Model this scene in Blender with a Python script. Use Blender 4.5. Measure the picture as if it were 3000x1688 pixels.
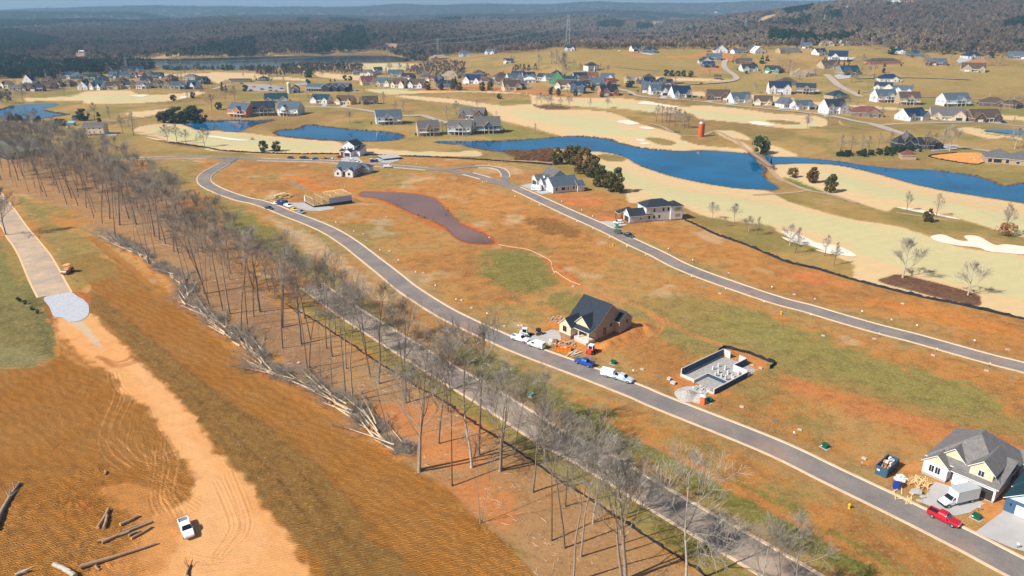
import bpy, math, random
import numpy as np
from mathutils import Vector, Matrix
random.seed(7)
rng = np.random.default_rng(7)
for o in list(bpy.data.objects):
    bpy.data.objects.remove(o)
scene = bpy.context.scene
COL = scene.collection
R = math.radians
# ------------------------------------------------------------------ camera, sky, sun, exposure
HC = 92.0            # height of the drone above the lots, metres
FPX = 2150.0         # focal length in photograph pixels (photo 3000 x 1688)
PITCH = math.atan(824 / FPX)
SP, CP = math.sin(PITCH), math.cos(PITCH)
cam_data = bpy.data.cameras.new('camera')
cam = bpy.data.objects.new('camera', cam_data)
COL.objects.link(cam)
cam.location = (0, 0, HC)
cam.rotation_euler = (math.pi / 2 - PITCH, 0, 0)
cam_data.sensor_width = 36
cam_data.lens = FPX / 3000 * 36
cam_data.clip_start = 1
cam_data.clip_end = 60000
scene.camera = cam

SUN_EL = R(42)
SUN_AZ = math.atan2(-0.44, -0.90)      # direction towards the sun, left and behind the camera
world = bpy.data.worlds.new('World')
scene.world = world
world.use_nodes = True
wn = world.node_tree
sky = wn.nodes.new('ShaderNodeTexSky')
sky.sky_type = 'NISHITA'
sky.sun_disc = False
sky.sun_elevation = SUN_EL
sky.sun_rotation = math.pi / 2 - SUN_AZ
sky.air_density = 1.0
sky.dust_density = 1.6
sky.ozone_density = 1.6
wn.links.new(sky.outputs[0], wn.nodes['Background'].inputs[0])
wn.nodes['Background'].inputs[1].default_value = 0.07
sun_data = bpy.data.lights.new('sun', 'SUN')
sun_data.energy = 5.0
sun_data.angle = R(0.53)
sun_data.color = (1.0, 0.955, 0.88)
sun = bpy.data.objects.new('sun', sun_data)
COL.objects.link(sun)
sd = Vector((math.cos(SUN_AZ) * math.cos(SUN_EL), math.sin(SUN_AZ) * math.cos(SUN_EL), math.sin(SUN_EL)))
sun.rotation_euler = sd.to_track_quat('Z', 'Y').to_euler()
sun.location = (-300, -200, 400)
vs = scene.view_settings
vs.view_transform = 'Standard'
vs.look = 'None'
vs.exposure = 0.36
vs.gamma = 1.0
vs.use_curve_mapping = False

# ------------------------------------------------------------------ small tools
TILES = dict(A=(0, 200, 4.293), B=(600, 200, 4.293), C=(1200, 200, 4.293), D=(1800, 100, 4.293), E=(2400, 100, 4.293),
             F=(0, 450, 3.433), G=(750, 420, 3.433), H=(1500, 380, 3.433), I=(2250, 360, 3.433), J=(2250, 720, 3.433),
             K=(1500, 780, 3.433), L=(0, 840, 3.433), M=(0, 1266, 3.433), N=(750, 840, 3.433), O=(750, 1266, 3.433),
             P=(1500, 1200, 2.969), Q=(2250, 1140, 2.644), U=(0, 0, 3.4347), V=(750, 0, 3.4347), W=(1500, 0, 3.4347),
             X=(2250, 0, 3.4347), Z=(0, 0, 0.8587))


def px(spec):
    """survey notes 'A 10,20 30,40 B 5,5' -> array of sight-line points (photo pixels)"""
    out = []
    t = None
    for w in spec.split():
        if w in TILES:
            t = TILES[w]
        else:
            a, b = w.split(',')
            out.append((t[0] + float(a) / t[2], t[1] + float(b) / t[2]))
    return np.array(out)


_perm = rng.permutation(512)
_val = rng.random(512)


def vnoise(x, y, s=0):
    xi = np.floor(x).astype(np.int64); yi = np.floor(y).astype(np.int64)
    fx = x - xi; fy = y - yi
    fx = fx * fx * (3 - 2 * fx); fy = fy * fy * (3 - 2 * fy)

    def h(a, b):
        return _val[(_perm[(a + s * 37) & 511] + b) & 511]
    v = (h(xi, yi) * (1 - fx) + h(xi + 1, yi) * fx) * (1 - fy) + (h(xi, yi + 1) * (1 - fx) + h(xi + 1, yi + 1) * fx) * fy
    return v * 2 - 1


def fbm(x, y, sc, oc=4, s=0, gain=.5):
    v = 0; a = 1; t = 0
    for k in range(oc):
        v = v + a * vnoise(x / sc + 13.7 * k, y / sc - 7.1 * k, s + k); t += a
        a *= gain; sc /= 2.03
    return v / t


def sstep(a, b, x):
    t = np.clip((x - a) / (b - a), 0, 1)
    return t * t * (3 - 2 * t)


# ------------------------------------------------------------------ the lie of the land
def rowz(row, Y):
    v = (row - 844) / FPX
    return HC - Y * (SP + v * CP) / (CP - v * SP)


_c0 = np.array([-500, 0, 400, 560, 750, 895, 1041, 1201, 1260, 1405, 1500, 1616, 1712, 1850, 1937, 2082, 2200, 2300, 2450, 2700, 3000, 3500], float)
_cols = np.arange(-500, 3501, 40.)
_sky = np.interp(_cols, _c0, np.array([38, 36, 22, 25, 25, 24, 26, 12, 21, 14, 17, 19, 7, 11, 13, 10, 6, 5, 6, 8, 8, 8], float) - 1)
_Y = np.array([0, 620, 780, 900, 1100, 1300, 1550, 1750, 2200, 2700, 3300, 3900, 4700, 5500, 6800, 8500, 14000, 30000], float)


def _col(c, skyrow):
    r = np.interp(c, [1250, 1700, 2100, 2500, 3000], [0, 1, 1.08, 1.15, 1.2])       # the grassy rise on the right
    hill = np.interp(c, [1950, 2120, 2300, 2500, 2700, 3500], [0, .30, .55, .8, 1.0, 1.15])
    z = [0, 0, 2.5 * r, 11 * r, 31 * r, 30 * r + 12 * hill, 16 * r + 45 * hill, 10 * r + 72 * hill, 12 + 118 * hill, 12 + 112 * hill,
         rowz(64 + 5 * math.sin(c / 150) + 4 * math.sin(c / 61 + 1), 3300) + 60 * hill, 0, rowz(np.interp(c, [-500, 0, 300, 420, 540, 620], [44, 42, 44, 39, 62, 50]) + (5 * math.sin(c / 190 + 2) + 3 * math.sin(c / 77) if c > 600 else 0), 4700), 0, rowz(skyrow, 6800), 0, 0, 0]
    z[11] = min(z[10], z[12]) - 38; z[13] = min(z[12], z[14]) - 45
    far = np.interp(c, [0, 700, 1000, 1130, 1230, 1300, 1390, 1500, 1800, 3000], [26, 24, 17, 11, 3, 10, 3, 9, 12, 12])
    bl = np.interp(c, [500, 640, 800, 1250, 1420], [0, .5, 1, 1, 0]); z[7] += 14 * bl; z[8] += 24 * bl; z[9] += 12 * bl
    z[16] = rowz(far, 14000)
    return z


_tab = np.array([_col(c, s) for c, s in zip(_cols, _sky)])
_fc = np.linspace(-500, 3500, 401)
_fy = np.geomspace(500, 30000, 700)
_T = np.zeros((401, 700))
for j in range(401):
    row = np.array([np.interp(_fc[j], _cols, _tab[:, k]) for k in range(len(_Y))])
    _T[j] = np.interp(_fy, _Y, row)
for _ in range(3):
    K = 9
    _T = np.apply_along_axis(lambda a: np.convolve(np.pad(a, 4, 'edge'), np.ones(K) / K, 'valid'), 1, _T)
    _T = np.apply_along_axis(lambda a: np.convolve(np.pad(a, 3, 'edge'), np.ones(7) / 7, 'valid'), 0, _T)
_ly0 = math.log(500); _ly1 = math.log(30000)
WATER = []     # polygons (world x,y) added below
_dg = None


def base_z(x, y):
    x = np.asarray(x, float); y = np.asarray(y, float)
    yy = np.maximum(y, 60.)
    a = 1500 + FPX * (x / yy) * 1.058
    ci = np.clip((a + 500) / 10, 0, 399.999)
    yi = np.clip((np.log(np.maximum(yy, 501)) - _ly0) / (_ly1 - _ly0) * 699, 0, 698.999)
    c0 = ci.astype(int); y0 = yi.astype(int); fc = ci - c0; fy = yi - y0
    return (_T[c0, y0] * (1 - fc) + _T[c0 + 1, y0] * fc) * (1 - fy) + (_T[c0, y0 + 1] * (1 - fc) + _T[c0 + 1, y0 + 1] * fc) * fy


def flat(x, y):
    """1 on dry land, 0 at the water's edge"""
    if _dg is None:
        return 1.0
    i = np.clip((np.asarray(x, float) + 1200) / 5, 0, _dg.shape[0] - 1.001); j = np.clip((np.asarray(y, float) - 60) / 5, 0, _dg.shape[1] - 1.001)
    i0 = i.astype(int); j0 = j.astype(int); fi = i - i0; fj = j - j0
    d = (_dg[i0, j0] * (1 - fi) + _dg[i0 + 1, j0] * fi) * (1 - fj) + (_dg[i0, j0 + 1] * (1 - fi) + _dg[i0 + 1, j0 + 1] * fi) * fj
    return sstep(4, 45, d)


def terr(x, y):
    x = np.asarray(x, float); y = np.asarray(y, float)
    z = base_z(x, y)
    f = flat(x, y)
    near = f * (1.3 + .9 * fbm(x, y, 70, 3, 3)) * sstep(150, 320, y)
    near = near + f * 2.2 * sstep(350, 700, y) * fbm(x, y, 160, 3, 9)
    far = sstep(1600, 3400, y)
    hills = far * 16 * fbm(x, y, 900, 4, 21) * (1 + sstep(3500, 5000, y) * .5) * (1 - .85 * sstep(5600, 6800, y)) \
        + sstep(1300, 2000, y) * 5 * fbm(x, y, 260, 3, 33)
    ridge = 14 * sstep(3000, 4200, y) * (1 - sstep(9000, 11000, y)) * np.abs(fbm(x, y, 1100, 3, 41)) + 60 * sstep(9500, 13000, y) * fbm(x, y, 3000, 2, 5)
    return z + near + f * hills + ridge * (f if np.ndim(f) else 1)


_samp = np.geomspace(60, 26000, 460)


def Gs(P, plane=None):
    """where the sight lines through photo points P meet the land"""
    P = np.atleast_2d(np.asarray(P, float))
    u = (P[:, 0] - 1500) / FPX; v = (P[:, 1] - 844) / FPX
    dy = CP - v * SP; dz = -(SP + v * CP)
    u = u / dy; dz = dz / dy
    if plane is not None:
        Y = (plane - HC) / dz
        return np.stack([u * Y, Y, np.full_like(Y, plane)], 1)
    out = []
    for i in range(len(P)):
        x = u[i] * _samp; z = HC + dz[i] * _samp
        below = z < terr(x, _samp)
        k = int(np.argmax(below)) if below.any() else 330
        k = max(k, 1)
        a, b = _samp[k - 1], _samp[k]
        for _ in range(2):
            s = np.linspace(a, b, 14)
            bl = (HC + dz[i] * s) < terr(u[i] * s, s)
            q = max(int(np.argmax(bl)), 1) if bl.any() else 13
            a, b = s[q - 1], s[q]
        Y = (a + b) / 2
        X = u[i] * Y
        out.append((X, Y, float(terr(X, Y))))
    return np.array(out)


def G(x, y):
    return Gs([(x, y)])[0]


def T1(tile, x, y):
    t = TILES[tile]
    return (t[0] + x / t[2], t[1] + y / t[2])


def GT(tile, x, y):
    return G(*T1(tile, x, y))


def depth(p):
    return p[1] * CP + (HC - p[2]) * SP


def inpoly(X, Y, poly):
    inside = np.zeros(X.shape, bool)
    n = len(poly)
    for i in range(n):
        x1, y1 = poly[i][:2]; x2, y2 = poly[(i + 1) % n][:2]
        if y1 == y2:
            continue
        c = ((y1 > Y) != (y2 > Y)) & (X < (x2 - x1) * (Y - y1) / (y2 - y1) + x1)
        inside ^= c
    return inside


def segdist(X, Y, pts, closed=True):
    n = len(pts); d = np.full(X.shape, 1e9)
    for i in range(n if closed else n - 1):
        x1, y1 = pts[i][:2]; x2, y2 = pts[(i + 1) % n][:2]
        vx, vy = x2 - x1, y2 - y1
        L = vx * vx + vy * vy + 1e-9
        t = np.clip(((X - x1) * vx + (Y - y1) * vy) / L, 0, 1)
        d = np.minimum(d, (X - x1 - t * vx) ** 2 + (Y - y1 - t * vy) ** 2)
    return np.sqrt(d)


def smooth(pts, closed=False, n=6):
    pts = np.asarray(pts, float)
    out = []
    m = len(pts)
    for i in range(m if closed else m - 1):
        if closed:
            p0, p1, p2, p3 = pts[(i - 1) % m], pts[i], pts[(i + 1) % m], pts[(i + 2) % m]
        else:
            p1, p2 = pts[i], pts[i + 1]
            p0 = pts[i - 1] if i else 2 * p1 - p2
            p3 = pts[i + 2] if i + 2 < m else 2 * p2 - p1
        for k in range(n):
            t = k / n
            out.append(.5 * ((2 * p1) + (p2 - p0) * t + (2 * p0 - 5 * p1 + 4 * p2 - p3) * t * t + (3 * p1 - p0 - 3 * p2 + p3) * t ** 3))
    if not closed:
        out.append(pts[-1])
    return np.array(out)


# water outlines first: the land is level at their edges
POND = dict(
    main="C 310,930 450,915 800,916 1150,915 1600,890 1900,865 2150,857 2400,880 2560,903 H 1000,110 1150,155 1300,185 1500,205 1700,215 1900,210 2100,220 2400,250 2470,330 2560,400 2530,440 2545,480 I 0,590 60,620 100,660 30,680 H 2576,602 2400,595 2200,580 1900,530 1600,465 1400,400 1260,345 1170,290 1080,255 900,220 740,215 600,195 400,190 200,215 0,215 C 1170,1050 1000,1035 850,1010 720,985 650,960 450,950",
    right="H 2530,255 2600,268 I 60,341 300,350 700,385 1000,430 1300,460 1600,470 2000,520 2200,570 2380,635 2576,610 3100,690 3100,930 2576,805 1900,700 1500,620 1100,510 700,425 350,408 30,425 H 2640,400",
    middle="B 875,810 950,780 1150,765 1250,725 1330,710 1450,730 1600,745 1850,775 2200,795 2450,830 2500,865 2380,905 2000,920 1500,905 1000,860 900,830",
    back="A 2300,700 2450,672 2576,660 B 150,662 350,655 500,658 700,660 860,650 760,685 640,712 520,760 430,800 250,790 200,765 60,780 A 2480,772 2380,730",
    left="A -500,560 -100,530 0,520 150,475 300,455 600,445 740,455 640,490 530,515 650,550 850,585 700,605 450,640 150,645 0,640 -500,640",
    red="G 1065,530 1080,490 1250,492 1500,500 1700,530 1810,570 1900,660 2000,760 2070,820 2250,900 2350,960 2370,1000 2300,1012 2150,1000 2020,950 1950,880 1850,810 1600,710 1450,640 1300,570 1150,540",
    lake="U 1300,600 1450,596 1800,592 2200,583 V 0,572 300,566 900,550 1240,545 1560,610 1200,628 900,632 640,642 280,672 100,690 U 2400,700 2200,695 1700,700 1600,665 1400,625")
POLY = {}
for k, s in POND.items():
    pl = Gs(px(s), plane=0.0)
    POLY[k] = smooth(pl[:, :2], True, 5)
    WATER.append(POLY[k])
_gx = np.arange(-1200, 1205, 5.); _gy = np.arange(60, 2305, 5.)
_GX, _GY = np.meshgrid(_gx, _gy, indexing='ij')
_d = np.full(_GX.shape, 1e9)
for pl in WATER:
    m = np.zeros(_GX.shape, bool)
    m[(_GX > pl[:, 0].min() - 90) & (_GX < pl[:, 0].max() + 90) & (_GY > pl[:, 1].min() - 90) & (_GY < pl[:, 1].max() + 90)] = True
    X, Y = _GX[m], _GY[m]
    q = segdist(X, Y, pl)
    q[inpoly(X, Y, pl)] = 0
    _d[m] = np.minimum(_d[m], q)
_dg = _d


# ------------------------------------------------------------------ materials
def nt(m):
    m.use_nodes = True
    return m.node_tree, m.node_tree.nodes, m.node_tree.links, m.node_tree.nodes['Principled BSDF']


_mats = {}


def mat(name, col, rough=.75, var=.15, scale=1.5, metal=0., spec=.3, bump=0., bscale=None, kind='noise', coat=0.):
    if name in _mats:
        return _mats[name]
    m = bpy.data.materials.new(name)
    t, n, l, b = nt(m)
    b.inputs['Roughness'].default_value = rough
    b.inputs['Metallic'].default_value = metal
    b.inputs['Specular IOR Level'].default_value = spec
    if coat:
        b.inputs['Coat Weight'].default_value = coat
        b.inputs['Coat Roughness'].default_value = .08
    tc = n.new('ShaderNodeTexCoord')
    nz = n.new('ShaderNodeTexNoise'); nz.inputs['Scale'].default_value = scale; nz.inputs['Detail'].default_value = 5
    nz.inputs['Roughness'].default_value = .65
    l.new(tc.outputs['Object'], nz.inputs['Vector'])
    ramp = n.new('ShaderNodeValToRGB')
    e = ramp.color_ramp.elements
    e[0].position = .3; e[1].position = .7
    e[0].color = tuple(c * (1 - var) for c in col) + (1,)
    e[1].color = tuple(min(c * (1 + var), 1) for c in col) + (1,)
    l.new(nz.outputs[0], ramp.inputs[0])
    src = ramp.outputs[0]
    if kind in ('board', 'shingle', 'block', 'seam'):
        br = n.new('ShaderNodeTexBrick')
        mp = n.new('ShaderNodeMapping')
        l.new(tc.outputs['Object'], mp.inputs[0])
        if kind == 'shingle':
            mp.inputs['Rotation'].default_value = (0, 0, 0)
            br.inputs['Scale'].default_value = 1.0; br.inputs['Brick Width'].default_value = .9; br.inputs['Row Height'].default_value = .32; br.inputs['Mortar Size'].default_value = .02
            br.inputs['Color1'].default_value = (1, 1, 1, 1); br.inputs['Color2'].default_value = (.72, .72, .74, 1); br.inputs['Mortar'].default_value = (.55, .55, .55, 1)
        else:
            br.inputs['Color1'].default_value = (1, 1, 1, 1); br.inputs['Color2'].default_value = (.9, .9, .9, 1); br.inputs['Mortar'].default_value = (.6, .6, .6, 1)
            br.inputs['Scale'].default_value = 1.0
            br.inputs['Brick Width'].default_value = .45; br.inputs['Row Height'].default_value = .22 if kind == 'block' else .3
            br.inputs['Mortar Size'].default_value = .02
            mp.inputs['Rotation'].default_value = (R(90), 0, 0)
        l.new(mp.outputs[0], br.inputs['Vector'])
        mx = n.new('ShaderNodeMix'); mx.data_type = 'RGBA'; mx.blend_type = 'MULTIPLY'; mx.inputs[0].default_value = .8
        l.new(src, mx.inputs[6]); l.new(br.outputs[0], mx.inputs[7])
        src = mx.outputs[2]
    l.new(src, b.inputs['Base Color'])
    if bump:
        bp = n.new('ShaderNodeBump'); bp.inputs['Strength'].default_value = .6; bp.inputs['Distance'].default_value = bump
        n2 = n.new('ShaderNodeTexNoise'); n2.inputs['Scale'].default_value = bscale or scale * 3; n2.inputs['Detail'].default_value = 4
        l.new(tc.outputs['Object'], n2.inputs['Vector']); l.new(n2.outputs[0], bp.inputs['Height']); l.new(bp.outputs[0], b.inputs['Normal'])
    _mats[name] = m
    return m


def s2l(r, g, b):
    return tuple((c / 255 / 12.92) if c <= 10 else ((c / 255 + .055) / 1.055) ** 2.4 for c in (r, g, b))


# ------------------------------------------------------------------ mesh building
class MB:
    def __init__(s):
        s.v = []; s.f = []; s.m = []

    def add(s, vs, fs, mi=0):
        o = len(s.v)
        s.v += [tuple(p) for p in vs]
        s.f += [tuple(i + o for i in f) for f in fs]
        s.m += [mi] * len(fs)

    def box(s, x0, y0, z0, x1, y1, z1, mi=0, taper=0):
        t = taper
        s.add([(x0, y0, z0), (x1, y0, z0), (x1, y1, z0), (x0, y1, z0), (x0 + t, y0 + t, z1), (x1 - t, y0 + t, z1), (x1 - t, y1 - t, z1), (x0 + t, y1 - t, z1)],
              [(0, 3, 2, 1), (4, 5, 6, 7), (0, 1, 5, 4), (1, 2, 6, 5), (2, 3, 7, 6), (3, 0, 4, 7)], mi)

    def prism(s, poly, z0, z1, mi=0, mtop=None):
        n = len(poly)
        s.add([(p[0], p[1], z0) for p in poly] + [(p[0], p[1], z1) for p in poly], [tuple(range(n))[::-1]] + [(i, (i + 1) % n, n + (i + 1) % n, n + i) for i in range(n)], mi)
        o = len(s.v) - 2 * n
        s.f.append(tuple(o + n + i for i in range(n))); s.m.append(mi if mtop is None else mtop)

    def tube(s, p0, p1, r0, r1, k=6, mi=0, caps=True):
        p0 = Vector(p0); p1 = Vector(p1)
        d = (p1 - p0).normalized()
        a = d.orthogonal().normalized(); b = d.cross(a)
        vs = []
        for p, r in ((p0, r0), (p1, r1)):
            for i in range(k):
                t = 2 * math.pi * i / k
                vs.append(p + a * (r * math.cos(t)) + b * (r * math.sin(t)))
        fs = [(i, (i + 1) % k, k + (i + 1) % k, k + i) for i in range(k)]
        if caps:
            fs += [tuple(range(k))[::-1], tuple(range(k, 2 * k))]
        s.add(vs, fs, mi)

    def lathe(s, prof, k=12, mi=0, cx=0, cy=0):
        vs = []
        for r, z in prof:
            for i in range(k):
                t = 2 * math.pi * i / k
                vs.append((cx + r * math.cos(t), cy + r * math.sin(t), z))
        fs = []
        for j in range(len(prof) - 1):
            fs += [(j * k + i, j * k + (i + 1) % k, (j + 1) * k + (i + 1) % k, (j + 1) * k + i) for i in range(k)]
        fs += [tuple(range(k))[::-1], tuple((len(prof) - 1) * k + i for i in range(k))]
        s.add(vs, fs, mi)

    def mesh(s, name, mats):
        me = bpy.data.meshes.new(name)
        me.from_pydata(s.v, [], s.f)
        if not isinstance(mats, (list, tuple)):
            mats = [mats]
        for m in mats:
            me.materials.append(m)
        if len(mats) > 1:
            me.polygons.foreach_set('material_index', s.m)
        return me

    def build(s, name, mats, parent=None):
        return link(name, s.mesh(name, mats), parent)


def link(name, me, parent=None):
    o = bpy.data.objects.new(name, me)
    COL.objects.link(o)
    if parent is not None:
        o.parent = parent
        CH.setdefault(parent.name, []).append(o)
    return o


def tag(o, label=None, cat=None, group=None, kind=None):
    if label: o['label'] = label
    if cat: o['category'] = cat
    if group: o['group'] = group
    if kind: o['kind'] = kind
    return o


def thing(name, label, cat, loc=(0, 0, 0), rz=0., group=None):
    o = bpy.data.objects.new(name, None)
    COL.objects.link(o)
    o.empty_display_size = .5
    o.location = loc; o.rotation_euler = (0, 0, rz)
    return tag(o, label, cat, group)


CH = {}     # parent name -> its parts


def copy_tree(root, parent=None):
    c = root.copy(); COL.objects.link(c); c.parent = parent
    if parent is not None:
        CH.setdefault(parent.name, []).append(c)
    for ch in CH.get(root.name, []):
        copy_tree(ch, c)
    return c


def raw_mesh(name, V, F, mats, attrs=None, smoothf=False):
    """numpy verts (n,3), faces (m,k)"""
    me = bpy.data.meshes.new(name)
    V = np.asarray(V, np.float32); F = np.asarray(F, np.int32)
    me.vertices.add(len(V)); me.vertices.foreach_set('co', V.ravel())
    k = F.shape[1]
    me.loops.add(F.size); me.loops.foreach_set('vertex_index', F.ravel())
    me.polygons.add(len(F)); me.polygons.foreach_set('loop_start', np.arange(0, F.size, k, dtype=np.int32))
    me.polygons.foreach_set('use_smooth', np.full(len(F), smoothf))
    for m in (mats if isinstance(mats, (list, tuple)) else [mats]):
        me.materials.append(m)
    me.update(calc_edges=True)
    for nme, arr in (attrs or {}).items():
        a = me.attributes.new(nme, 'FLOAT_COLOR', 'POINT')
        a.data.foreach_set('color', np.asarray(arr, np.float32).ravel())
    return me
# ------------------------------------------------------------------ the ground sheet
rows = []
r = 1960.
while r > 152:
    Yr = HC / ((SP + (r - 844) / FPX * CP) / (CP - (r - 844) / FPX * SP))
    rows.append(Yr)
    r -= 2.9 if r > 300 else 2.2
Yr = rows[-1]
while Yr < 17000:
    Yr *= 1.016 if Yr < 2600 else 1.024
    rows.append(Yr)
rows = np.array([30., 50., 60.] + rows)
cols = np.concatenate([np.arange(-420, -20, 9.), np.arange(-20, 3020, 3.1), np.arange(3020, 3430, 9.)])
ca = (cols - 1500) / FPX / CP * .985
GYY, GA = np.meshgrid(rows, ca, indexing='ij')
GX = (GA * GYY).ravel(); GY = GYY.ravel()
NV = len(GX)
n1 = fbm(GX, GY, 26, 4, 2); n2 = fbm(GX, GY, 5, 3, 8); n3 = fbm(GX, GY, 90, 3, 12)
n4 = fbm(GX, GY, 1.9, 2, 14)
GZ = terr(GX, GY)

C_ORANGE = s2l(184, 124, 62); C_BRIGHT = s2l(202, 118, 66); C_BROWN = s2l(158, 108, 58); C_TANG = s2l(172, 140, 86)
C_OLIVE = s2l(140, 124, 68); C_GREEN = s2l(116, 114, 54); C_ROUGH = s2l(164, 131, 76); C_FRINGE = s2l(208, 176, 132)
C_FAIR = s2l(192, 182, 136); C_WOOD = s2l(160, 118, 78); C_GRAD = s2l(180, 118, 48); C_GRAD2 = s2l(146, 108, 54)
C_HAUL = s2l(218, 156, 98); C_LAWN = s2l(134, 126, 62); C_RED = s2l(190, 88, 42); C_FOREST = s2l(80, 72, 68)
C_PALE = s2l(196, 166, 128); C_SAND = s2l(245, 232, 214); C_MULCH = s2l(98, 62, 48); C_CONC = s2l(205, 200, 195)

col = np.empty((NV, 3)); tex = np.zeros((NV, 3))


def mixc(mask_idx, w, c):
    col[mask_idx] = col[mask_idx] * (1 - w[:, None]) + np.array(c)[None] * w[:, None]


def paint(spec, c, soft=1.0, amp=1.0, k=1.0, t=None, plane=None, world_poly=None, sm=True):
    pl = world_poly if world_poly is not None else Gs(px(spec), plane)[:, :2]
    if sm and world_poly is None:
        pl = smooth(pl, True, 4)
    mg = soft + amp * 1.6
    m = np.flatnonzero((GX > pl[:, 0].min() - mg) & (GX < pl[:, 0].max() + mg) & (GY > pl[:, 1].min() - mg) & (GY < pl[:, 1].max() + mg))
    if not len(m):
        return
    X, Y = GX[m], GY[m]
    ins = inpoly(X, Y, pl)
    dd = segdist(X, Y, pl); dd = np.where(ins, dd, -dd)
    dd = dd + amp * (n2[m] * .9 + n1[m] * .9 + n4[m] * .8)
    w = sstep(-soft, soft, dd) * k
    q = w > .002
    m = m[q]; w = w[q]
    mixc(m, w, c)
    if t is not None:
        tex[m] = tex[m] * (1 - w[:, None]) + np.array(t)[None] * w[:, None]


def streak(spec, c, width, soft=.3, k=1., amp=.0, sm=True):
    pl = Gs(px(spec))[:, :2]
    if sm:
        pl = smooth(pl, False, 6)
    mg = width + soft + amp
    m = np.flatnonzero((GX > pl[:, 0].min() - mg) & (GX < pl[:, 0].max() + mg) & (GY > pl[:, 1].min() - mg) & (GY < pl[:, 1].max() + mg))
    if not len(m):
        return
    dd = segdist(GX[m], GY[m], pl, False) + amp * n2[m]
    w = (1 - sstep(width / 2 - soft / 2, width / 2 + soft, dd)) * k
    q = w > .01
    mixc(m[q], w[q], c)


# base cover: far forest floor, golf rough, building lots
def lerp3(t, a, b):
    return np.array(a)[None] * (1 - t[:, None]) + np.array(b)[None] * t[:, None]


col[:] = lerp3(sstep(-.3, .4, n1), C_ROUGH, s2l(128, 114, 58))
mixc(np.arange(NV), sstep(.0, .45, n3 + .3 * n2) * .65, s2l(140, 104, 60))
tex[:] = (0, .6, 0)
LOTS = "F -900,-80 1270,50 G -100,150 300,160 900,170 1450,135 2300,175 H 300,350 420,370 600,520 900,620 1200,730 1700,860 2000,1010 2300,1130 2576,1250 J 0,85 200,170 500,240 800,330 1100,410 1500,510 1900,590 2576,740 3200,900 P 3600,1900 -6000,1900 F -900,1400"
paint(LOTS, C_ORANGE, 1.5, 1.0, t=(.0, 1., 0), sm=False)
lots = inpoly(GX, GY, Gs(px(LOTS))[:, :2]) & (GY < 700)
li = np.flatnonzero(lots)
t1 = sstep(-.05, .42, n1[li] + .35 * n3[li] + .25 * n2[li] + .25 * n4[li])
mixc(li, t1 * .62, C_TANG)
t2 = sstep(.0, .5, -n1[li] + .5 * n3[li] + .3 * n2[li] + .25 * n4[li])
mixc(li, t2 * .75, C_BROWN)
t3 = sstep(.12, .42, fbm(GX[li], GY[li], 34, 4, 60) + .2 * n2[li] + .22 * n4[li])
mixc(li, t3 * .7, C_OLIVE)
t4 = sstep(.28, .5, fbm(GX[li], GY[li], 18, 3, 71))
mixc(li, t4 * .6, C_PALE)

# ---- lots: grass bands, bare red pads
OG = lambda s, **k: paint(s, C_OLIVE, 3, 5, .8, **k)
paint("Z 1225,640 1290,625 1380,650 1400,700 1350,730 1250,720 1215,680", C_GREEN, 2.5, 4, .85)
paint("Z 1370,770 1400,740 1450,745 1480,760 1420,785", C_GREEN, 2, 3, .75)
OG("Z 1560,780 1760,745 2000,820 2300,930 2576,1040 2576,1120 2300,1060 2000,960 1750,890 1600,830")
OG("Z 1680,830 1780,820 1980,900 2060,960 1960,940 1800,920 1700,880")
paint("Z 1850,780 2100,860 2300,930 2500,990 2500,1040 2250,1000 2000,900 1800,820", s2l(138, 128, 66), 3, 4, .8)
OG("Z 505,420 520,455 560,500 640,530 640,560 560,520 500,470")
paint("Z 380,405 500,410 490,450 460,500 420,470", C_OLIVE, 2, 4, .7)
paint("Z 560,520 640,545 720,600 800,660 900,730 1020,830 1100,900 960,860 850,760 760,690 640,620 570,570", C_GREEN, 2.5, 4, .85)
paint("Z 1100,855 1200,880 1350,950 1450,1010 1620,1100 1800,1200 2000,1300 2260,1449 2100,1449 1900,1340 1700,1210 1500,1110 1340,1010 1180,930", C_GREEN, 2, 3, .9)
paint("Z 1350,955 1500,1030 1700,1130 1900,1230 2100,1340 2300,1449 2160,1449 1950,1330 1750,1215 1560,1110 1400,1010", s2l(112, 112, 48), 2, 3, .8)
paint("Z 1500,1045 1640,1100 1850,1220 2060,1330 2260,1449 2230,1449 2030,1340 1830,1230 1650,1130", s2l(196, 122, 62), 1.2, 1.5, .8)
paint("Z 700,560 780,590 900,680 1000,770 1120,850 1080,850 960,770 860,690 760,620", C_PALE, 1.5, 3, .7)
paint("Z 1560,1140 1700,1230 1830,1300 1960,1400 2060,1500 1960,1500 1850,1390 1740,1300 1600,1210 1520,1150", s2l(190, 172, 130), 1.5, 2.5, .85)
for s_ in ("H 300,680 700,655 950,720 900,760 600,770 450,740", "J 100,250 450,240 700,330 900,440 600,410 350,380", "H 350,900 700,840 1050,870 1000,930 700,900 500,930"):
    paint(s_, C_BRIGHT, 2, 4, .85)
paint("J 900,500 1300,560 1900,690 2576,860 2576,960 1900,800 1300,660 950,560", s2l(204, 124, 52), 2.5, 4, .8)
paint("Z 2000,950 2200,1005 2400,1062 2576,1118 2576,1160 2300,1085 2100,1015 1980,975", C_BRIGHT, 3.5, 4, .7)
paint("H 150,900 400,880 700,1020 800,1110 650,1100 400,1060 200,980", s2l(120, 76, 34), 2.5, 4, .8)
paint("G 250,330 450,335 600,380 740,440 900,465 1300,470 1560,470 1750,530 1900,600 2050,760 1950,690 1780,570 1500,500 1100,485 800,490 560,475 420,410", s2l(200, 118, 48), 1.2, 1.2, .9)
paint("G 1150,550 1350,590 1500,680 1700,760 1900,840 2010,940 2150,1020 2400,1030 2450,1000 2360,930 2150,840 2050,850 1900,880 1600,760 1300,600", s2l(190, 100, 48), .9, 1.2, .9)
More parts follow.
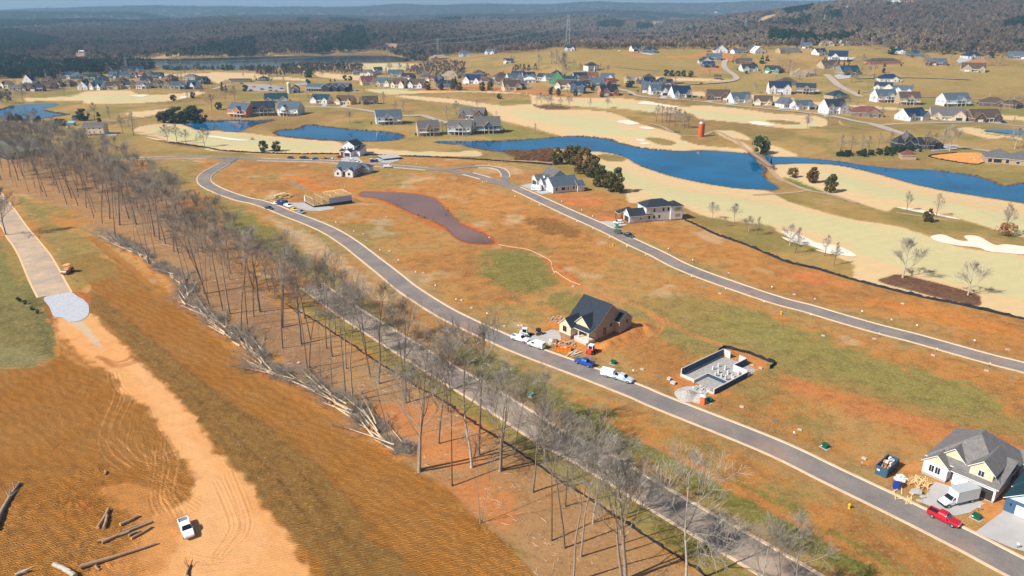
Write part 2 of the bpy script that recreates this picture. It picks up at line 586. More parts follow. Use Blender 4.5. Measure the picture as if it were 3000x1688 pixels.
paint("G 2050,790 2300,880 2400,960 2390,1010 2300,1000 2100,900", s2l(206, 110, 56), 1, 1.5, .9)
paint("H 290,1270 400,1330 430,1449 560,1449 450,1400 380,1290 K 500,0 560,60 700,190 660,200 500,130 400,60", s2l(196, 96, 42), 1, 1.5, .8)
paint("G 330,360 420,400 520,465 480,470 380,430", s2l(150, 132, 112), 1, 1.5, .8)
# house platforms
for s_ in ("K 380,560 560,520 800,760 1250,560 1450,600 1350,700 1000,830 700,900 400,850 300,700",
           "K 1600,1100 2080,830 2250,810 2500,900 2576,1020 2300,1120 2060,1300 1850,1449 1700,1380 1650,1250"):
    paint(s_, s2l(206, 128, 66), 1.2, 1.5, .85)
paint("Q 700,560 1000,560 1300,640 1250,900 1500,1100 1650,1100 1983,900 1983,600 1150,650", s2l(212, 140, 78), 1.2, 1.5, .8)
for s_ in ("K 1380,480 1550,560 1900,720 2300,860 2576,940", "K 1400,500 1500,580 1440,690 1300,760 1050,830", "K 420,20 700,200 1050,330 1300,420 1550,540"):
    streak(s_, s2l(204, 132, 76), 1.6, .8, .7, .5)
    streak(s_, s2l(160, 104, 58), .35, .3, .6, .3)
# ---- verge beside the roads
WALK = {}
RD1 = "F 2350,48 2230,120 2110,185 2052,250 2090,318 2250,395 2450,462 G 0,590 170,645 350,720 550,795 760,890 950,1010 1150,1165 1350,1322 N 1500,5 1700,140 1900,262 2130,378 2350,478 2560,572 K 200,865 700,1049 1240,1258 1500,1370 Q 0,433 500,672 1000,912 1500,1160 1800,1318 2300,1580 2700,1800"
RD2 = "F 1230,60 1500,50 1850,40 2350,46 G 0,163 300,172 640,180 900,195 1100,215 1400,233 1700,258 1900,272 2100,302 2250,338 2420,392 H 0,575 300,710 600,848 900,980 1200,1128 1450,1245 1780,1408 J 0,522 430,640 700,722 1100,836 1500,938 2200,1134 2576,1228 3200,1400"
RD2B = "G 1900,268 2080,244 2250,235 2400,246 2480,275 2510,320 2500,370 2480,415"
RD3 = "N 560,-10 760,130 1020,310 1340,510 1750,765 2100,975 2530,1232 P 330,235 560,350 860,520 1150,700 1600,965 2000,1195 2500,1490 3000,1790"
for sp_ in (RD1, RD2, RD3):
    pl = smooth(Gs(px(sp_))[:, :2], False, 5)
    m = np.flatnonzero((GX > pl[:, 0].min() - 14) & (GX < pl[:, 0].max() + 14) & (GY > pl[:, 1].min() - 14) & (GY < pl[:, 1].max() + 14) & (GY < 640))
    dd = segdist(GX[m], GY[m], pl, False)
    w = sstep(2.5, 4, dd) * (1 - sstep(5.5, 10 + 3 * n1[m], dd))
    mixc(m, w * .55, s2l(160, 132, 86)); mixc(m, w * sstep(.0, .4, n1[m] + .3 * n2[m]) * .6, C_OLIVE)
    mixc(m, (1 - sstep(3.4, 5.2, dd + .6 * n2[m])) * .5, s2l(186, 138, 92))
# ---- golf course
FR = [
    "A 340,370 600,372 850,340 1100,292 1600,280 1720,320 2000,332 2350,310 2480,292 2576,310 2350,372 1900,432 1300,452 1060,440 1040,412 700,405 340,412",
    "U 1480,738 1800,742 2000,738 2430,733 2700,765 2576,800 2300,800 2200,838 2100,805 1850,770 1600,765",
    "V 1020,650 1100,638 1600,640 1625,668 1400,716 1130,702 900,690", "V 280,682 550,640 900,638 700,665 400,680",
    "V 600,722 720,738 1150,770 1100,812 900,805 620,765", "V 0,775 300,778 520,798 500,815 200,800 0,792", "A 1600,560 1850,535 2120,510 2250,520 2050,560 1800,610 1620,600",
    "A 1720,745 1980,700 2200,698 2400,720 2576,780 B 120,790 430,810 900,862 1400,905 1700,935 1700,1075 1200,1082 700,1076 300,1050 0,1025 A 2576,990 2300,945 2120,925 1950,860 1700,815",
    "B 2000,1010 2576,1045 C 350,1048 600,1060 680,1040 850,1043 905,1070 850,1108 400,1108 0,1100 B 2100,1085 1980,1060",
    "B 2030,262 2576,285 C 500,288 1200,300 1700,352 2300,372 2576,385 2576,495 2100,482 1800,440 1560,470 1500,330 1200,318 600,300 B 2576,320 2300,330",
    "B 2400,350 2576,345 C 450,380 900,435 1150,470 1560,455 1620,495 1800,520 2200,525 2450,545 D 0,1000 130,1050 300,1120 620,1210 830,1270 H 1700,100 1900,160 2300,190 2430,240 2000,203 1700,210 1450,200 1150,150 900,80 500,68 C 1900,850 1700,800 1500,740 1200,670 1050,590 950,520 850,490 600,450 300,420 0,385",
    "D 0,810 400,845 850,910 1100,900 1500,930 2000,1000 2400,1020 2650,1070 2650,1150 2300,1190 1900,1160 1700,1130 1300,1090 1050,1060 950,1000 500,990 300,955 0,925",
    "D 980,720 1150,740 1300,790 1000,780 960,750 ", "D 1420,760 1800,770 2250,810 2120,850 1800,830 1500,800", "E -100,850 300,880 1000,930 1600,960 2000,1000 2576,1040 2700,1110 2576,1090 1900,1045 1500,985 900,950 400,910 0,895",
    "D 150,530 700,545 1100,560 1480,575 1300,600 800,590 400,575 150,560", "E 1700,1190 2000,1185 2300,1290 2100,1310 I 1900,60 2576,180 2576,160 2100,90",
    "D 1250,1215 1480,1215 1650,1280 1700,1340 H 2100,60 2250,100 2400,180 2420,220 2300,160 2150,90 2040,20",
    "I 0,430 100,415 350,410 700,430 1100,520 1500,630 1900,710 2576,820 3200,960 3200,1300 2576,1150 2300,1080 1900,960 1550,890 1290,850 1200,888 1050,850 850,785 650,720 350,640 150,560 60,520",
    "H 770,225 1000,240 1150,280 1250,340 1500,430 1800,510 2300,590 2576,620 I 200,790 400,850 800,960 1300,1040 1640,1150 2000,1260 2576,1330 3200,1450 J 3200,880 2576,725 1900,575 1500,495 1100,400 850,330 860,200 700,120 I 700,1300 480,1260 300,1180 130,1110 60,1060 0,1020 H 2300,930 1900,860 1660,750 1400,700 1180,735 1120,570 970,420 800,300",
    "I -150,200 0,215 200,280 300,335 100,342 -60,325 -100,260",
]
FG = [
    "A 900,362 1200,345 1650,350 1900,360 2100,380 1950,420 1500,432 1200,420 1000,396", "V 1100,650 1500,645 1560,665 1400,700 1200,690",
    "A 1900,760 2100,750 2400,770 B 0,810 430,830 900,890 1500,950 1650,1000 1500,1040 1000,1035 500,1005 0,985 A 2400,925 2050,850", "A 2060,745 2250,740 2500,800 2576,900 2300,920 2080,850",
    "C 0,1055 250,1050 400,1080 150,1092 0,1090", "C 650,1050 830,1050 870,1070 700,1075", "C 2080,420 2576,425 2576,490 2150,475",
    "C 1250,560 1400,535 1700,560 2100,600 2576,650 2576,830 2200,790 1800,700 1400,610", "H 600,0 1200,0 1420,50 1380,78 1000,60", "H 1560,170 1680,165 1760,135 1700,100 1640,90 1690,140",
    "D 0,860 280,880 600,920 450,970 100,932 0,925", "D 900,960 1300,980 1900,1050 1950,1085 1700,1110 1200,1060", "D 2200,1130 2400,1130 2550,1110 2500,1170 2200,1170",
    "E 0,870 500,905 1000,945 1600,970 1900,1020 1500,975 900,955 300,900", "D 1300,1225 1450,1225 1500,1245 1380,1250",
    "I 500,500 700,510 1100,620 1500,720 2000,850 2576,950 3200,1080 3200,1230 2576,1120 2200,1040 1800,890 1500,800 1200,760 900,700 700,640 560,560",
    "H 880,330 1100,400 1300,480 1600,580 2200,680 2576,740 I 400,900 900,1000 1400,1080 1640,1170 2000,1280 2576,1350 3200,1500 J 3200,700 2576,560 2200,460 1700,330 1300,210 1000,120 800,30 I 900,1260 500,1100 0,1000 H 2576,960 1800,760 1450,690 1250,580 900,420",
    "V 1120,900 1400,900 1560,905 1400,925 1180,918", "B 2080,275 2576,295 2576,320 2200,310",
]
for s_ in FR:
    paint(s_, C_FRINGE, .8, .9, t=(0, .18, 0))
for s_ in FG:
    paint(s_, C_FAIR, 1.6, 1.5, .9, t=(0, .18, 0))
for s_ in ("D 1910,1090 2050,1083 2250,1100 2360,1125 2200,1140 2050,1125", "H 1340,85 1450,80 1600,110 1650,140 1560,160 1480,150 1400,120", "H 850,260 920,245 1050,255 1150,295 1100,320 980,320 900,295"):
    paint(s_, s2l(132, 112, 60), .6, .3, t=(0, .3, 0))
for s_ in ("J 1105,360 1200,310 1300,290 1480,320 1800,400 2100,490 2135,540 2120,605 1900,570 1500,470", "C 1555,460 1700,470 2000,490 1980,518 1700,515 1600,490"):
    paint(s_, C_MULCH, .35, .3, t=(0, .5, .5))
paint("A 1900,880 2130,925 2350,955 2576,985 2576,1005 2300,975 2120,945", s2l(90, 60, 44), .4, .4)
for s_ in ("A 370,320 560,310 900,290 1100,285 900,350 500,365 370,360", "I 600,150 700,300 1500,330 1300,360 700,350 560,250", "C 0,390 300,420 700,460 900,510 1100,640 1300,720 1900,860 1500,890 1150,910 900,830 1150,740 900,600 500,440 200,430",
           "B 420,320 830,310 1060,330 1300,330 1600,330 1300,380 1000,370 600,400 430,400", "D 600,1150 700,1190 900,1210 1250,1215 900,1225 650,1200 550,1150", "E 200,1070 500,1110 700,1160 450,1160 270,1110", "E 1300,810 1700,800 2576,960 2576,1030 1900,950 1600,930 1300,920",
           "I 200,560 300,580 420,640 560,690 480,690 300,640"):
    paint(s_, s2l(122, 118, 52), 2, 3, .75)
paint("I 150,550 250,570 420,640 580,695 480,692 300,640", s2l(88, 108, 40), .8, .8, .95)
for s_ in ("D 0,90 400,90 700,110 1400,200 1340,330 1000,420 600,460 0,420", "E 0,120 900,260 1200,300 600,260 0,240", "D 1500,540 2000,560 2576,600 2576,700 1800,740 1300,700 1200,640", "E 700,400 1700,420 2576,430 2576,760 1900,740 1300,740 1100,600", "W 0,550 600,500 1800,510 1900,560 1200,680 0,620"):
    paint(s_, s2l(150, 126, 68), 8, 10, .7)
for s_ in ("D 80,230 200,240 380,275 500,290 350,300 100,260", "D 640,290 900,270 1130,240 1240,250 1350,235 1500,250 1300,265 1000,290 750,310", "D 1350,270 1560,260 1600,280 1450,330 1370,330", "E -60,280 60,285 150,295 0,320 -80,305",
           "C 1250,60 1420,10 1500,40 1450,75 1300,70", "C 600,215 1300,225 2000,320 2500,360 2400,370 1700,330 1100,285 600,255", "C 100,250 600,255 600,290 100,280", "E 1800,330 2080,320 2080,380 1850,370", "D 1050,440 1200,390 1340,400 1330,450 1150,465"):
    paint(s_, s2l(190, 118, 64), 2.5, 3, .8)
paint("I 1615,340 1900,300 2150,305 2290,330 2190,365 2180,400 2040,418", s2l(224, 150, 76), .4, .2, t=(0, .6, 0))
paint("H 0,222 200,222 420,196 400,330 200,312 0,310 C 1750,1165 1500,1150 1350,1140 1220,1085 1170,1052", s2l(112, 78, 46), 1, 1.5, t=(0, 1, .5))
# pond margins
for k, pl in POLY.items():
    cx = s2l(128, 52, 30) if k == 'red' else s2l(110, 82, 54)
    c = pl.mean(0)
    paint(None, cx, .5, .5, .85, world_poly=np.array([p + (np.array([p[0] - q[0], p[1] - q[1]]) / (np.hypot(p[0] - q[0], p[1] - q[1]) + 1e-6)) * 0 for p, q in zip(pl, np.roll(pl, 1, 0))]))
    m = np.flatnonzero((GX > pl[:, 0].min() - 4) & (GX < pl[:, 0].max() + 4) & (GY > pl[:, 1].min() - 4) & (GY < pl[:, 1].max() + 4))
    if len(m):
        dd = segdist(GX[m], GY[m], pl) + .8 * n2[m]
        w = (1 - sstep(.6, 2.0, dd)) * (.85 if k != 'red' else .6)
        mixc(m, w, cx)
# sand
SAND = ["I 1630,1150 1750,1125 1900,1180 2010,1190 1970,1150 2010,1135 2130,1150 2280,1230 2400,1225 2700,1270 2700,1330 2250,1300 2120,1260 1900,1235 1720,1200",
        "I 1290,850 1500,870 1650,905 1930,970 1850,965 1650,925 1450,890", "I 135,1095 250,1100 370,1150 500,1210 700,1240 880,1330 820,1345 600,1300 380,1220 250,1180 180,1130", "I 135,1150 200,1165 380,1225 340,1230 200,1190", "I 450,1270 560,1290 720,1325 600,1318",
        "D 295,870 370,850 440,850 600,885 800,915 720,930 600,905 450,890 330,885", "D 30,1100 160,1085 270,1110 310,1130 200,1145 110,1125", "D 300,1180 400,1165 510,1190 430,1200", "D 1680,1110 1850,1105 2030,1150 1850,1150",
        "D 2100,1078 2200,1068 2180,1080", "H 1250,95 1330,105 1320,120 1270,115", "H 1280,135 1350,130 1390,143 1330,150", "A 1640,345 1870,335 1800,360 1700,358", "A 2250,370 2350,350 2330,375 2270,385", "A 1820,865 1900,878 2050,905 1960,900", "B 0,845 150,858 350,885 550,905 480,918 300,905 150,880 0,860"]
# ---- woodland belt floor
BELT = "F -200,330 300,420 700,560 1000,760 1300,900 N -700,150 -300,350 0,560 300,850 700,1020 1000,1150 1200,1400 O 1250,130 1650,420 1900,560 2150,830 2400,1050 2576,1170 P 500,1700 1900,1650 1500,1380 1200,1150 900,930 640,760 400,610 200,470 0,330 N 2150,1350 1620,1010 1180,740 700,420 320,190 -200,-150 F 1900,700 1500,300 1300,100 600,-80 0,-50"
paint(BELT, C_WOOD, 2, 3, .95, t=(0, .5, 1), sm=False)
paint("Z 300,420 480,520 640,690 760,830 860,900 820,1010 700,900 560,760 420,620 200,500 80,440 120,400", s2l(128, 96, 76), 3, 4, .6)
for s_ in ("N 1100,1200 1900,1150 2400,1449 O 2000,300 1600,150", "O 1650,200 2100,150 2300,300 1900,420", "O 1900,560 2300,450 2576,700 2576,1000 2200,800"):
    paint(s_, s2l(200, 118, 60), 2, 3, .6)
# grass between silt fence and back lane
paint("N 320,150 700,380 1180,700 1620,970 2150,1310 P 200,420 640,710 1000,950 1650,1380 2000,1600 2300,1600 1950,1330 1400,1010 850,650 560,480 250,280 0,130 N 2200,1160 1600,790 1200,560 900,390 600,200", s2l(134, 122, 60), 1, 1.5, .8)
# ---- cleared ground on the left
paint("L 650,-300 900,-340 1100,-260 1300,-130 1650,10 1800,180 1950,270 2250,500 2576,780 N 400,1020 800,1280 1000,1449 O 1250,150 1600,400 1900,560 2150,830 2400,1050 2576,1170 P 400,1800 -6000,1900 L -900,1900 -900,830 0,830 400,812 590,700 560,480 480,330 400,180 440,100 720,50 880,60 900,0", C_GRAD, .6, .8, t=(1, .5, 0), sm=False)
paint("F 640,860 900,830 1010,850 1100,950 1300,1110 1650,1400 1560,1449 1300,1200 1050,1000 920,880 700,880", s2l(168, 112, 50), .5, .6, t=(.4, .5, 0), sm=False)
paint("L 960,60 1220,290 1500,500 1900,830 2300,1100 2576,1300 O 350,100 700,400 950,700 1150,950 1500,1300 1800,1600 600,1600 640,1449 600,1340 420,1150 150,840 0,660 L 2030,1449 1700,1050 1400,740 1200,530 1000,330 900,230", C_GRAD2, .8, 1.3, .9, t=(.7, 1, 0))
paint("L 0,-450 80,-200 200,0 330,-10 420,120 480,330 560,480 585,700 400,760 400,810 0,830 -700,850 -700,-700", s2l(118, 108, 62), .7, 1.4, t=(0, 1, .3), sm=False)
paint("L 200,-20 330,0 420,140 520,350 600,640 560,690 450,700 420,450 330,280", s2l(98, 94, 52), 1, 1.6, .6)
paint("L -200,640 250,620 400,660 400,800 -200,830", s2l(142, 134, 92), 2, 3, .6)
for s_ in ("F 0,290 300,560 450,850 640,1100 760,1380 900,1320 1100,1250 1300,1380 900,900 640,760 400,560 200,420 0,330", "F 80,850 200,1040 330,1300 300,1449 0,1449 0,850"):
    paint(s_, s2l(122, 116, 60), 1.2, 2, .6, t=(0, .8, .3))
paint("F 0,385 130,480 270,640 330,760 480,960 640,1200 780,1430 700,1400 480,1010 270,760 100,520", s2l(186, 134, 62), .8, .8, .75)
# haul road and its aprons
paint("L 895,235 1000,330 1100,450 1200,530 1320,640 1400,740 1550,870 1700,1050 1900,1220 2030,1449 M 2070,0 2200,200 2400,430 2576,620 O 0,660 150,840 300,990 420,1150 600,1340 640,1449 700,1800 -1500,1800 -1100,1449 M 1400,1250 1500,950 1650,780 1900,650 1950,480 1800,250 L 1560,1449 1420,1180 1200,1050 1180,950 1060,830 850,760 740,620 600,480 540,300", C_HAUL, .9, 1.3, t=(.15, .35, 0), sm=False)
paint("L 1300,820 1400,760 1600,980 1800,1200 1950,1400 M 1900,0 2200,400 2450,800 O 0,900 100,1200 -300,1500 -700,1500 M 1900,1400 2000,700 1900,300 1700,0 L 1500,1150", s2l(226, 168, 116), 1, 1.6, .6)
paint("L 540,310 640,500 800,640 1000,780 900,830 700,760 600,640 560,480", s2l(216, 148, 84), .6, .8, .8)
paint("M 1000,560 1500,520 1800,800 1700,1250 1500,1449 900,1449 1250,1200 1400,900 1150,700", s2l(202, 134, 72), 1.2, 1.5, .75, t=(.2, .8, 0))
paint("M 800,700 950,690 900,820 800,800", s2l(196, 118, 50), .6, .8, .8)
paint("L 750,80 850,60 900,110 900,200 830,130", s2l(206, 118, 56), .4, .5, .9)
paint("L 700,360 830,345 900,430 1000,560 1040,620 960,590 850,470 760,400", s2l(196, 178, 160), .6, .6, .8)
for s_ in ("L 1040,730 1150,790 1300,770 1370,740", "L 980,705 1150,760 1250,745 1330,700", "L 1060,760 1160,810 1290,790 1390,760"):
    streak(s_, s2l(168, 104, 48), .8, .6, .7, .3)
TRACKS = ["L 1110,870 1130,990 1180,1060 1160,1150 1100,1300 1040,1449 M 1030,120 1080,230 1200,330 1400,450 1600,590 1750,720",
          "L 1150,880 1200,1020 1280,1100 1250,1200 1180,1340 1140,1449 M 1130,60 1230,180 1400,330 1600,450 1760,600 1840,700",
          "L 1390,1170 1350,1300 1330,1449 M 1310,120 1420,260 1600,290 1760,200 1900,160 2000,100",
          "L 1470,1220 1560,1449 M 1690,180 1740,330 1700,520 1690,640 1760,760 1800,840",
          "M 1620,0 1600,200 1590,380 1560,560 1560,700 1620,820", "M 1510,440 1700,540 1760,640 1900,700 2000,760",
          "M 2300,400 2420,700 2480,900 2440,1050 2300,1180 2180,1300", "M 2200,500 2330,800 2360,980 2200,1240", "M 1500,250 1700,170 1800,150", "M 1450,40 1500,250 1560,400 1700,520 1860,600",
          "M 1250,120 1330,60 1450,0", "M 1900,1250 2200,1300 2576,1270", "M 1900,1390 2200,1350 2576,1330"]
for i, s_ in enumerate(TRACKS):
    cc = s2l(226, 160, 98) if i < 6 or i in (8, 9, 10) else s2l(200, 130, 78)
    pl = smooth(Gs(px(s_))[:, :2], False, 8)
    dv = np.gradient(pl, axis=0); nn = np.stack([-dv[:, 1], dv[:, 0]], 1); nn /= np.linalg.norm(nn, axis=1)[:, None] + 1e-9
    for off in (-.85, .85):
        q = pl + nn * off
        m = np.flatnonzero((GX > q[:, 0].min() - 1) & (GX < q[:, 0].max() + 1) & (GY > q[:, 1].min() - 1) & (GY < q[:, 1].max() + 1))
        dd = segdist(GX[m], GY[m], q, False)
        w = (1 - sstep(.14, .36, dd)) * (.62 if i < 6 or i in (8, 9, 10) else .3) * np.clip(.6 + 1.3 * n2[m] + .8 * n1[m], 0, 1)
        g = w > .01
        mixc(m[g], w[g], cc)
        GZ[m[g]] -= .06 * w[g]
        ww = np.exp(-((dd - .42) / .12) ** 2)
        GZ[m] += .05 * ww
# furrow edges in the graded strip: real little ridges of thrown earth
for s_ in ("L 960,180 1220,300 1500,500 1640,640 1900,850 2300,1200 O 250,0 700,400 900,640 1100,870 1200,980 1350,1150 1480,1280 1680,1449", "O 300,250 500,480 650,700 850,980 1000,1200 1200,1449", "L 1100,330 1300,480 1700,860 2100,1250 O 0,250 300,600 600,1000 900,1449", "L 1320,700 1500,860 1800,1100 2100,1449",
           "F 920,870 1000,950 1180,1090 1400,1280 1520,1390", "O 1080,0 1250,150 1600,400 1900,560 2150,830 2400,1050 2576,1170"):
    pl = smooth(Gs(px(s_))[:, :2], False, 6)
    m = np.flatnonzero((GX > pl[:, 0].min() - 2) & (GX < pl[:, 0].max() + 2) & (GY > pl[:, 1].min() - 2) & (GY < pl[:, 1].max() + 2))
    dd = segdist(GX[m], GY[m], pl, False) + .5 * n2[m]
    cl = np.clip(vnoise(GX[m] / .55, GY[m] / .55, 5), -.3, 1)
    w = np.exp(-(dd / .55) ** 2)
    GZ[m] += w * (.06 + .24 * cl) * np.clip(.6 + 1.5 * n1[m], 0, 1)
    mixc(m, w * .32, s2l(112, 72, 32))
# rough churned earth, bottom left, and general clods
m = np.flatnonzero((tex[:, 0] > .3) & (GY < 420))
GZ[m] += tex[m, 0] * (.16 * np.clip(vnoise(GX[m] / .8, GY[m] / .8, 3) * (.6 + n1[m]), -.2, 1) + .08 * fbm(GX[m], GY[m], 4, 2, 6))
pc = Gs(px("M 0,350 600,330 1100,330 1000,700 1300,1300 900,1449 0,1449"))[:, :2]
ins = np.flatnonzero((GY < 200)); ins = ins[inpoly(GX[ins], GY[ins], pc)]
GZ[ins] += .30 * np.clip(vnoise(GX[ins] / .7, GY[ins] / .7, 7) * (.5 + vnoise(GX[ins] / 6, GY[ins] / 6, 9)), -.1, 1)
mixc(ins, np.clip(.5 * vnoise(GX[ins] / 1.7, GY[ins] / 1.7, 15), 0, 1), s2l(112, 78, 34))
# spoil bank beside the tan house, earth bank thrown up around the windrow
for s_, wd, hh in (("K 960,810 1150,730 1290,630 1340,640", 2.4, 1.6), ("F 1080,860 1300,990 1500,1130 1700,1290 L 1780,120 1950,270 2250,500 2576,790 N 400,1040 800,1290 O 1150,60 1500,260", 2.0, .5)):
    pl = smooth(Gs(px(s_))[:, :2], False, 6)
    m = np.flatnonzero((GX > pl[:, 0].min() - 6) & (GX < pl[:, 0].max() + 6) & (GY > pl[:, 1].min() - 6) & (GY < pl[:, 1].max() + 6))
    dd = segdist(GX[m], GY[m], pl, False)
    w = np.exp(-(dd / wd) ** 2)
    GZ[m] += w * hh * (1 + .5 * n2[m]); 
    mixc(m, w * .6, s2l(196, 128, 62))

# far ground
ff = sstep(1500, 1900, GY)
mixc(np.arange(NV), ff, C_FOREST)
CLEAR = ["X 1170,50 1300,12 1620,15 1500,50 1250,62", "X 500,275 650,235 660,248 540,280", "X 860,98 1040,55 960,92", "W 2420,270 2480,200 2650,140 2650,190 2500,260", "W 2300,330 2480,330 2470,355 2320,355", "V 400,405 650,405 650,432 420,432",
         "W 1530,190 1850,190 1840,205 1550,205", "U 1500,590 1760,520 2050,465 2350,402 2480,380 2480,398 2100,478 1800,555 1650,590", "U 0,598 550,590 550,606 0,610", "U 740,545 850,520 880,590 780,600", "U 2340,385 2520,380 2520,415 2350,425", "V 1300,440 1420,440 1430,510 1320,510", "W 1340,210 1530,215 1530,260 1340,250",
         "W 800,215 900,225 890,240 800,235", "W 950,200 1130,205 1130,215 950,212"]
CLEARW = []
for s_ in CLEAR:
    pl = Gs(px(s_))[:, :2]
    CLEARW.append(pl)
    paint(None, s2l(186, 150, 104) if s_[0] != 'V' else s2l(176, 128, 102), 6, 8, world_poly=pl)


def ground_mat():
    m = bpy.data.materials.new('ground')
    t, n, l, b = nt(m)
    b.inputs['Roughness'].default_value = .95
    b.inputs['Specular IOR Level'].default_value = .08
    A = n.new('ShaderNodeAttribute'); A.attribute_name = 'cover'
    K = n.new('ShaderNodeAttribute'); K.attribute_name = 'texture'
    sep = n.new('ShaderNodeSeparateColor'); l.new(K.outputs['Color'], sep.inputs[0])
    tc = n.new('ShaderNodeTexCoord')

    def noise(sc, det=4, ro=.6, dist=0.):
        q = n.new('ShaderNodeTexNoise'); q.inputs['Scale'].default_value = sc; q.inputs['Detail'].default_value = det
        q.inputs['Roughness'].default_value = ro; q.inputs['Distortion'].default_value = dist
        l.new(tc.outputs['Object'], q.inputs['Vector'])
        return q.outputs[0]

    def math_(op, a, bb, c=None):
        q = n.new('ShaderNodeMath'); q.operation = op
        for i, s in enumerate((a, bb, c)):
            if s is None: continue
            if isinstance(s, (int, float)): q.inputs[i].default_value = s
            else: l.new(s, q.inputs[i])
        return q.outputs[0]

    def mixn(f, a, bb, mode='MIX'):
        q = n.new('ShaderNodeMix'); q.data_type = 'RGBA'; q.blend_type = mode
        if isinstance(f, (int, float)): q.inputs[0].default_value = f
        else: l.new(f, q.inputs[0])
        for i, s in ((6, a), (7, bb)):
            if isinstance(s, tuple): q.inputs[i].default_value = s + (1,)
            else: l.new(s, q.inputs[i])
        return q.outputs[2]

    def ramp(src, lo, hi):
        q = n.new('ShaderNodeMapRange'); q.inputs[1].default_value = lo; q.inputs[2].default_value = hi
        l.new(src, q.inputs[0]); return q.outputs[0]
    fine = noise(2.2, 7, .85); mid = noise(.22, 5, .65, .4); big = noise(.045, 4, .6, .3); clump = noise(.9, 6, .8, .2)
    gmot = sep.outputs[1]
    # brightness
    k1 = math_('MULTIPLY_ADD', ramp(fine, .3, .7), math_('MULTIPLY', gmot, .95), math_('SUBTRACT', 1.0, math_('MULTIPLY', gmot, .52)))
    k2 = math_('MULTIPLY_ADD', ramp(mid, .35, .65), math_('MULTIPLY', gmot, .46), math_('SUBTRACT', 1.0, math_('MULTIPLY', gmot, .26)))
    kk = math_('MULTIPLY', k1, k2)
    cmb = n.new('ShaderNodeCombineColor')
    for i in range(3): l.new(kk, cmb.inputs[i])
    c = mixn(1.0, A.outputs['Color'], cmb.outputs[0], 'MULTIPLY')
    # dry straw and green flecks over the lots
    f1 = math_('MULTIPLY', math_('MULTIPLY', ramp(clump, .50, .62), gmot), .55)
    c = mixn(f1, c, s2l(172, 150, 104))
    f2 = math_('MULTIPLY', math_('MULTIPLY', ramp(mid, .56, .7), gmot), .30)
    c = mixn(f2, c, s2l(112, 92, 44))
    # mower stripes and faint bare spots on the short grass
    inv = math_('SUBTRACT', 1.0, math_('MINIMUM', math_('MULTIPLY', gmot, 4.0), 1.0))
    wv = n.new('ShaderNodeTexWave'); wv.inputs['Scale'].default_value = .045; wv.inputs['Distortion'].default_value = 2.5; wv.inputs['Detail'].default_value = 2
    mp = n.new('ShaderNodeMapping'); mp.inputs['Rotation'].default_value = (0, 0, R(64)); l.new(tc.outputs['Object'], mp.inputs[0]); l.new(mp.outputs[0], wv.inputs[0])
    c = mixn(math_('MULTIPLY', ramp(wv.outputs[1], .35, .65), math_('MULTIPLY', inv, .4)), c, s2l(176, 166, 120))
    soft = math_('MULTIPLY', ramp(big, .4, .65), math_('SUBTRACT', .5, math_('MULTIPLY', gmot, .5)))
    c = mixn(math_('MULTIPLY', soft, .35), c, s2l(206, 190, 142))
    # leaf litter
    sp = noise(2.6, 3, .8)
    c = mixn(math_('MULTIPLY', math_('MULTIPLY', ramp(sp, .56, .66), sep.outputs[2]), .5), c, s2l(196, 160, 116))
    c = mixn(math_('MULTIPLY', math_('MULTIPLY', ramp(noise(1.1, 4, .7), .54, .66), sep.outputs[2]), .5), c, s2l(86, 66, 46))
    # dozer cleat marks: bands of crossing ripples
    wv2 = n.new('ShaderNodeTexWave'); wv2.inputs['Scale'].default_value = .85; wv2.inputs['Distortion'].default_value = 7.0; wv2.inputs['Detail'].default_value = 3; wv2.inputs['Detail Scale'].default_value = 1.4
    mp2 = n.new('ShaderNodeMapping'); mp2.inputs['Rotation'].default_value = (0, 0, R(100)); l.new(tc.outputs['Object'], mp2.inputs[0]); l.new(mp2.outputs[0], wv2.inputs[0])
    wv3 = n.new('ShaderNodeTexWave'); wv3.inputs['Scale'].default_value = .14; wv3.inputs['Distortion'].default_value = 9; wv3.inputs['Detail'].default_value = 3
    mp3 = n.new('ShaderNodeMapping'); mp3.inputs['Rotation'].default_value = (0, 0, R(128)); l.new(tc.outputs['Object'], mp3.inputs[0]); l.new(mp3.outputs[0], wv3.inputs[0])
    c = mixn(math_('MULTIPLY', math_('MULTIPLY', ramp(wv3.outputs[1], .25, .75), sep.outputs[0]), .22), c, s2l(112, 74, 30))
    c = mixn(math_('MULTIPLY', math_('MULTIPLY', math_('MULTIPLY', ramp(wv2.outputs[1], .45, .75), ramp(clump, .35, .6)), sep.outputs[0]), .42), c, s2l(112, 74, 30))
    l.new(c, b.inputs['Base Color'])
    h = math_('MULTIPLY_ADD', wv2.outputs[1], math_('MULTIPLY', sep.outputs[0], .9), math_('MULTIPLY', fine, math_('MULTIPLY_ADD', gmot, .9, .15)))
    bp = n.new('ShaderNodeBump'); bp.inputs['Strength'].default_value = .8; bp.inputs['Distance'].default_value = .32
    l.new(h, bp.inputs['Height']); l.new(bp.outputs[0], b.inputs['Normal'])
    return m


M_GROUND = ground_mat()
nr, nc = len(rows), len(ca)
ii = (np.arange(nr - 1)[:, None] * nc + np.arange(nc - 1)[None]).ravel()
F = np.stack([ii, ii + 1, ii + nc + 1, ii + nc], 1)
one = np.ones((NV, 1))
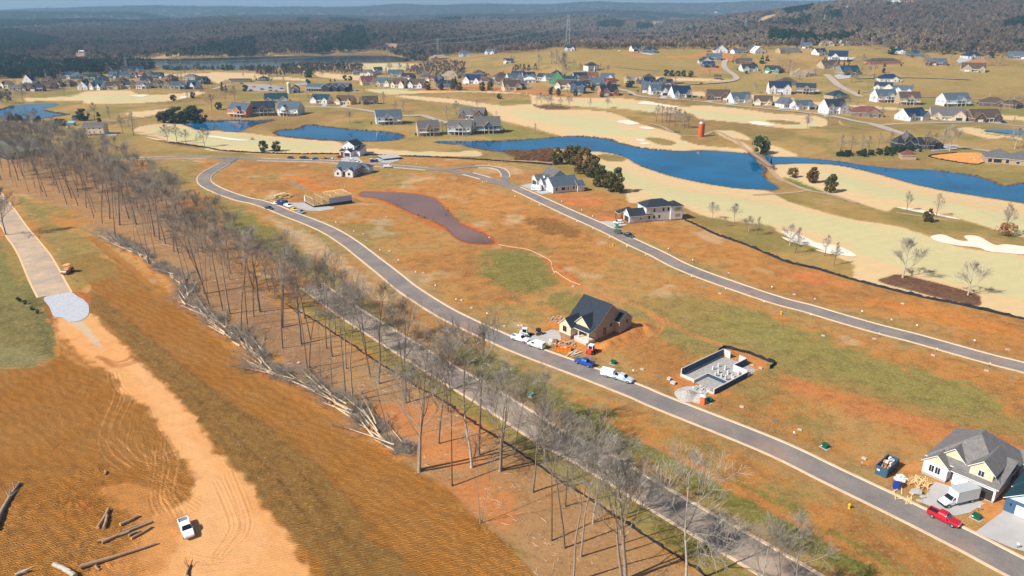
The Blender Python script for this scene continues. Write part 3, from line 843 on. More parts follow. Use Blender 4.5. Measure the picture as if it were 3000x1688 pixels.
# keep the sheet just under the ponds
for pl in POLY.values():
    m = np.flatnonzero((GX > pl[:, 0].min()) & (GX < pl[:, 0].max()) & (GY > pl[:, 1].min()) & (GY < pl[:, 1].max()))
    k = inpoly(GX[m], GY[m], pl)
    dd = segdist(GX[m[k]], GY[m[k]], pl)
    GZ[m[k]] = GZ[m[k]] - .9 * sstep(0, 4, dd)
GZ[(GY > 1200)] = np.maximum(GZ[(GY > 1200)], -1.5)
me = raw_mesh('ground', np.stack([GX, GY, GZ], 1), F, M_GROUND, dict(cover=np.hstack([np.clip(col, 0, 1), one]), texture=np.hstack([tex, one])), True)
tag(link('ground', me), kind='structure')
# land beyond the surveyed sheet, behind and beside the drone
b_ = MB(); b_.add([(-22000, -6000, -9), (22000, -6000, -9), (22000, 17500, -9), (-22000, 17500, -9)], [(0, 1, 2, 3)])
tag(b_.build('outer_ground', mat('outer ground', s2l(120, 105, 80), .95, .25, .004)), kind='structure')


# ------------------------------------------------------------------ flat sheets lying on the land
def lift(x, y):
    return .02 + np.hypot(x, y) * .00022


def sheet(name, poly, m, dz=0., z=None, parent=None, cell=None):
    """tessellated polygon draped on the terrain (world xy outline)"""
    import bmesh
    bm = bmesh.new()
    vs = [bm.verts.new((p[0], p[1], 0)) for p in poly]
    f = bm.faces.new(vs)
    bmesh.ops.triangulate(bm, faces=[f], ngon_method='EAR_CLIP')
    if z is None:
        cell = cell or max(3., math.hypot(*np.mean(poly, 0)) * .02)
        for _ in range(5):
            es = [e for e in bm.edges if e.calc_length() > cell]
            if not es: break
            bmesh.ops.subdivide_edges(bm, edges=es, cuts=1)
            bmesh.ops.triangulate(bm, faces=bm.faces[:])
    co = np.array([v.co[:] for v in bm.verts])
    zz = terr(co[:, 0], co[:, 1]) + lift(co[:, 0], co[:, 1]) + dz if z is None else np.full(len(co), z)
    for v, q in zip(bm.verts, zz): v.co.z = q
    for f in bm.faces:
        if f.normal.z < 0: f.normal_flip()
    bm.normal_update()
    me = bpy.data.meshes.new(name)
    bm.to_mesh(me); bm.free()
    me.materials.append(m)
    for p in me.polygons:
        pass
    return link(name, me, parent)


def ribbon(name, pts, width, m, dz=0., parent=None, off=0., n=8, thick=0., mside=None):
    """strip of given width (metres) along a world polyline, shifted sideways by off"""
    pl = smooth(pts[:, :2], False, n)
    dv = np.gradient(pl, axis=0); nn = np.stack([-dv[:, 1], dv[:, 0]], 1); nn /= np.linalg.norm(nn, axis=1)[:, None] + 1e-9
    a = pl + nn * (off + width / 2); b = pl + nn * (off - width / 2)
    za = terr(a[:, 0], a[:, 1]) + lift(a[:, 0], a[:, 1]) + dz; zb = terr(b[:, 0], b[:, 1]) + lift(b[:, 0], b[:, 1]) + dz
    if not thick:
        zm = np.maximum(za, zb); za = zm; zb = zm
    N = len(pl)
    V = np.vstack([np.column_stack([a, za]), np.column_stack([b, zb])])
    i = np.arange(N - 1)
    F = np.stack([i + N, i + N + 1, i + 1, i], 1)
    if thick:
        V = np.vstack([V, V - np.array([0, 0, thick])])
        F = np.vstack([F, np.stack([i, i + 1, i + 1 + 2 * N, i + 2 * N], 1), np.stack([i + N + 1, i + N, i + 3 * N, i + 3 * N + 1], 1)])
    me = raw_mesh(name, V, F, m)
    return link(name, me, parent), pl, nn


def asphalt(name, base, tint):
    m = bpy.data.materials.new(name)
    t, n, l, b = nt(m)
    b.inputs['Roughness'].default_value = .85; b.inputs['Specular IOR Level'].default_value = .25
    tc = n.new('ShaderNodeTexCoord')
    a = n.new('ShaderNodeTexNoise'); a.inputs['Scale'].default_value = .12; a.inputs['Detail'].default_value = 6; a.inputs['Roughness'].default_value = .7
    c = n.new('ShaderNodeTexNoise'); c.inputs['Scale'].default_value = 4; c.inputs['Detail'].default_value = 3
    for q in (a, c): l.new(tc.outputs['Object'], q.inputs['Vector'])
    r1 = n.new('ShaderNodeValToRGB'); r1.color_ramp.elements[0].position = .35; r1.color_ramp.elements[1].position = .72
    r1.color_ramp.elements[0].color = base + (1,); r1.color_ramp.elements[1].color = tint + (1,)
    l.new(a.outputs[0], r1.inputs[0])
    st = n.new('ShaderNodeTexNoise'); st.inputs['Scale'].default_value = .045; st.inputs['Detail'].default_value = 7; st.inputs['Roughness'].default_value = .75; l.new(tc.outputs['Object'], st.inputs['Vector'])
    sr = n.new('ShaderNodeMapRange'); sr.inputs[1].default_value = .52; sr.inputs[2].default_value = .72; sr.inputs[4].default_value = .45; l.new(st.outputs[0], sr.inputs[0])
    ms = n.new('ShaderNodeMix'); ms.data_type = 'RGBA'; ms.inputs[7].default_value = s2l(184, 132, 96) + (1,); l.new(sr.outputs[0], ms.inputs[0]); l.new(r1.outputs[0], ms.inputs[6])
    mx = n.new('ShaderNodeMix'); mx.data_type = 'RGBA'; mx.blend_type = 'OVERLAY'; mx.inputs[0].default_value = .35
    l.new(ms.outputs[2], mx.inputs[6]); l.new(c.outputs[0], mx.inputs[7])
    l.new(mx.outputs[2], b.inputs['Base Color'])
    return m


M_ASPH = asphalt('road asphalt', s2l(116, 110, 108), s2l(146, 134, 124))
M_ASPH2 = asphalt('dusty lane asphalt', s2l(136, 124, 114), s2l(176, 154, 132))
M_LEFT = asphalt('dusty concrete road', s2l(160, 144, 130), s2l(204, 174, 140))
M_CURB = mat('kerb concrete', s2l(208, 182, 154), .8, .14, .35)
M_CONC = mat('pale concrete', s2l(176, 172, 168), .8, .08, .3)
M_TANROAD = mat('far road surface', s2l(172, 158, 142), .85, .1, .1)
M_PATH = mat('cart path', s2l(176, 142, 116), .85, .12, .2)
M_GRAV = mat('grey gravel', s2l(178, 180, 186), .9, .22, 1.6)
M_SAND = mat('bunker sand', s2l(226, 212, 192), .9, .1, .15)

ROADS = {}


def road(name, spec, width, m, kerb=True, hw=.42):
    pts = Gs(px(spec))
    o, pl, nn = ribbon(name, pts, width, m, .0)
    tag(o, kind='structure')
    ROADS[name] = pl
    return pts


r1 = road('main_road', RD1, 6.7, M_ASPH)
r2 = road('upper_road', RD2, 6.7, M_ASPH)
r2b = road('loop_road', RD2B, 4.6, M_ASPH)
r3 = road('back_lane', RD3, 7.6, M_ASPH2)


def kerb_run(pts, off, gaps=(), skip=None):
    pl = smooth(pts[:, :2], False, 8)
    dv = np.gradient(pl, axis=0); nn = np.stack([-dv[:, 1], dv[:, 0]], 1); nn /= np.linalg.norm(nn, axis=1)[:, None] + 1e-9
    q = pl + nn * off
    V = []; F = []
    w = .36; h = .12
    zz = terr(q[:, 0], q[:, 1]) + lift(q[:, 0], q[:, 1])
    keep = np.ones(len(q) - 1, bool)
    if skip is not None:
        for sk in skip:
            keep &= ~(np.hypot(q[:-1, 0] - sk[0], q[:-1, 1] - sk[1]) < sk[2])
    for i in range(len(q)):
        for s, z in ((-w, 0), (-w * .7, h), (w, h), (w, -.3)):
            p = q[i] + nn[i] * s * (1 if off > 0 else -1)
            V.append((p[0], p[1], zz[i] + z))
    for i in range(len(q) - 1):
        if keep[i]:
            for k in range(3):
                F.append((i * 4 + k, i * 4 + 4 + k, i * 4 + 5 + k, i * 4 + 1 + k))
    return np.array(V), np.array(F)


def kerb(name, pts, off, skip=None, m=None):
    V, F = kerb_run(pts, off, skip=skip)
    o = link(name, raw_mesh(name, V, F, m or M_CURB))
    tag(o, kind='structure')


J1 = list(G(*T1('F', 2340, 48))[:2]) + [17]
J2 = list(G(*T1('G', 1960, 262))[:2]) + [16]
J3 = list(G(*T1('G', 2450, 400))[:2]) + [16]
for pts, wd, sk in ((r1, 6.7, [J1]), (r2, 6.7, [J1, J2, J3]), (r2b, 4.6, [J2, J3]), (r3, 7.6, [])):
    kerb('kerb', pts, wd / 2 + .2, sk)
    kerb('kerb', pts, -wd / 2 - .2, sk)

# left road, gravel apron
o = sheet('concrete_road', Gs(px("F -260,130 0,390 140,560 270,750 380,880 480,1000 570,1140 640,1270 720,1408 L 440,100 380,118 F 300,1280 250,1160 200,1040 140,930 75,840 0,715 -260,480"))[:, :2], M_LEFT); tag(o, kind='structure')
for sp_ in ("F -260,120 0,382 140,552 275,742 385,872 485,992 575,1132 645,1262 722,1400", "F -260,488 0,722 70,846 136,936 196,1046 246,1166 296,1286 378,1452"):
    o, _, _ = ribbon('road_edge', Gs(px(sp_)), .7, mat('dusty road edge', s2l(222, 184, 140), .85, .1, .4), .05, n=6); tag(o, kind='structure')
o = sheet('gravel_apron', smooth(Gs(px("L 440,118 560,85 715,60 780,100 850,140 895,200 885,290 800,345 700,355 625,312 540,300 500,210"))[:, :2], True, 3), M_GRAV, .03); tag(o, kind='structure')
for s_ in SAND:
    o = sheet('sand_bunker', smooth(Gs(px(s_))[:, :2], True, 4), M_SAND, .05); tag(o, kind='structure')

FAR_ROADS = [("D 1400,320 1375,390 1400,440 1470,490 1530,540 1520,575 1400,605 1200,622 1000,630 880,622", 7), ("D 80,700 200,730 250,765 400,795 700,822 1100,850 1500,900 2000,950 2576,1010 2700,1050", 6),
             ("E 140,1030 400,1085 700,1140 900,1205 1080,1270", 7), ("E 780,1148 1000,1130 1300,1124 1700,1115 2100,1115 2700,1175", 5), ("E 90,510 150,560 250,650 350,705 450,750 520,790", 8), ("E 470,562 800,553 1300,553 1600,565 1900,575", 6),
             ("B 1190,492 1500,492 1800,502 2100,545 2300,580 2576,605 C 150,595 300,640 480,690", 7), ("E 540,730 650,740 740,752", 5), ("E 1250,790 1600,800 1900,815 2576,850", 4), ("I 1300,100 1000,0", 6), ("I 1700,220 2100,270 2350,310", 6),
             ("D 0,412 250,440 500,462 560,465", 3), ("C 600,240 1100,250 1800,285 2100,300", 4), ("A 2100,860 2000,840", 4), ("B 100,270 160,250 300,210 480,200", 6), ("A 1300,655 1500,660 1900,612", 3), ("D -90,680 80,700 160,720", 9), ("B 1950,205 2300,240 C 100,262 500,262", 4)]
for s_, wd in FAR_ROADS:
    o, _, _ = ribbon('far_road', Gs(px(s_)), wd, M_TANROAD, .1); tag(o, kind='structure')
for s_, wd in (("D 440,1120 600,1165 700,1220 820,1245", 3), ("H 1690,60 1900,60 2060,20 2250,110 2330,180 2400,240", 3), ("I 0,440 60,510 120,570 220,612 400,680 560,710 700,745 900,810", 3.2), ("I -150,728 0,720 200,708 330,692 420,672", 2.6), ("C 1000,1160 1450,1170 1800,1195 1900,1210", 2.5), ("E 250,1090 300,1150 500,1180 800,1215", 2), ("I 1290,905 1500,935 1800,985", 2)):
    o, _, _ = ribbon('cart_path', Gs(px(s_)), wd, M_PATH, .05); tag(o, kind='structure')
for s_ in ("B 480,195 760,200 1000,240 1010,292 860,300 640,295 540,285", "A 1150,835 1270,800 1350,800 1480,820 1460,850 1250,850 1060,845", "B 1130,190 1290,180 1300,215 1140,225", "I 1650,215 1920,225 1900,265 1640,290"):
    o = sheet('car_park', Gs(px(s_))[:, :2], asphalt('car park asphalt', s2l(150, 142, 138), s2l(172, 160, 150)) if s_[0] == 'B' else M_CONC, .08); tag(o, kind='structure')
DRIVES = ["K 110,735 400,640 480,655 500,770 380,800 330,760", "K 1650,1290 1660,1240 1740,1215 1900,1200 2010,1240 1900,1330 1880,1340 1740,1340", "Q 1180,880 1290,720 1400,750 1680,890 1560,960 1450,985",
          "Q 1605,1110 1820,950 1983,1010 2300,1170 1983,1260 1890,1235", "G 860,150 1000,120 1080,190 1010,205 860,185", "G 1215,150 1260,120 1450,118 1440,175 1330,205 1200,190", "H 870,925 960,920 1120,940 1160,960 1040,985 990,990", "H 80,565 180,545 300,570 420,625 300,655 200,610",
          "G 330,600 560,600 790,645 780,665 640,685 520,680 400,650", "D 1110,850 1180,838 1270,842 1200,860", "D 1390,880 1480,850 1570,875 1480,890", "D 2050,945 2110,920 2240,930 2130,950", "D 710,815 770,795 870,800 760,830", "D 550,800 620,780 680,795 600,812",
          "E 180,525 260,505 400,520 390,555 240,570", "E 1930,330 1770,300 1720,340 1760,370", "E 2230,1085 2300,1080 2330,1120 2200,1120", "B 1460,480 1490,450 1550,450 1520,485", "B 1690,495 1740,462 1800,465 1770,505", "D 270,245 400,230 500,265 480,270 330,245", "E 950,755 1040,725 1100,745 1000,790", "D 2440,730 2576,700 2576,725 2480,742",
          "E 330,300 470,290 400,330", "Z 2400,1395 2450,1420 2576,1400 2640,1440"]
for s_ in DRIVES[:-1]:
    o = sheet('driveway', Gs(px(s_))[:, :2], M_CONC, .04); tag(o, kind='structure')


# water
def water(name, base, rough=.06, bump=.02, sc=.6, ior=1.33, spec=.5):
    m = bpy.data.materials.new(name)
    t, n, l, b = nt(m)
    b.inputs['Roughness'].default_value = rough
    vn = n.new('ShaderNodeTexNoise'); vn.inputs['Scale'].default_value = .03; vn.inputs['Detail'].default_value = 4; cr = n.new('ShaderNodeValToRGB')
    cr.color_ramp.elements[0].position = .3; cr.color_ramp.elements[1].position = .7; cr.color_ramp.elements[0].color = tuple(q * .72 for q in base) + (1,); cr.color_ramp.elements[1].color = tuple(q * 1.15 for q in base) + (1,)
    l.new(vn.outputs[0], cr.inputs[0]); l.new(cr.outputs[0], b.inputs['Base Color'])
    b.inputs['IOR'].default_value = ior
    b.inputs['Specular IOR Level'].default_value = spec
    tc = n.new('ShaderNodeTexCoord'); a = n.new('ShaderNodeTexNoise'); a.inputs['Scale'].default_value = sc; a.inputs['Detail'].default_value = 3
    l.new(tc.outputs['Object'], vn.inputs['Vector'])
    l.new(tc.outputs['Object'], a.inputs['Vector'])
    bp = n.new('ShaderNodeBump'); bp.inputs['Strength'].default_value = .25; bp.inputs['Distance'].default_value = bump
    l.new(a.outputs[0], bp.inputs['Height']); l.new(bp.outputs[0], b.inputs['Normal'])
    return m


M_WATER = water('pond water', (0.0, .10, .225), .03, .012, ior=1.17, spec=.5)
M_REDW = water('muddy pond water', s2l(124, 94, 84), .12, .02, spec=.2)
M_LAKE = water('lake water', (.03, .045, .045), .1, .06, ior=1.12)
for k, pl in POLY.items():
    o = sheet('pond_water' if k != 'lake' else 'lake_water', pl, M_REDW if k == 'red' else (M_LAKE if k == 'lake' else M_WATER), z=.035 if k != 'lake' else .3)
    tag(o, kind='structure')
for s_ in ("E 2060,1225 2250,1215 2576,1225 2760,1260 2576,1275 2300,1250", "D 740,600 860,600 870,622 760,626"):
    pl = smooth(Gs(px(s_))[:, :2], True, 4)
    o = sheet('small_pond_water', pl, M_WATER, z=float(terr(*pl.mean(0))) + .6); tag(o, kind='structure')
# ------------------------------------------------------------------ trees
def seg_mesh(name, segs, sides, mats, bark=0):
    """segs: rows of x0 y0 z0 x1 y1 z1 r0 r1 ; open tapered tubes"""
    S = np.asarray(segs, float)
    p0, p1 = S[:, :3], S[:, 3:6]
    d = p1 - p0; d /= np.linalg.norm(d, axis=1)[:, None] + 1e-9
    ref = np.where(np.abs(d[:, 2:3]) > .8, [[1., 0, 0]], [[0, 0, 1.]])
    a = np.cross(d, ref); a /= np.linalg.norm(a, axis=1)[:, None] + 1e-9
    b = np.cross(d, a)
    t = np.arange(sides) * 2 * np.pi / sides
    ring = a[:, None] * np.cos(t)[None, :, None] + b[:, None] * np.sin(t)[None, :, None]
    V = np.concatenate([p0[:, None] + ring * S[:, 6, None, None], p1[:, None] + ring * S[:, 7, None, None]], 1)
    n = len(S); i = np.arange(n)[:, None] * 2 * sides; k = np.arange(sides)[None]; k2 = (k + 1) % sides
    F = np.stack([i + k, i + k2, i + sides + k2, i + sides + k], 2).reshape(-1, 4)
    return raw_mesh(name, V.reshape(-1, 3), F, mats, smoothf=(sides > 3))


def rot_about(v, axis, ang):
    axis = axis / (np.linalg.norm(axis) + 1e-9)
    return v * math.cos(ang) + np.cross(axis, v) * math.sin(ang) + axis * np.dot(axis, v) * (1 - math.cos(ang))


def grow(rs, p, d, L, r, lvl, out, maxl, up=.12, spread=.55, twigs=5, nseg=4, leafy=1.0):
    """one limb and everything it carries; out[lvl] collects segments"""
    pts = [(p.copy(), r)]
    dd = d.copy()
    for k in range(nseg):
        dd = dd + rs.normal(0, .09 + .04 * lvl, 3) + np.array([0, 0, up * .5]); dd /= np.linalg.norm(dd)
        q = pts[-1][0] + dd * L / nseg
        rr = r * (1 - (k + 1) / nseg * .72)
        out[min(lvl, 3)].append((*pts[-1][0], *q, pts[-1][1], rr))
        pts.append((q, rr))
    if lvl >= maxl:
        return
    nb = twigs if lvl >= 1 else twigs + 1
    for j in range(nb):
        f = .25 + .75 * (j + rs.random() * .7) / nb
        f = min(f, .98)
        k = min(int(f * nseg), nseg - 1); fr = f * nseg - k
        q = pts[k][0] * (1 - fr) + pts[k + 1][0] * fr
        ax = np.cross(dd, rs.normal(0, 1, 3))
        nd = rot_about(dd, ax, spread * (.7 + .6 * rs.random()))
        grow(rs, q, nd, L * (.62 - .18 * f + .12 * rs.random()), max(pts[k][1] * .55, .012), lvl + 1, out, maxl, up, spread, twigs, 3 if lvl < 1 else 2)


M_BARK = [mat('bark grey', s2l(150, 138, 124), .9, .3, 1.2, bump=.05), mat('bark dark', s2l(120, 110, 100), .9, .3, 1.2), mat('bark pale', s2l(176, 168, 154), .9, .25, 1.0), mat('bark brown', s2l(110, 88, 70), .9, .3, 1.2)]
M_TWIG = [mat('twigs grey', s2l(152, 144, 132), .95, .25, .6), mat('twigs dark', s2l(138, 130, 118), .95, .25, .6), mat('twigs pale', s2l(160, 152, 140), .95, .2, .6), mat('twigs brown', s2l(152, 140, 126), .95, .25, .6)]


def forest_tree(seed, H=24, fork=.5, r0=.24, stems=1, spread=.5, limbs=7, maxl=4, tw=4, lean=.04, kind=0, widen=1., rmin=.018):
    """tall bare woodland tree: returns (trunk mesh, crown mesh)"""
    rs = np.random.default_rng(seed)
    trunk = []; out = [[], [], [], []]
    for s in range(stems):
        p = np.array([0., 0, 0]) + (rs.normal(0, .35, 3) * [1, 1, 0] if stems > 1 else 0)
        d = np.array([rs.normal(0, lean + .05 * (stems - 1)), rs.normal(0, lean + .05 * (stems - 1)), 1.]); d /= np.linalg.norm(d)
        Hs = H * (1 - .12 * s)
        n = 10; r = r0 * (1 - .2 * s)
        trunk.append((p[0], p[1], -.4, p[0], p[1], .5, r * 1.55, r * 1.08)); p = p + [0, 0, .5]
        ang0 = rs.random() * 6.28
        for k in range(n):
            d = d + rs.normal(0, .035, 3) * [1, 1, .1]; d /= np.linalg.norm(d)
            q = p + d * (Hs * .9 / n)
            ra = r * (1 - .78 * k / n); rb = r * (1 - .78 * (k + 1) / n)
            trunk.append((*p, *q, ra, rb))
            f = (k + 1) / n
            if f > fork - .05:
                for j in range(max(1, round(limbs / (n * (1 - fork) + 1)))):
                    ang0 += 2.4 + rs.normal(0, .3)
                    el = R(38 + 30 * f + rs.normal(0, 8))
                    nd = np.array([math.cos(ang0) * math.cos(el) * widen, math.sin(ang0) * math.cos(el) * widen, math.sin(el)]); nd /= np.linalg.norm(nd)
                    L = H * (.34 * (1.15 - .75 * (f - fork) / (1 - fork + .01))) * (.8 + .4 * rs.random()) * widen
                    grow(rs, q, nd, L, max(rb * .62, .04), 1, out, maxl, .16, spread, tw)
            p = q
        grow(rs, p, d, H * .14, r * .2, 1, out, maxl, .1, spread, tw)
    big = out[1] + out[0]; small = out[2]; tiny = out[3]
    S = np.array(trunk)
    S2 = np.array(big + small + tiny); S2[:, 6:8] = np.maximum(S2[:, 6:8], rmin)
    return seg_mesh('trunk', S, 8, M_BARK[kind]), seg_mesh('crown', S2, 3, M_TWIG[kind])


def lawn_tree(seed, H=9, kind=0, maxl=4, tw=4, r0=.16, fork=.22, widen=1.15, spread=.5, rmin=.02, limbs=12):
    return forest_tree(seed, H, fork, r0, 1, spread, limbs, maxl, tw, .03, kind, widen, rmin)


def foliage(name, seed, H, Rr, shape, n, leaf, m, z0=.08, lobes=9):
    """crown of small leaf faces gathered in clumps inside an uneven outline"""
    rs = np.random.default_rng(seed)
    L = []
    for k in range(lobes * 3):
        z = rs.random() ** (1.0 if shape != 'cone' else 1.35)
        if shape == 'cone': rad = Rr * (1 - z) ** .8 * .85
        elif shape == 'column': rad = Rr * (1 - z ** 3) * .75
        elif shape == 'oval': rad = Rr * math.sqrt(max(.02, 1 - (2 * z - .86) ** 2 / 1.35)) * .75
        else: rad = Rr * math.sqrt(max(.02, 1 - (2 * z - 1) ** 2)) * .86
        a = rs.random() * 6.28
        q = rad * (.55 + .5 * rs.random())
        L.append((q * math.cos(a), q * math.sin(a), H * (z0 + (1 - z0) * z * .93), max(Rr * (.34 if shape != 'cone' else .34 * (1.1 - z * .7)) * (.7 + .6 * rs.random()), leaf)))
    L = np.array(L)
    idx = rs.integers(0, len(L), n)
    d = rs.normal(0, 1, (n, 3)); d /= np.linalg.norm(d, axis=1)[:, None]
    rr = (.55 + .45 * rs.random(n)) ** .7
    c = L[idx, :3] + d * (L[idx, 3] * rr)[:, None] * [1, 1, .85]
    c[:, 2] = np.clip(c[:, 2], H * z0 * .8, H)
    nrm = d + rs.normal(0, .5, (n, 3)); nrm /= np.linalg.norm(nrm, axis=1)[:, None]
    a = np.cross(nrm, rs.normal(0, 1, (n, 3))); a /= np.linalg.norm(a, axis=1)[:, None]
    b = np.cross(nrm, a)
    s = leaf * (.6 + .8 * rs.random(n))[:, None]
    V = np.stack([c - a * s, c - b * s * .6, c + a * s, c + b * s * .7], 1).reshape(-1, 3)
    F = np.arange(4 * n).reshape(n, 4)
    return raw_mesh(name, V, F, m)


def leaf_mat(name, c1, c2, sc=.5):
    m = bpy.data.materials.new(name)
    t, n, l, b = nt(m)
    b.inputs['Roughness'].default_value = .7; b.inputs['Specular IOR Level'].default_value = .2
    tc = n.new('ShaderNodeTexCoord'); a = n.new('ShaderNodeTexNoise'); a.inputs['Scale'].default_value = sc; a.inputs['Detail'].default_value = 6; a.inputs['Roughness'].default_value = .8
    oi = n.new('ShaderNodeObjectInfo')
    va = n.new('ShaderNodeVectorMath'); va.operation = 'ADD'
    l.new(tc.outputs['Object'], va.inputs[0]); l.new(oi.outputs['Random'], va.inputs[1]); l.new(va.outputs[0], a.inputs['Vector'])
    r = n.new('ShaderNodeValToRGB'); e = r.color_ramp.elements
    e[0].position = .32; e[1].position = .68; e[0].color = c1 + (1,); e[1].color = c2 + (1,)
    l.new(a.outputs[0], r.inputs[0]); l.new(r.outputs[0], b.inputs['Base Color'])
    return m


M_CEDAR = leaf_mat('cedar foliage', s2l(44, 58, 26), s2l(104, 92, 44))
M_CEDAR2 = leaf_mat('bronzed cedar foliage', s2l(66, 60, 30), s2l(132, 98, 50))
M_MAG = leaf_mat('glossy evergreen foliage', s2l(26, 46, 28), s2l(66, 84, 44))
M_PINE = leaf_mat('pine foliage', s2l(18, 44, 30), s2l(40, 70, 40))
M_BROWN = leaf_mat('dead oak leaves', s2l(120, 78, 44), s2l(168, 112, 66))


def tall_trunk(H, r, m=None, bend=0):
    b = MB(); b.tube((0, 0, -.3), (bend, 0, H), r, r * .5, 6)
    return b.mesh('trunk', m or M_BARK[3])


FT = []     # woodland tree meshes
for i, kw in enumerate([dict(seed=1, fork=.52, r0=.26, kind=0), dict(seed=2, fork=.62, r0=.2, kind=1, limbs=6, spread=.42), dict(seed=3, fork=.42, r0=.34, kind=1, limbs=9), dict(seed=4, fork=.55, r0=.2, kind=0, limbs=6, spread=.45),
                        dict(seed=5, fork=.38, r0=.34, kind=0, limbs=10, stems=2), dict(seed=6, fork=.66, r0=.17, kind=3, limbs=5, spread=.4), dict(seed=17, fork=.4, r0=.26, kind=2, limbs=9, widen=1.15), dict(seed=8, fork=.48, r0=.30, kind=1, limbs=8, spread=.6)]):
    FT.append(forest_tree(H=24, tw=5, **kw))
SPINDLE = [forest_tree(31, 19, .6, .11, 1, .4, 4, 3, 3, .03, 1, .8), forest_tree(32, 19, .7, .10, 2, .4, 4, 3, 3, .03, 0, .7)]
LT = [lawn_tree(41, kind=3), lawn_tree(42, kind=0, fork=.3), lawn_tree(43, kind=2, r0=.22, widen=1.35, tw=5), lawn_tree(44, kind=3, fork=.18, spread=.6), lawn_tree(45, kind=1, fork=.26, widen=.9)]


def place_tree(name, parts, p, h, h0, label, cat='tree', group=None, wf=1.):
    r = thing(name, label, cat, p, random.uniform(0, 6.28), group)
    s = h / h0
    r.scale = (s * wf, s * wf, s)
    for nme, me in parts:
        link(nme, me, r)
    return r


def tree_h(p, tile, hpx):
    """metres for a height measured in tile pixels"""
    D = depth(p)
    t = TILES[tile]
    v = (HC - p[2]) / math.hypot(p[0], p[1])
    return hpx / t[2] * D / FPX / math.cos(math.atan(v)) * 1.0


# --- the belt of woodland trees, nearest edge first
BELTROW = []
for tl, s_ in (('N', "40,255,2 265,410,2 455,580,2 270,620,5 545,530,1 525,890,5 540,815,5 710,620,1 765,705,1 655,930,s 765,980,s 905,825,3 1148,910,1 1235,975,7 905,1120,1 970,1150,3 1505,1170,2 1545,1160,s"),
               ('O', "1325,90,s 1658,395,4 1840,115,1 1972,540,5 2170,355,6 2275,920,t 2245,230,1 2470,390,4"),
               ('P', "345,1140,5 455,1205,1 600,1280,3 535,1500,3 960,1500,4 1510,1520,6 1850,1700,0 2100,1750,6 2330,1850,1 2450,1780,0"),
               ('F', "470,435,1 600,400,1 670,510,0 720,450,5 785,525,5 790,435,5 870,545,5 945,650,5 1030,705,5 1105,655,7 1165,855,5 1205,720,2 1295,655,7 1370,715,2 1360,905,s 1495,1045,3 1440,1000,s 1560,1015,s 1555,835,7 1605,865,7 1665,910,1 1750,990,1 1795,1000,5 1910,1055,5 1965,1110,s 1880,1370,3 1915,1300,s 2055,1410,2 2090,1440,s"),
               ('L', "2050,75,3 2110,210,5 2240,245,5 2310,275,0 2430,470,5 2490,385,5 2555,300,5")):
    for w in s_.split():
        a, b, k = w.split(',')
        BELTROW.append((tl, float(a), float(b), k))
KINDW = {'0': 'even forked grey tree on wood edge', '1': 'dark slim high crowned tree on wood edge', '2': 'stout dark tree on wood edge', '3': 'slender grey tree on wood edge',
         '4': 'big twin stemmed tree on wood edge', '5': 'thin straight brown tree on wood edge', '6': 'pale barked wide limbed tree on wood edge', '7': 'dark leaning crowned tree on wood edge', 's': 'spindly sapling on wood edge', 't': 'twin thin wavy stems on wood edge'}
near_pts = []
BR = []
for tl, a, b, k in BELTROW:
    P_ = T1(tl, a, b)
    BR.append((P_[0], P_[1], k))
BR.sort()
cnt = {}
tot = {}
for x, y, k in BR: tot[k] = tot.get(k, 0) + 1
ORD = ['first', 'second', 'third', 'fourth', 'fifth', 'sixth', 'seventh', 'eighth', 'ninth', 'tenth', 'eleventh', 'twelfth', 'thirteenth', 'fourteenth', 'fifteenth', 'sixteenth', 'seventeenth', 'eighteenth', 'nineteenth', 'twentieth'] + ['twenty-' + w for w in ('first', 'second', 'third', 'fourth', 'fifth', 'sixth', 'seventh', 'eighth', 'ninth')] + ['thirtieth'] + ['thirty-' + w for w in ('first', 'second', 'third', 'fourth', 'fifth')]
for x, y, k in BR:
    p = G(x, y)
    near_pts.append(p)
    cnt[k] = cnt.get(k, 0) + 1
    lb = KINDW[k] + ', ' + ORD[cnt[k] - 1] + ' such from the left'
    h = random.uniform(24, 28) if k not in 'st' else random.uniform(15, 22)
    if x > 2080: h *= .62
    tr, cr = (SPINDLE[0 if k == 's' else 1] if k in 'st' else FT[int(k)])
    place_tree('bare_tree', (('trunk', tr), ('crown', cr)), p, h, 24 if k not in 'st' else 19, lb, 'tree', 'bare trees along the near edge of the wood')
# the crowded interior of the belt
inner = Gs(px("F -150,250 250,400 450,430 640,470 900,600 1150,700 1400,800 1700,900 1950,1050 N -700,-250 -300,-50 100,150 450,400 700,560 1000,800 1250,930 1500,1080 O 1850,50 2150,200 2500,330 P 300,1000 700,1230 1200,1449 1700,1700 2150,1700 1400,1220 900,860 400,500 0,250 N 2050,1250 1600,950 1200,690 700,370 330,140 0,-100 F 2350,1080 2100,850 1800,600 1500,380 1250,180 1000,60 600,-60 200,-70 -200,-100"))[:, :2]
rs = np.random.default_rng(5)
bx0, by0 = inner.min(0); bx1, by1 = inner.max(0)
got = [tuple(p[:2]) for p in near_pts]
n_in = 0
crowd = []
PLACES = ['farthest left end', 'second tenth from left', 'third tenth from left', 'stretch above the dozer cut', 'stretch above the short log heap', 'stretch behind the windrow top', 'stretch behind the brushy windrow', 'stretch by the back lane', 'stretch where the silt fence nears', 'nearest corner']
tries = 0
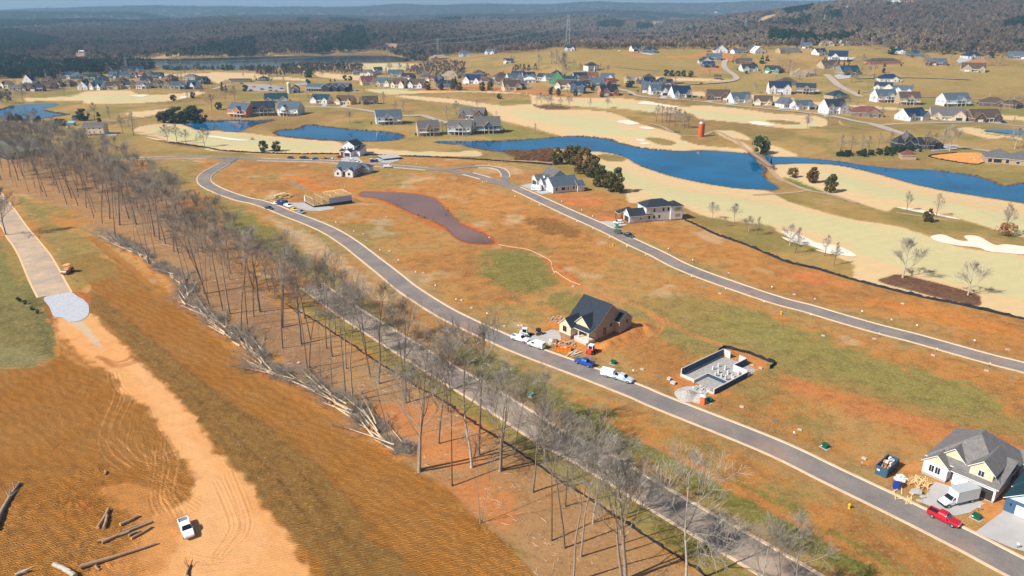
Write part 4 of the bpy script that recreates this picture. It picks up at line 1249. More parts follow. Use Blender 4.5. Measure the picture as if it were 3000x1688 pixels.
while n_in < 195 and tries < 12000:
    tries += 1
    q = (rs.uniform(bx0, bx1), rs.uniform(by0, by1))
    if not inpoly(np.array([q[0]]), np.array([q[1]]), inner)[0]: continue
    far_ = q[1] > 210
    if min((q[0] - g[0]) ** 2 + (q[1] - g[1]) ** 2 for g in got) < ((5.9 if far_ else 5.6) ** 2): continue
    if q[1] < 170 and rs.random() < .55: continue
    got.append(q); n_in += 1
    k = rs.choice([0, 1, 2, 3, 5, 7, 0, 3, 6 if q[1] < 250 else 1])
    zone = sum(q[1] < b for b in (400, 350, 310, 275, 245, 215, 185, 155, 125))
    side = 'front' if min(np.hypot(q[0] - np_[0], q[1] - np_[1]) for np_ in near_pts) < 9 else 'back' if q[0] > -150 + (430 - q[1]) * .42 else 'middle' 
    h = rs.uniform(15, 22)
    if q[1] > 262:
        crowd.append((q[0], q[1], float(terr(*q)) - .1, k, h / 24)); continue
    tr, cr = FT[k]
    wd = {0: 'grey', 1: 'dark slim', 2: 'stout dark', 3: 'slender grey', 5: 'thin brown', 6: 'pale barked', 7: 'dark leaning'}[k]
    place_tree('bare_tree', (('trunk', tr), ('crown', cr)), (q[0], q[1], float(terr(*q)) - .1), h, 24, f'{wd} bare tree at the {side} of the wood, {PLACES[zone]}', 'tree', f'{wd} bare trees at the {side} of the wood, {PLACES[zone]}')
crowd = np.array(crowd)
# understory brush at the back of the belt
brush_me = []
for sd_ in range(3):
    rs2 = np.random.default_rng(80 + sd_); sg = []
    for k in range(150):
        a = rs2.random() * 6.28; el = R(rs2.uniform(20, 80)); L = rs2.uniform(.8, 2.4); o_ = rs2.normal(0, .7, 3) * [1, 1, 0]
        d = np.array([math.cos(a) * math.cos(el), math.sin(a) * math.cos(el), math.sin(el)])
        sg.append((*o_, *(o_ + d * L), .03, .012))
    brush_me.append(seg_mesh('brush', sg, 3, M_TWIG[[3, 3, 0][sd_]]))

def inst_obj(name, meshes, P, idx, scl, rot):
    me = bpy.data.meshes.new(name)
    me.vertices.add(len(P)); me.vertices.foreach_set('co', np.asarray(P, np.float32).ravel())
    for nm, ty, arr in (('idx', 'INT', idx), ('scl', 'FLOAT', scl), ('rot', 'FLOAT', rot)):
        a = me.attributes.new(nm, ty, 'POINT'); a.data.foreach_set('value', np.asarray(arr).astype(np.int32 if ty == 'INT' else np.float32))
    o = link(name, me)
    hid = bpy.data.collections.new(name + '_kinds')
    for i, m_ in enumerate(meshes):
        q = bpy.data.objects.new(f'{name}_kind_{i:02d}', m_); hid.objects.link(q)
    ng = bpy.data.node_groups.new(name, 'GeometryNodeTree')
    ng.interface.new_socket('Geometry', in_out='INPUT', socket_type='NodeSocketGeometry'); ng.interface.new_socket('Geometry', in_out='OUTPUT', socket_type='NodeSocketGeometry')
    n = ng.nodes; l = ng.links
    gi = n.new('NodeGroupInput'); go = n.new('NodeGroupOutput')
    ci = n.new('GeometryNodeCollectionInfo'); ci.inputs['Collection'].default_value = hid; ci.inputs['Separate Children'].default_value = True; ci.inputs['Reset Children'].default_value = True
    ip = n.new('GeometryNodeInstanceOnPoints'); ip.inputs['Pick Instance'].default_value = True

    def attr(nm, ty):
        a = n.new('GeometryNodeInputNamedAttribute'); a.data_type = ty; a.inputs[0].default_value = nm
        return a.outputs[0]
    l.new(gi.outputs[0], ip.inputs['Points']); l.new(ci.outputs[0], ip.inputs['Instance']); l.new(attr('idx', 'INT'), ip.inputs['Instance Index'])
    l.new(attr('scl', 'FLOAT'), ip.inputs['Scale'])
    cx = n.new('ShaderNodeCombineXYZ'); l.new(attr('rot', 'FLOAT'), cx.inputs[2]); l.new(cx.outputs[0], ip.inputs['Rotation'])
    l.new(ip.outputs[0], go.inputs[0])
    md = o.modifiers.new('scatter', 'NODES'); md.node_group = ng
    return o


def merged(a, b):
    """trunk and crown as one mesh with two materials"""
    def co(me):
        v = np.empty(len(me.vertices) * 3, np.float32); me.vertices.foreach_get('co', v); f = np.empty(len(me.loops), np.int32); me.loops.foreach_get('vertex_index', f)
        return v.reshape(-1, 3), f.reshape(-1, 4)
    va, fa = co(a); vb, fb = co(b)
    me = raw_mesh('wood_tree', np.vstack([va, vb]), np.vstack([fa, fb + len(va)]), [a.materials[0], b.materials[0]])
    me.polygons.foreach_set('material_index', np.r_[np.zeros(len(fa), np.int32), np.ones(len(fb), np.int32)])
    return me


o = inst_obj('crowded_trees', [merged(*t_) for t_ in FT], crowd[:, :3], crowd[:, 3], crowd[:, 4], rs.random(len(crowd)) * 6.28)
tag(o, 'dense crowd of bare grey trees filling the far left half of the wood', 'trees', kind='stuff')

# --- single evergreens: tile, x, base y, height px, kind, label
EV = """
C 225 275 110 cb brown tinged cedar left of the lone dark roof beyond the fairway
C 395 275 95 cb low round cedar in front of the dark teal roof
C 565 275 140 c tall dark cedar right of the dark teal roof
C 625 280 100 cb rounded bronze cedar beside the tall dark cedar
C 912 285 110 c broad cedar in front of the tan hip roofed house
C 1015 280 110 c twin cedar right of the broad one above the long fairway
C 1770 330 85 c round dark cedar left of the bronze one by the street
C 1870 340 85 cb bronze round cedar before the grey gabled house
C 2080 350 80 c small cedar in front of the blue white house
C 2415 365 80 c dark cedar left of the brick house with dark roof
C 1130 385 65 m lone small egg shaped evergreen in the golden rough
C 2305 280 72 m narrow evergreen between the slate houses
D 650 525 75 m leftmost of five round evergreens in a row on the hillside
D 725 530 75 m second of five round evergreens in a row on the hillside
D 798 528 65 m narrow middle one of five evergreens on the hillside
D 872 535 75 m fourth of five round evergreens in a row on the hillside
D 955 540 75 m rightmost of five round evergreens in a row on the hillside
D 1855 370 110 p pointed spruce on the slope right of the log house
D 1920 340 85 p rounder pine beside the pointed spruce on the slope
D 170 670 80 m pair of green shrubs left part, by the crowded street
D 215 670 80 m green round shrub tree right beside its twin by the street
B 735 1045 130 m left one of two round evergreens on the green fairway
B 905 1045 125 m right one of two round evergreens on the green fairway
B 175 520 90 m oval evergreen left of the stone lakeside house
B 510 290 80 m round green tree at the car park
B 225 295 120 cl tall dark brown column evergreen by the car park
B 270 300 90 cl shorter dark column evergreen beside the tall one
B 1325 120 90 m big dark evergreen behind the clubhouse flagpole
B 1285 118 60 m smaller dark evergreen at the left of the big one
B 1300 200 62 m round evergreen at the left end of the clubhouse
B 1765 155 65 m left of two round shrubs beyond the clubhouse
B 1830 155 60 m right of two round shrubs beyond the clubhouse
B 1985 155 60 m lone round evergreen at the left of the brown roofed house
B 1580 168 42 p small cone evergreen behind the clubhouse roof
B 1635 168 42 p small cone evergreen right of its twin behind the clubhouse
B 2060 690 1 x skip
A 2060 690 150 m leftmost of the dark evergreen clump by the back pond
A 2150 690 165 m second dark evergreen of the clump by the back pond
A 2250 692 205 m tall third evergreen in the clump by the back pond
A 2345 690 170 m fourth dark evergreen of the clump by the back pond
A 2440 690 210 m tallest dark evergreen in the clump by the back pond
A 2520 690 175 m rightmost dark evergreen of the clump by the back pond
A 2185 412 78 m small dark evergreen at the end of the left fairway
A 2430 378 75 m round dark evergreen right of the white bunker sliver
A 1050 660 150 m big dark evergreen behind the white farmhouse
A 1255 710 160 cl brownish evergreen right behind the white farmhouse
A 730 722 85 m round shrub left of the turquoise awning shed
A 800 722 85 m round shrub right beside the turquoise awning shed
A 478 690 80 m dark bush under the bare tree at the left pond
H 455 350 165 c leftmost of the big cedars by the upper houses
H 575 345 178 cb bronze cedar second in the group above the white gables
H 645 352 185 c dark cedar between the bronze ones above the white gables
H 718 445 255 cb tall bronze cedar with bare lower trunk
H 815 480 215 c full green cedar at the bunker side of the group
H 888 572 205 c slim green cedar next to the largest one
H 1040 632 245 c large cedar nearest the fairway casting a long shadow
H 960 585 150 c small cedar tucked behind the large one
H 2495 245 178 m big oval evergreen at the end of the bridge
I 245 550 95 cw low wide cedar first of three by the cart path
I 440 605 155 cb pointed bronze cedar middle of three by the cart path
I 620 697 175 c leaning ragged cedar last of three by the cart path
I 1605 997 132 c short green cedar in the rough before the thin bunker
E 905 255 95 m dark evergreen left of the slate blue roof on the slope
E 2160 300 80 m round evergreen right of the navy hip roof
E 60 385 60 m low round shrub left of the tan stone house
E 240 390 75 cl dark column evergreens behind the tan stone house
E 310 400 80 cl second dark column evergreen behind the tan stone house
E 370 405 80 cl third dark column evergreen behind the tan stone house
E 495 760 60 cl small brown cone evergreen at the road fork
E 805 490 120 cl narrow bare brown evergreen below the long terracotta house
E 2350 915 80 m round shrub between the brown hip roofed houses
U 530 795 100 m big dark evergreen above the left village
L 190 150 46 m dark bush leftmost by the gravel apron field edge
L 255 175 40 m second dark bush at the field edge
L 330 235 40 m third dark bush at the field edge
L 380 270 34 m last dark bush at the field edge nearest the haul road
"""
M_KIND = {'c': ('oval', M_CEDAR, .40, .05), 'cb': ('oval', M_CEDAR2, .42, .06), 'm': ('round', M_MAG, .50, .06), 'p': ('cone', M_PINE, .30, .06), 'cl': ('column', M_CEDAR2, .2, .03), 'cw': ('round', M_CEDAR2, .62, .15)}
EVM = {}
for k, (sh, mm, rr, z0) in M_KIND.items():
    EVM[k] = [foliage('crown', 50 + ord(k[-1]) + 7 * v, 8, 8 * rr, sh, 2600, .30, mm, z0) for v in range(3)]
TR8 = tall_trunk(3.2, .16)
iev = 0
for ln in EV.strip().split('\n'):
    tl, x, y, h, k, lb = ln.split(' ', 5)
    if k == 'x': continue
    p = GT(tl, float(x), float(y))
    hh = tree_h(p, tl, float(h))
    place_tree('evergreen_tree', (('trunk', TR8), ('crown', EVM[k][iev % 3])), p, hh, 8, lb, 'tree', 'single evergreens')
    iev += 1
# --- single bare trees on the course and round the houses
BT = """
C 1600 460 120 3 leaning bare tree leftmost on the round mulch bed
C 1655 480 150 1 second bare tree on the round mulch bed
C 1745 500 150 1 tallest bare tree in the middle of the mulch bed
C 1785 470 120 3 bare tree behind the middle of the mulch bed
C 1900 505 120 0 fifth bare tree at the right of the mulch bed
C 2008 495 130 1 bare tree just off the right end of the mulch bed
C 2268 495 100 3 small bare tree alone on the green strip
C 2492 500 110 1 bare tree right of the small one on the green strip
C 1585 825 112 3 lone bare tree on the bank of the long pond
C 470 640 140 0 bare tree left of the brown roofed house
C 580 585 150 1 tall bare tree behind the brown roofed house
C 850 500 90 3 reddish bare tree beyond the brown roofed house
C 1090 612 62 3 small reddish bare bush at the fairway edge
C 710 905 90 3 little bare tree at the narrow arm of the pond
B 1825 695 132 1 lone bare tree on the slope above the blue pond
D 530 1105 185 0 leftmost bare tree of the big grove beyond the silo
D 600 1120 190 3 second bare tree of the big grove beyond the silo
D 690 1150 205 3 third bare tree of the big grove beyond the silo
D 760 1160 195 0 fourth bare tree of the big grove beyond the silo
D 820 1182 205 1 fifth bare tree of the big grove beyond the silo
D 880 1192 195 3 sixth bare tree of the big grove beyond the silo
D 930 1182 155 0 rightmost low bare tree of the big grove beyond the silo
D 650 1105 165 3 bare tree at the back left of the big grove
D 750 1110 165 3 bare tree at the back middle of the big grove
D 2425 1178 155 1 lone bare tree beside the dark oval green
D 1760 745 115 2 thin pale bare tree on the golden slope
D 1195 530 75 3 rounded bare tree on the slope below the blue house
D 1395 745 70 3 grey bare bushes behind the brown brick house
D 2250 990 80 1 small street tree by the far right white house
D 690 850 80 1 small street tree before the grey white house
D 555 830 60 3 small street tree left of its neighbour
D 808 860 70 1 small street tree by the white gabled houses
D 962 880 70 3 small street tree right of the white gabled houses
D 2190 500 150 3 spreading bare tree before the tan house on the rise
D 2240 520 140 0 bare tree leaning to the tan house on the rise
D 2030 620 90 3 single reddish bare tree above the brown stone house
D 1640 300 60 3 bare tree by the curve of the hill road
D 1500 380 90 3 bare bush left of the log house
A 2115 940 205 1 leftmost of four bare trees beside the mulch strip
A 2225 930 195 0 second of four bare trees beside the mulch strip
A 2340 950 155 1 small third of four bare trees beside the mulch strip
A 2576 990 195 2 fourth bare tree at the end of the mulch strip
A 1550 825 200 0 bare tree at the fence of the white farmhouse
A 1680 845 250 3 great spreading bare tree right of the white farmhouse
A 1200 700 230 0 round bare tree behind the white farmhouse
A 1385 640 140 3 low bare tree right behind the farmhouse roof
A 295 432 165 1 bare tree by the left pond
A 100 440 150 1 bare tree at the left edge above the pond
A 30 440 160 0 bare tree at the very left above the pond
A 450 680 150 1 spreading bare tree in front of the left pond
A 730 362 120 1 bare street tree before the cream houses
A 810 345 95 3 small bare tree before the cream houses
A 1870 305 115 3 bare tree before the grey stone house
A 1735 305 62 3 tiny bare tree at the white house corner
A 2365 392 82 3 bare tree by the bunker sliver
A 2555 360 120 3 bare tree at the end of the village
U 1970 770 85 1 tall bare tree at the edge of the pale field
U 1865 785 95 0 thick bare tree left of the pale field
I 395 48 75 1 small bare tree at the top of the slope
I 1395 888 172 0 bare tree at the left end of the thin bunker
I 1690 942 198 3 narrow bare tree at the middle of the thin bunker
I 215 1237 185 2 pale bare tree at the left of the sand bunker
I 275 1312 225 3 dark bare tree at the front of the sand bunker
I 570 1340 185 0 pale bare tree between the bunkers
I 660 1435 205 4 dark bare tree at the right of the sand bunker
J 1355 322 335 2 wide spreading bare tree on the left end of the mulch bed
J 2010 497 290 2 pale bare tree leaning over the right end of the mulch bed
I 715 332 185 3 leftmost bare tree of the row before the dark house
I 830 327 170 0 second bare tree of the row before the dark house
I 935 322 170 3 third bare tree of the row before the dark house
I 1010 302 150 3 fourth bare tree of the row before the dark house
I 1110 265 140 0 fifth bare tree of the row before the dark house
I 1225 280 170 3 bare tree at the left corner of the dark house
I 1365 262 160 2 pale bare tree against the dark house
I 1580 280 170 0 bare tree against the right wing of the dark house
I 1655 280 155 3 bare tree right of the dark house
I 1750 262 175 3 bare tree second to the right of the dark house
I 1825 284 215 2 tall pale bare tree by the drive of the dark house
I 2480 262 185 2 pale bare tree at the right edge by the small pond
I 2560 262 140 3 dark bushy tree at the right edge by the small pond
H 2015 902 152 1 first little bare tree beyond the long white house
H 2235 932 170 1 second little bare tree beyond the long white house
H 2140 978 92 3 stunted bare tree between the two little ones
H 2380 1022 130 2 pale bare tree in the rough by the silt fence
H 2462 1062 160 3 bare tree with a shadow by the silt fence
B 380 420 170 3 rounded bare tree by the drive behind the lakeside houses
B 260 400 150 3 bare tree left of the rounded one by the drive
B 90 520 170 0 grey bare tree at the back pond left end
B 830 240 150 3 large bare tree in the car park
B 990 200 90 3 bare tree right of the car park
B 490 120 60 3 bare tree behind the long low shed
B 1590 470 110 3 bare tree between the white and the yellow house
B 2250 460 140 3 bare tree right of the brown stone house
B 1960 470 100 3 bare tree left of the brown stone house
B 2000 320 60 3 low bare tree above the brown stone house
B 2400 540 110 3 bare tree at the bend behind the hip roofed house
B 2500 545 110 0 second bare tree at the bend behind the hip roofed house
C 780 640 120 3 bare tree in the yard of the brown roofed house
C 830 650 130 1 second bare tree in the yard of the brown roofed house
E 350 200 90 1 dark bare tree at the ridge top
E 670 190 110 1 dark bare tree below the ridge house
E 800 240 120 1 bare tree left of the slate blue roof
E 1130 300 90 1 rounded dark tree left of the slate green roof
E 1290 340 110 1 bare tree between the slate roofs
E 1340 410 130 1 large bare tree left of the log house porch
E 545 390 120 3 bare tree above the dark teal roofed house
E 690 525 130 0 spreading bare tree below the terracotta house
E 620 520 100 2 pale bare tree left of the spreading one
E 405 610 110 3 bare tree in front of the red garage
E 455 605 100 1 second bare tree in front of the red garage
E 2100 400 120 1 bare tree right of the three gabled tan house
E 2270 400 120 3 bare tree left of the grey blue house
E 1650 330 110 3 bare tree right of the log house
E 110 1145 150 3 grey bare tree at the street below the white gabled house
E 370 930 120 3 tall thin bare tree behind the white gabled house
E 475 935 80 3 small thin bare tree behind the red roofed house
E 2440 1130 80 3 small dark street tree at the far right
E 1690 1230 60 3 small bare tree below the drive
E 1700 960 70 3 bare tree before the big slate gabled house
V 1350 735 90 1 thin bare tree on the green behind the village
V 1450 740 90 1 second thin bare tree on the green behind the village
V 1525 745 90 1 third thin bare tree on the green behind the village
V 665 790 70 1 thin bare tree on the pale field by the clubhouse
V 1310 790 90 3 bare tree beside the slate roofed house
W 270 700 130 3 bare tree at the left of the hollow
W 400 645 110 3 bare tree on the bank above the hollow
W 450 640 115 3 second bare tree on the bank above the hollow
W 510 780 210 1 tall bare tree in front of the hollow
W 545 780 110 1 slim bare tree beside the tall one of the hollow
W 520 645 110 0 third bare tree on the bank above the hollow
W 620 700 90 3 small bare tree at the right of the hollow
W 690 745 90 3 small bare tree left of the tall white house
W 960 750 80 1 rounded bare tree right of the tall white house
W 90 780 100 1 bare tree behind the leftmost slate houses
F 60 820 420 1 lone tree leaning out of frame beside the left road
"""
for ln in BT.strip().split('\n'):
    tl, x, y, h, k, lb = ln.split(' ', 5)
    p = GT(tl, float(x), float(y))
    hh = tree_h(p, tl, float(h)) * .98
    tr, cr = LT[int(k)]
    place_tree('bare_tree', (('trunk', tr), ('crown', cr)), p, hh, 9, lb, 'tree', 'single bare trees')
p = GT('I', 2385, 1135)
place_tree('oak_tree', (('trunk', LT[0][0]), ('crown', LT[0][1]), ('dead_leaves', foliage('dead_leaves', 5, 4, 3.2, 'round', 900, .22, M_BROWN, .25))), p, tree_h(p, 'I', 275), 9, 'tall bare tree with brown leaves hanging low near the wide bunker', 'tree', 'single bare trees')


# ------------------------------------------------------------------ distant forest: one mass, built with instances
def far_decid(seed, H=15, W=8, n=120, clump=1, wdt=.22):
    rs = np.random.default_rng(seed); V = []; 
    for c in range(clump):
        ox, oy = (rs.normal(0, 9, 2) if clump > 1 else (0, 0)); hh = H * rs.uniform(.75, 1.1)
        # trunk
        for k in range(2):
            a = k * 1.57
            V += [(ox + .25 * math.cos(a), oy + .25 * math.sin(a), -.5), (ox - .25 * math.cos(a), oy - .25 * math.sin(a), -.5), (ox, oy, hh * .7)]
        a = rs.random(n) * 6.28; el = rs.uniform(.15, 1.5, n); L = rs.uniform(.35, 1, n)
        base = np.stack([ox + 0 * a, oy + 0 * a, hh * rs.uniform(.25, .6, n)], 1)
        d = np.stack([np.cos(a) * np.cos(el) * W / 2, np.sin(a) * np.cos(el) * W / 2, np.sin(el) * hh * .5], 1)
        tip = base + d * L[:, None] * 1.1; tip[:, 2] = np.minimum(tip[:, 2], hh)
        m_ = base + d * L[:, None] * .45
        s = rs.normal(0, 1, (n, 3)); s /= np.linalg.norm(s, axis=1)[:, None]
        s = s * (wdt * 2.2)
        for q in range(n):
            V += [tuple(m_[q] + s[q]), tuple(m_[q] - s[q]), tuple(tip[q])]
    V = np.array(V)
    return V, np.arange(len(V)).reshape(-1, 3)


def far_ever(seed, H=15, W=7, n=110, clump=1):
    rs = np.random.default_rng(seed); V = []
    for c in range(clump):
        ox, oy = (rs.normal(0, 8, 2) if clump > 1 else (0, 0)); hh = H * rs.uniform(.75, 1.1)
        z = rs.random(n); rad = W / 2 * np.sqrt(np.clip(1 - (z * 1.25 - .25) ** 2, .02, 1)) * rs.uniform(.6, 1, n); a = rs.random(n) * 6.28
        c_ = np.stack([ox + rad * np.cos(a), oy + rad * np.sin(a), hh * (.12 + .88 * z)], 1)
        e = rs.normal(0, 1, (3, n, 3)) * [1.1, 1.1, .7]
        for q in range(n):
            V += [tuple(c_[q] + e[0, q]), tuple(c_[q] + e[1, q]), tuple(c_[q] + e[2, q])]
    V = np.array(V)
    return V, np.arange(len(V)).reshape(-1, 3)


def var_mat(name, c1, c2):
    m = bpy.data.materials.new(name)
    t, n, l, b = nt(m)
    b.inputs['Roughness'].default_value = .95; b.inputs['Specular IOR Level'].default_value = .05
    oi = n.new('ShaderNodeObjectInfo')
    r = n.new('ShaderNodeValToRGB'); r.color_ramp.elements[0].color = c1 + (1,); r.color_ramp.elements[1].color = c2 + (1,)
    l.new(oi.outputs['Random'], r.inputs[0]); l.new(r.outputs[0], b.inputs['Base Color'])
    return m


M_FD = var_mat('distant bare wood', s2l(90, 80, 74), s2l(130, 115, 102))
M_FD2 = var_mat('distant pale bare wood', s2l(116, 102, 90), s2l(150, 134, 118))
M_FC = [var_mat('far ridge bare wood', s2l(74, 70, 68), s2l(104, 96, 90)), var_mat('far ridge dark wood', s2l(48, 50, 50), s2l(78, 74, 72))]
M_FE = var_mat('distant evergreen wood', s2l(20, 46, 38), s2l(44, 70, 48))


FKM = []
for sd_ in range(3):
    V, F_ = far_decid(sd_ + 1); FKM.append(raw_mesh('far_bare_tree', V, F_, M_FD if sd_ < 2 else M_FD2))
for sd_ in range(2):
    V, F_ = far_ever(sd_ + 11); FKM.append(raw_mesh('far_evergreen', V, F_, M_FE))
for sd_ in range(2):
    V, F_ = far_decid(sd_ + 21, clump=9, n=26, wdt=.7, W=10); FKM.append(raw_mesh('far_bare_clump', V, F_, M_FC[sd_]))
V, F_ = far_ever(31, clump=9, n=26); FKM.append(raw_mesh('far_evergreen_clump', V, F_, M_FE))


def w2p(x, y, z):
    d = y * CP + (HC - z) * SP
    return 1500 + FPX * x / d, 844 + FPX * ((HC - z) * CP - y * SP) / d


FOREST = [px(s_) for s_ in (
    "U -1400,590 0,590 600,596 1000,600 1300,592 1450,590 1800,590 V 0,574 300,560 900,546 1240,543 1280,612 1450,622 1700,625 1760,580 1950,560 2150,545 2400,540 W 0,535 280,520 400,480 530,485 700,495 1050,505 1200,500 1900,500 2300,500 X 0,500 120,470 400,470 500,450 700,460 1000,440 1150,470 1350,520 1550,540 1700,560 2000,560 2576,580 3800,600 3800,-400 1000,-400 0,-50 W 1000,-40 V 0,0 U -1400,0",
    "U -1400,860 0,790 450,800 600,770 660,745 1050,745 1450,720 1560,690 1400,640 1250,605 800,610 550,612 0,615 -1400,615")]
WOODS = [px(s_) for s_ in ("U 1560,685 1750,700 2300,692 2576,685 2576,722 2300,712 1700,716", "V 0,700 250,690 300,672 600,660 1090,650 1070,745 860,750 650,728 560,765 250,775 0,760", "V 1500,725 1620,670 1800,640 2100,640 2120,780 1900,790 1650,770", "E 0,160 300,110 700,150 1100,170 2576,200 2576,240 1800,260 1300,250 1250,190 700,170 300,150",
                            "W 0,740 20,690 230,700 250,730", "A -500,440 0,440 130,440 200,380 0,330 -500,330", "A -600,1000 0,1100 300,900 500,880 750,840 500,700 200,660 0,720 -600,700")]
EVERP = [px(s_) for s_ in ("U 0,230 300,190 900,135 1300,115 1800,170 1700,230 1300,260 800,250 200,300 0,310", "U 0,340 150,330 600,430 450,560 0,560", "V 1810,140 1900,138 2100,180 2060,235 1810,225", "V 2120,170 2300,165 2310,195 2130,195", "V 2360,165 2576,170 2576,190 2360,195", "V 740,200 1130,180 1130,260 760,260",
                            "V 410,215 540,210 560,265 420,270", "V 900,300 1080,300 1150,500 700,545 480,540 480,470 800,470", "W 840,270 950,235 1130,240 1120,300 860,310", "W 1250,270 1400,270 1420,320 1260,340", "W 2080,150 2400,90 2420,140 2100,190", "X 150,90 460,80 400,140 180,180", "X 580,160 760,150 740,220 600,225", "X 190,260 420,200 430,270 250,320",
                            "X 2340,290 2450,240 2700,230 2700,300 2400,330", "U 660,660 1050,660 1050,745 680,745", "U -300,600 150,610 500,660 560,790 300,780 0,800 -300,800", "V 20,590 280,600 270,680 0,700", "X 0,330 500,420 900,380 800,440 300,460 0,450", "U 1700,560 2500,400 2576,420 2576,570")]
rs = np.random.default_rng(99)
PX_, PI_, PS_, PR_ = [], [], [], []


def scatter(y0, y1, area, kinds_d, kinds_e, polys, hs, pe=.06, pj=1.0):
    half = math.tan(R(38))
    A_ = (y1 ** 2 - y0 ** 2) * half
    n = int(A_ / area)
    y = np.sqrt(rs.random(n) * (y1 ** 2 - y0 ** 2) + y0 ** 2); x = rs.uniform(-1, 1, n) * y * half
    z = terr(x, y)
    u, v = w2p(x, y, z)
    ok = np.zeros(n, bool)
    for pl in polys: ok |= inpoly(u, v, pl)
    for pl in CLEARW: ok &= ~inpoly(x, y, pl)
    for pl in (POLY['lake'], POLY['left']): ok &= ~inpoly(x, y, pl)
    x, y, z, u, v = x[ok], y[ok], z[ok], u[ok], v[ok]
    ev = np.zeros(len(x), bool)
    for pl in EVERP: ev |= inpoly(u, v, pl)
    pn = pe + .5 * sstep(.28, .6, fbm(x, y, 300, 3, 77)) + .8 * sstep(3000, 4200, y) * sstep(.0, .3, fbm(x, y, 1100, 3, 55) + .35 * (u < 700))
    isev = (ev & (rs.random(len(x)) < .85)) | (rs.random(len(x)) < pn * .8)
    lit_tone = fbm(x, y, 420, 3, 88) + rs.normal(0, .12, len(x)) > .08  # pale and dark tree patches stand in for sunlit and shaded slopes
    idx = np.where(isev, np.array(kinds_e)[rs.integers(0, len(kinds_e), len(x))], np.where(lit_tone, kinds_d[-1] if kinds_d[0] == 0 else 5, np.array(kinds_d[:-1] if kinds_d[0] == 0 else (6,))[rs.integers(0, len(kinds_d) - 1, len(x))]))
    PX_.append(np.stack([x, y, z - .2], 1)); PI_.append(idx); PS_.append(rs.uniform(hs[0], hs[1], len(x))); PR_.append(rs.random(len(x)) * 6.28)


scatter(700, 1300, 60, (0, 1, 2), (3, 4), FOREST, (.75, 1.15))
scatter(1300, 2400, 75, (0, 1, 2), (3, 4), FOREST, (.8, 1.25))
scatter(2400, 3400, 130, (0, 1, 2), (3, 4), FOREST, (1.1, 1.5))
scatter(3400, 7600, 1100, (5, 6), (7,), FOREST, (.9, 1.4), .1)
o = inst_obj('forest', FKM, np.vstack(PX_), np.concatenate(PI_), np.concatenate(PS_), np.concatenate(PR_))
tag(o, 'wooded hills of bare grey trees with dark evergreen patches beyond the lake', 'forest', kind='stuff')
print('forest instances', sum(len(a) for a in PX_))
PX_, PI_, PS_, PR_ = [], [], [], []
scatter(330, 1500, 55, (0, 1, 2), (3, 4), WOODS, (.35, .7), .03)
o = inst_obj('woodland_strip', FKM, np.vstack(PX_), np.concatenate(PI_), np.concatenate(PS_), np.concatenate(PR_))
tag(o, 'strips of low bare woodland and scrub between the fields', 'woodland', kind='stuff')
# reeds at the head of the long pond and scrub row by the dark house
rp = smooth(Gs(px("H 0,222 200,222 400,200 380,320 200,305 0,300 C 1750,1165 1500,1140 1350,1120 1250,1080 1200,1056"))[:, :2], True, 3)
rx = rs.uniform(rp[:, 0].min(), rp[:, 0].max(), 2600); ry = rs.uniform(rp[:, 1].min(), rp[:, 1].max(), 2600)
ok = inpoly(rx, ry, rp); rx, ry = rx[ok], ry[ok]
rm = []
for sd_ in range(2):
    r2_ = np.random.default_rng(sd_); sg = []
    for k in range(26):
        o_ = r2_.normal(0, .45, 3) * [1, 1, 0]; sg.append((*o_, *(o_ + [r2_.normal(0, .25), r2_.normal(0, .25), r2_.uniform(.6, 1.5)]), .07, .02))
    rm.append(seg_mesh('reed_tuft', sg, 3, mat('dead reeds', s2l(136, 100, 66), .95, .3, .2)))
o = inst_obj('reeds', rm, np.stack([rx, ry, terr(rx, ry)], 1), rs.integers(0, 2, len(rx)), rs.uniform(.7, 1.3, len(rx)), rs.random(len(rx)) * 6.28)
tag(o, 'brown dead reeds filling the marshy end of the long pond', 'reeds', kind='stuff')
tx = []
for k_ in ('main', 'right', 'middle', 'back', 'left', 'red'):
    pl = POLY[k_]
    for i in range(len(pl)):
        a_, b_ = pl[i], pl[(i + 1) % len(pl)]; L_ = np.hypot(*(b_ - a_)); nn_ = int(L_ * (1.6 if k_ != 'red' else .3)); t_ = rs.random(nn_)[:, None]
        q_ = a_ * (1 - t_) + b_ * t_ + rs.normal(0, .5 + 1.1 * abs(float(fbm(a_[0], a_[1], 40, 2, 3))), (nn_, 2)); tx.append(q_[fbm(q_[:, 0], q_[:, 1], 45, 2, 61) > -.12])
tx = np.vstack(tx)
o = inst_obj('bank_grass', rm, np.stack([tx[:, 0], tx[:, 1], np.maximum(terr(tx[:, 0], tx[:, 1]), 0)], 1), rs.integers(0, 2, len(tx)), rs.uniform(.25, .75, len(tx)), rs.random(len(tx)) * 6.28)
tag(o, 'ragged dead grass along the edges of the ponds', 'grass', kind='stuff')
pl = smooth(Gs(px("I 700,335 900,330 1150,320 1300,290 1500,285"))[:, :2], False, 20)
hp = np.repeat(pl, 2, 0) + rs.normal(0, 2.2, (len(pl) * 2, 2))
sx = np.vstack([hp, Gs(px("A 700,705 760,700 800,690 D 1560,470 1600,490 1660,500 B 1800,480 1900,500 2000,510"))[:, :2]])
o = inst_obj('scrub_row', [EVM['m'][0], brush_me[0], brush_me[1]], np.stack([sx[:, 0], sx[:, 1], terr(sx[:, 0], sx[:, 1])], 1), rs.integers(0, 3, len(sx)), rs.uniform(.25, .5, len(sx)), rs.random(len(sx)) * 6.28)
tag(o, 'low green scrub under the row of bare trees by the dark house', 'scrub', kind='stuff')
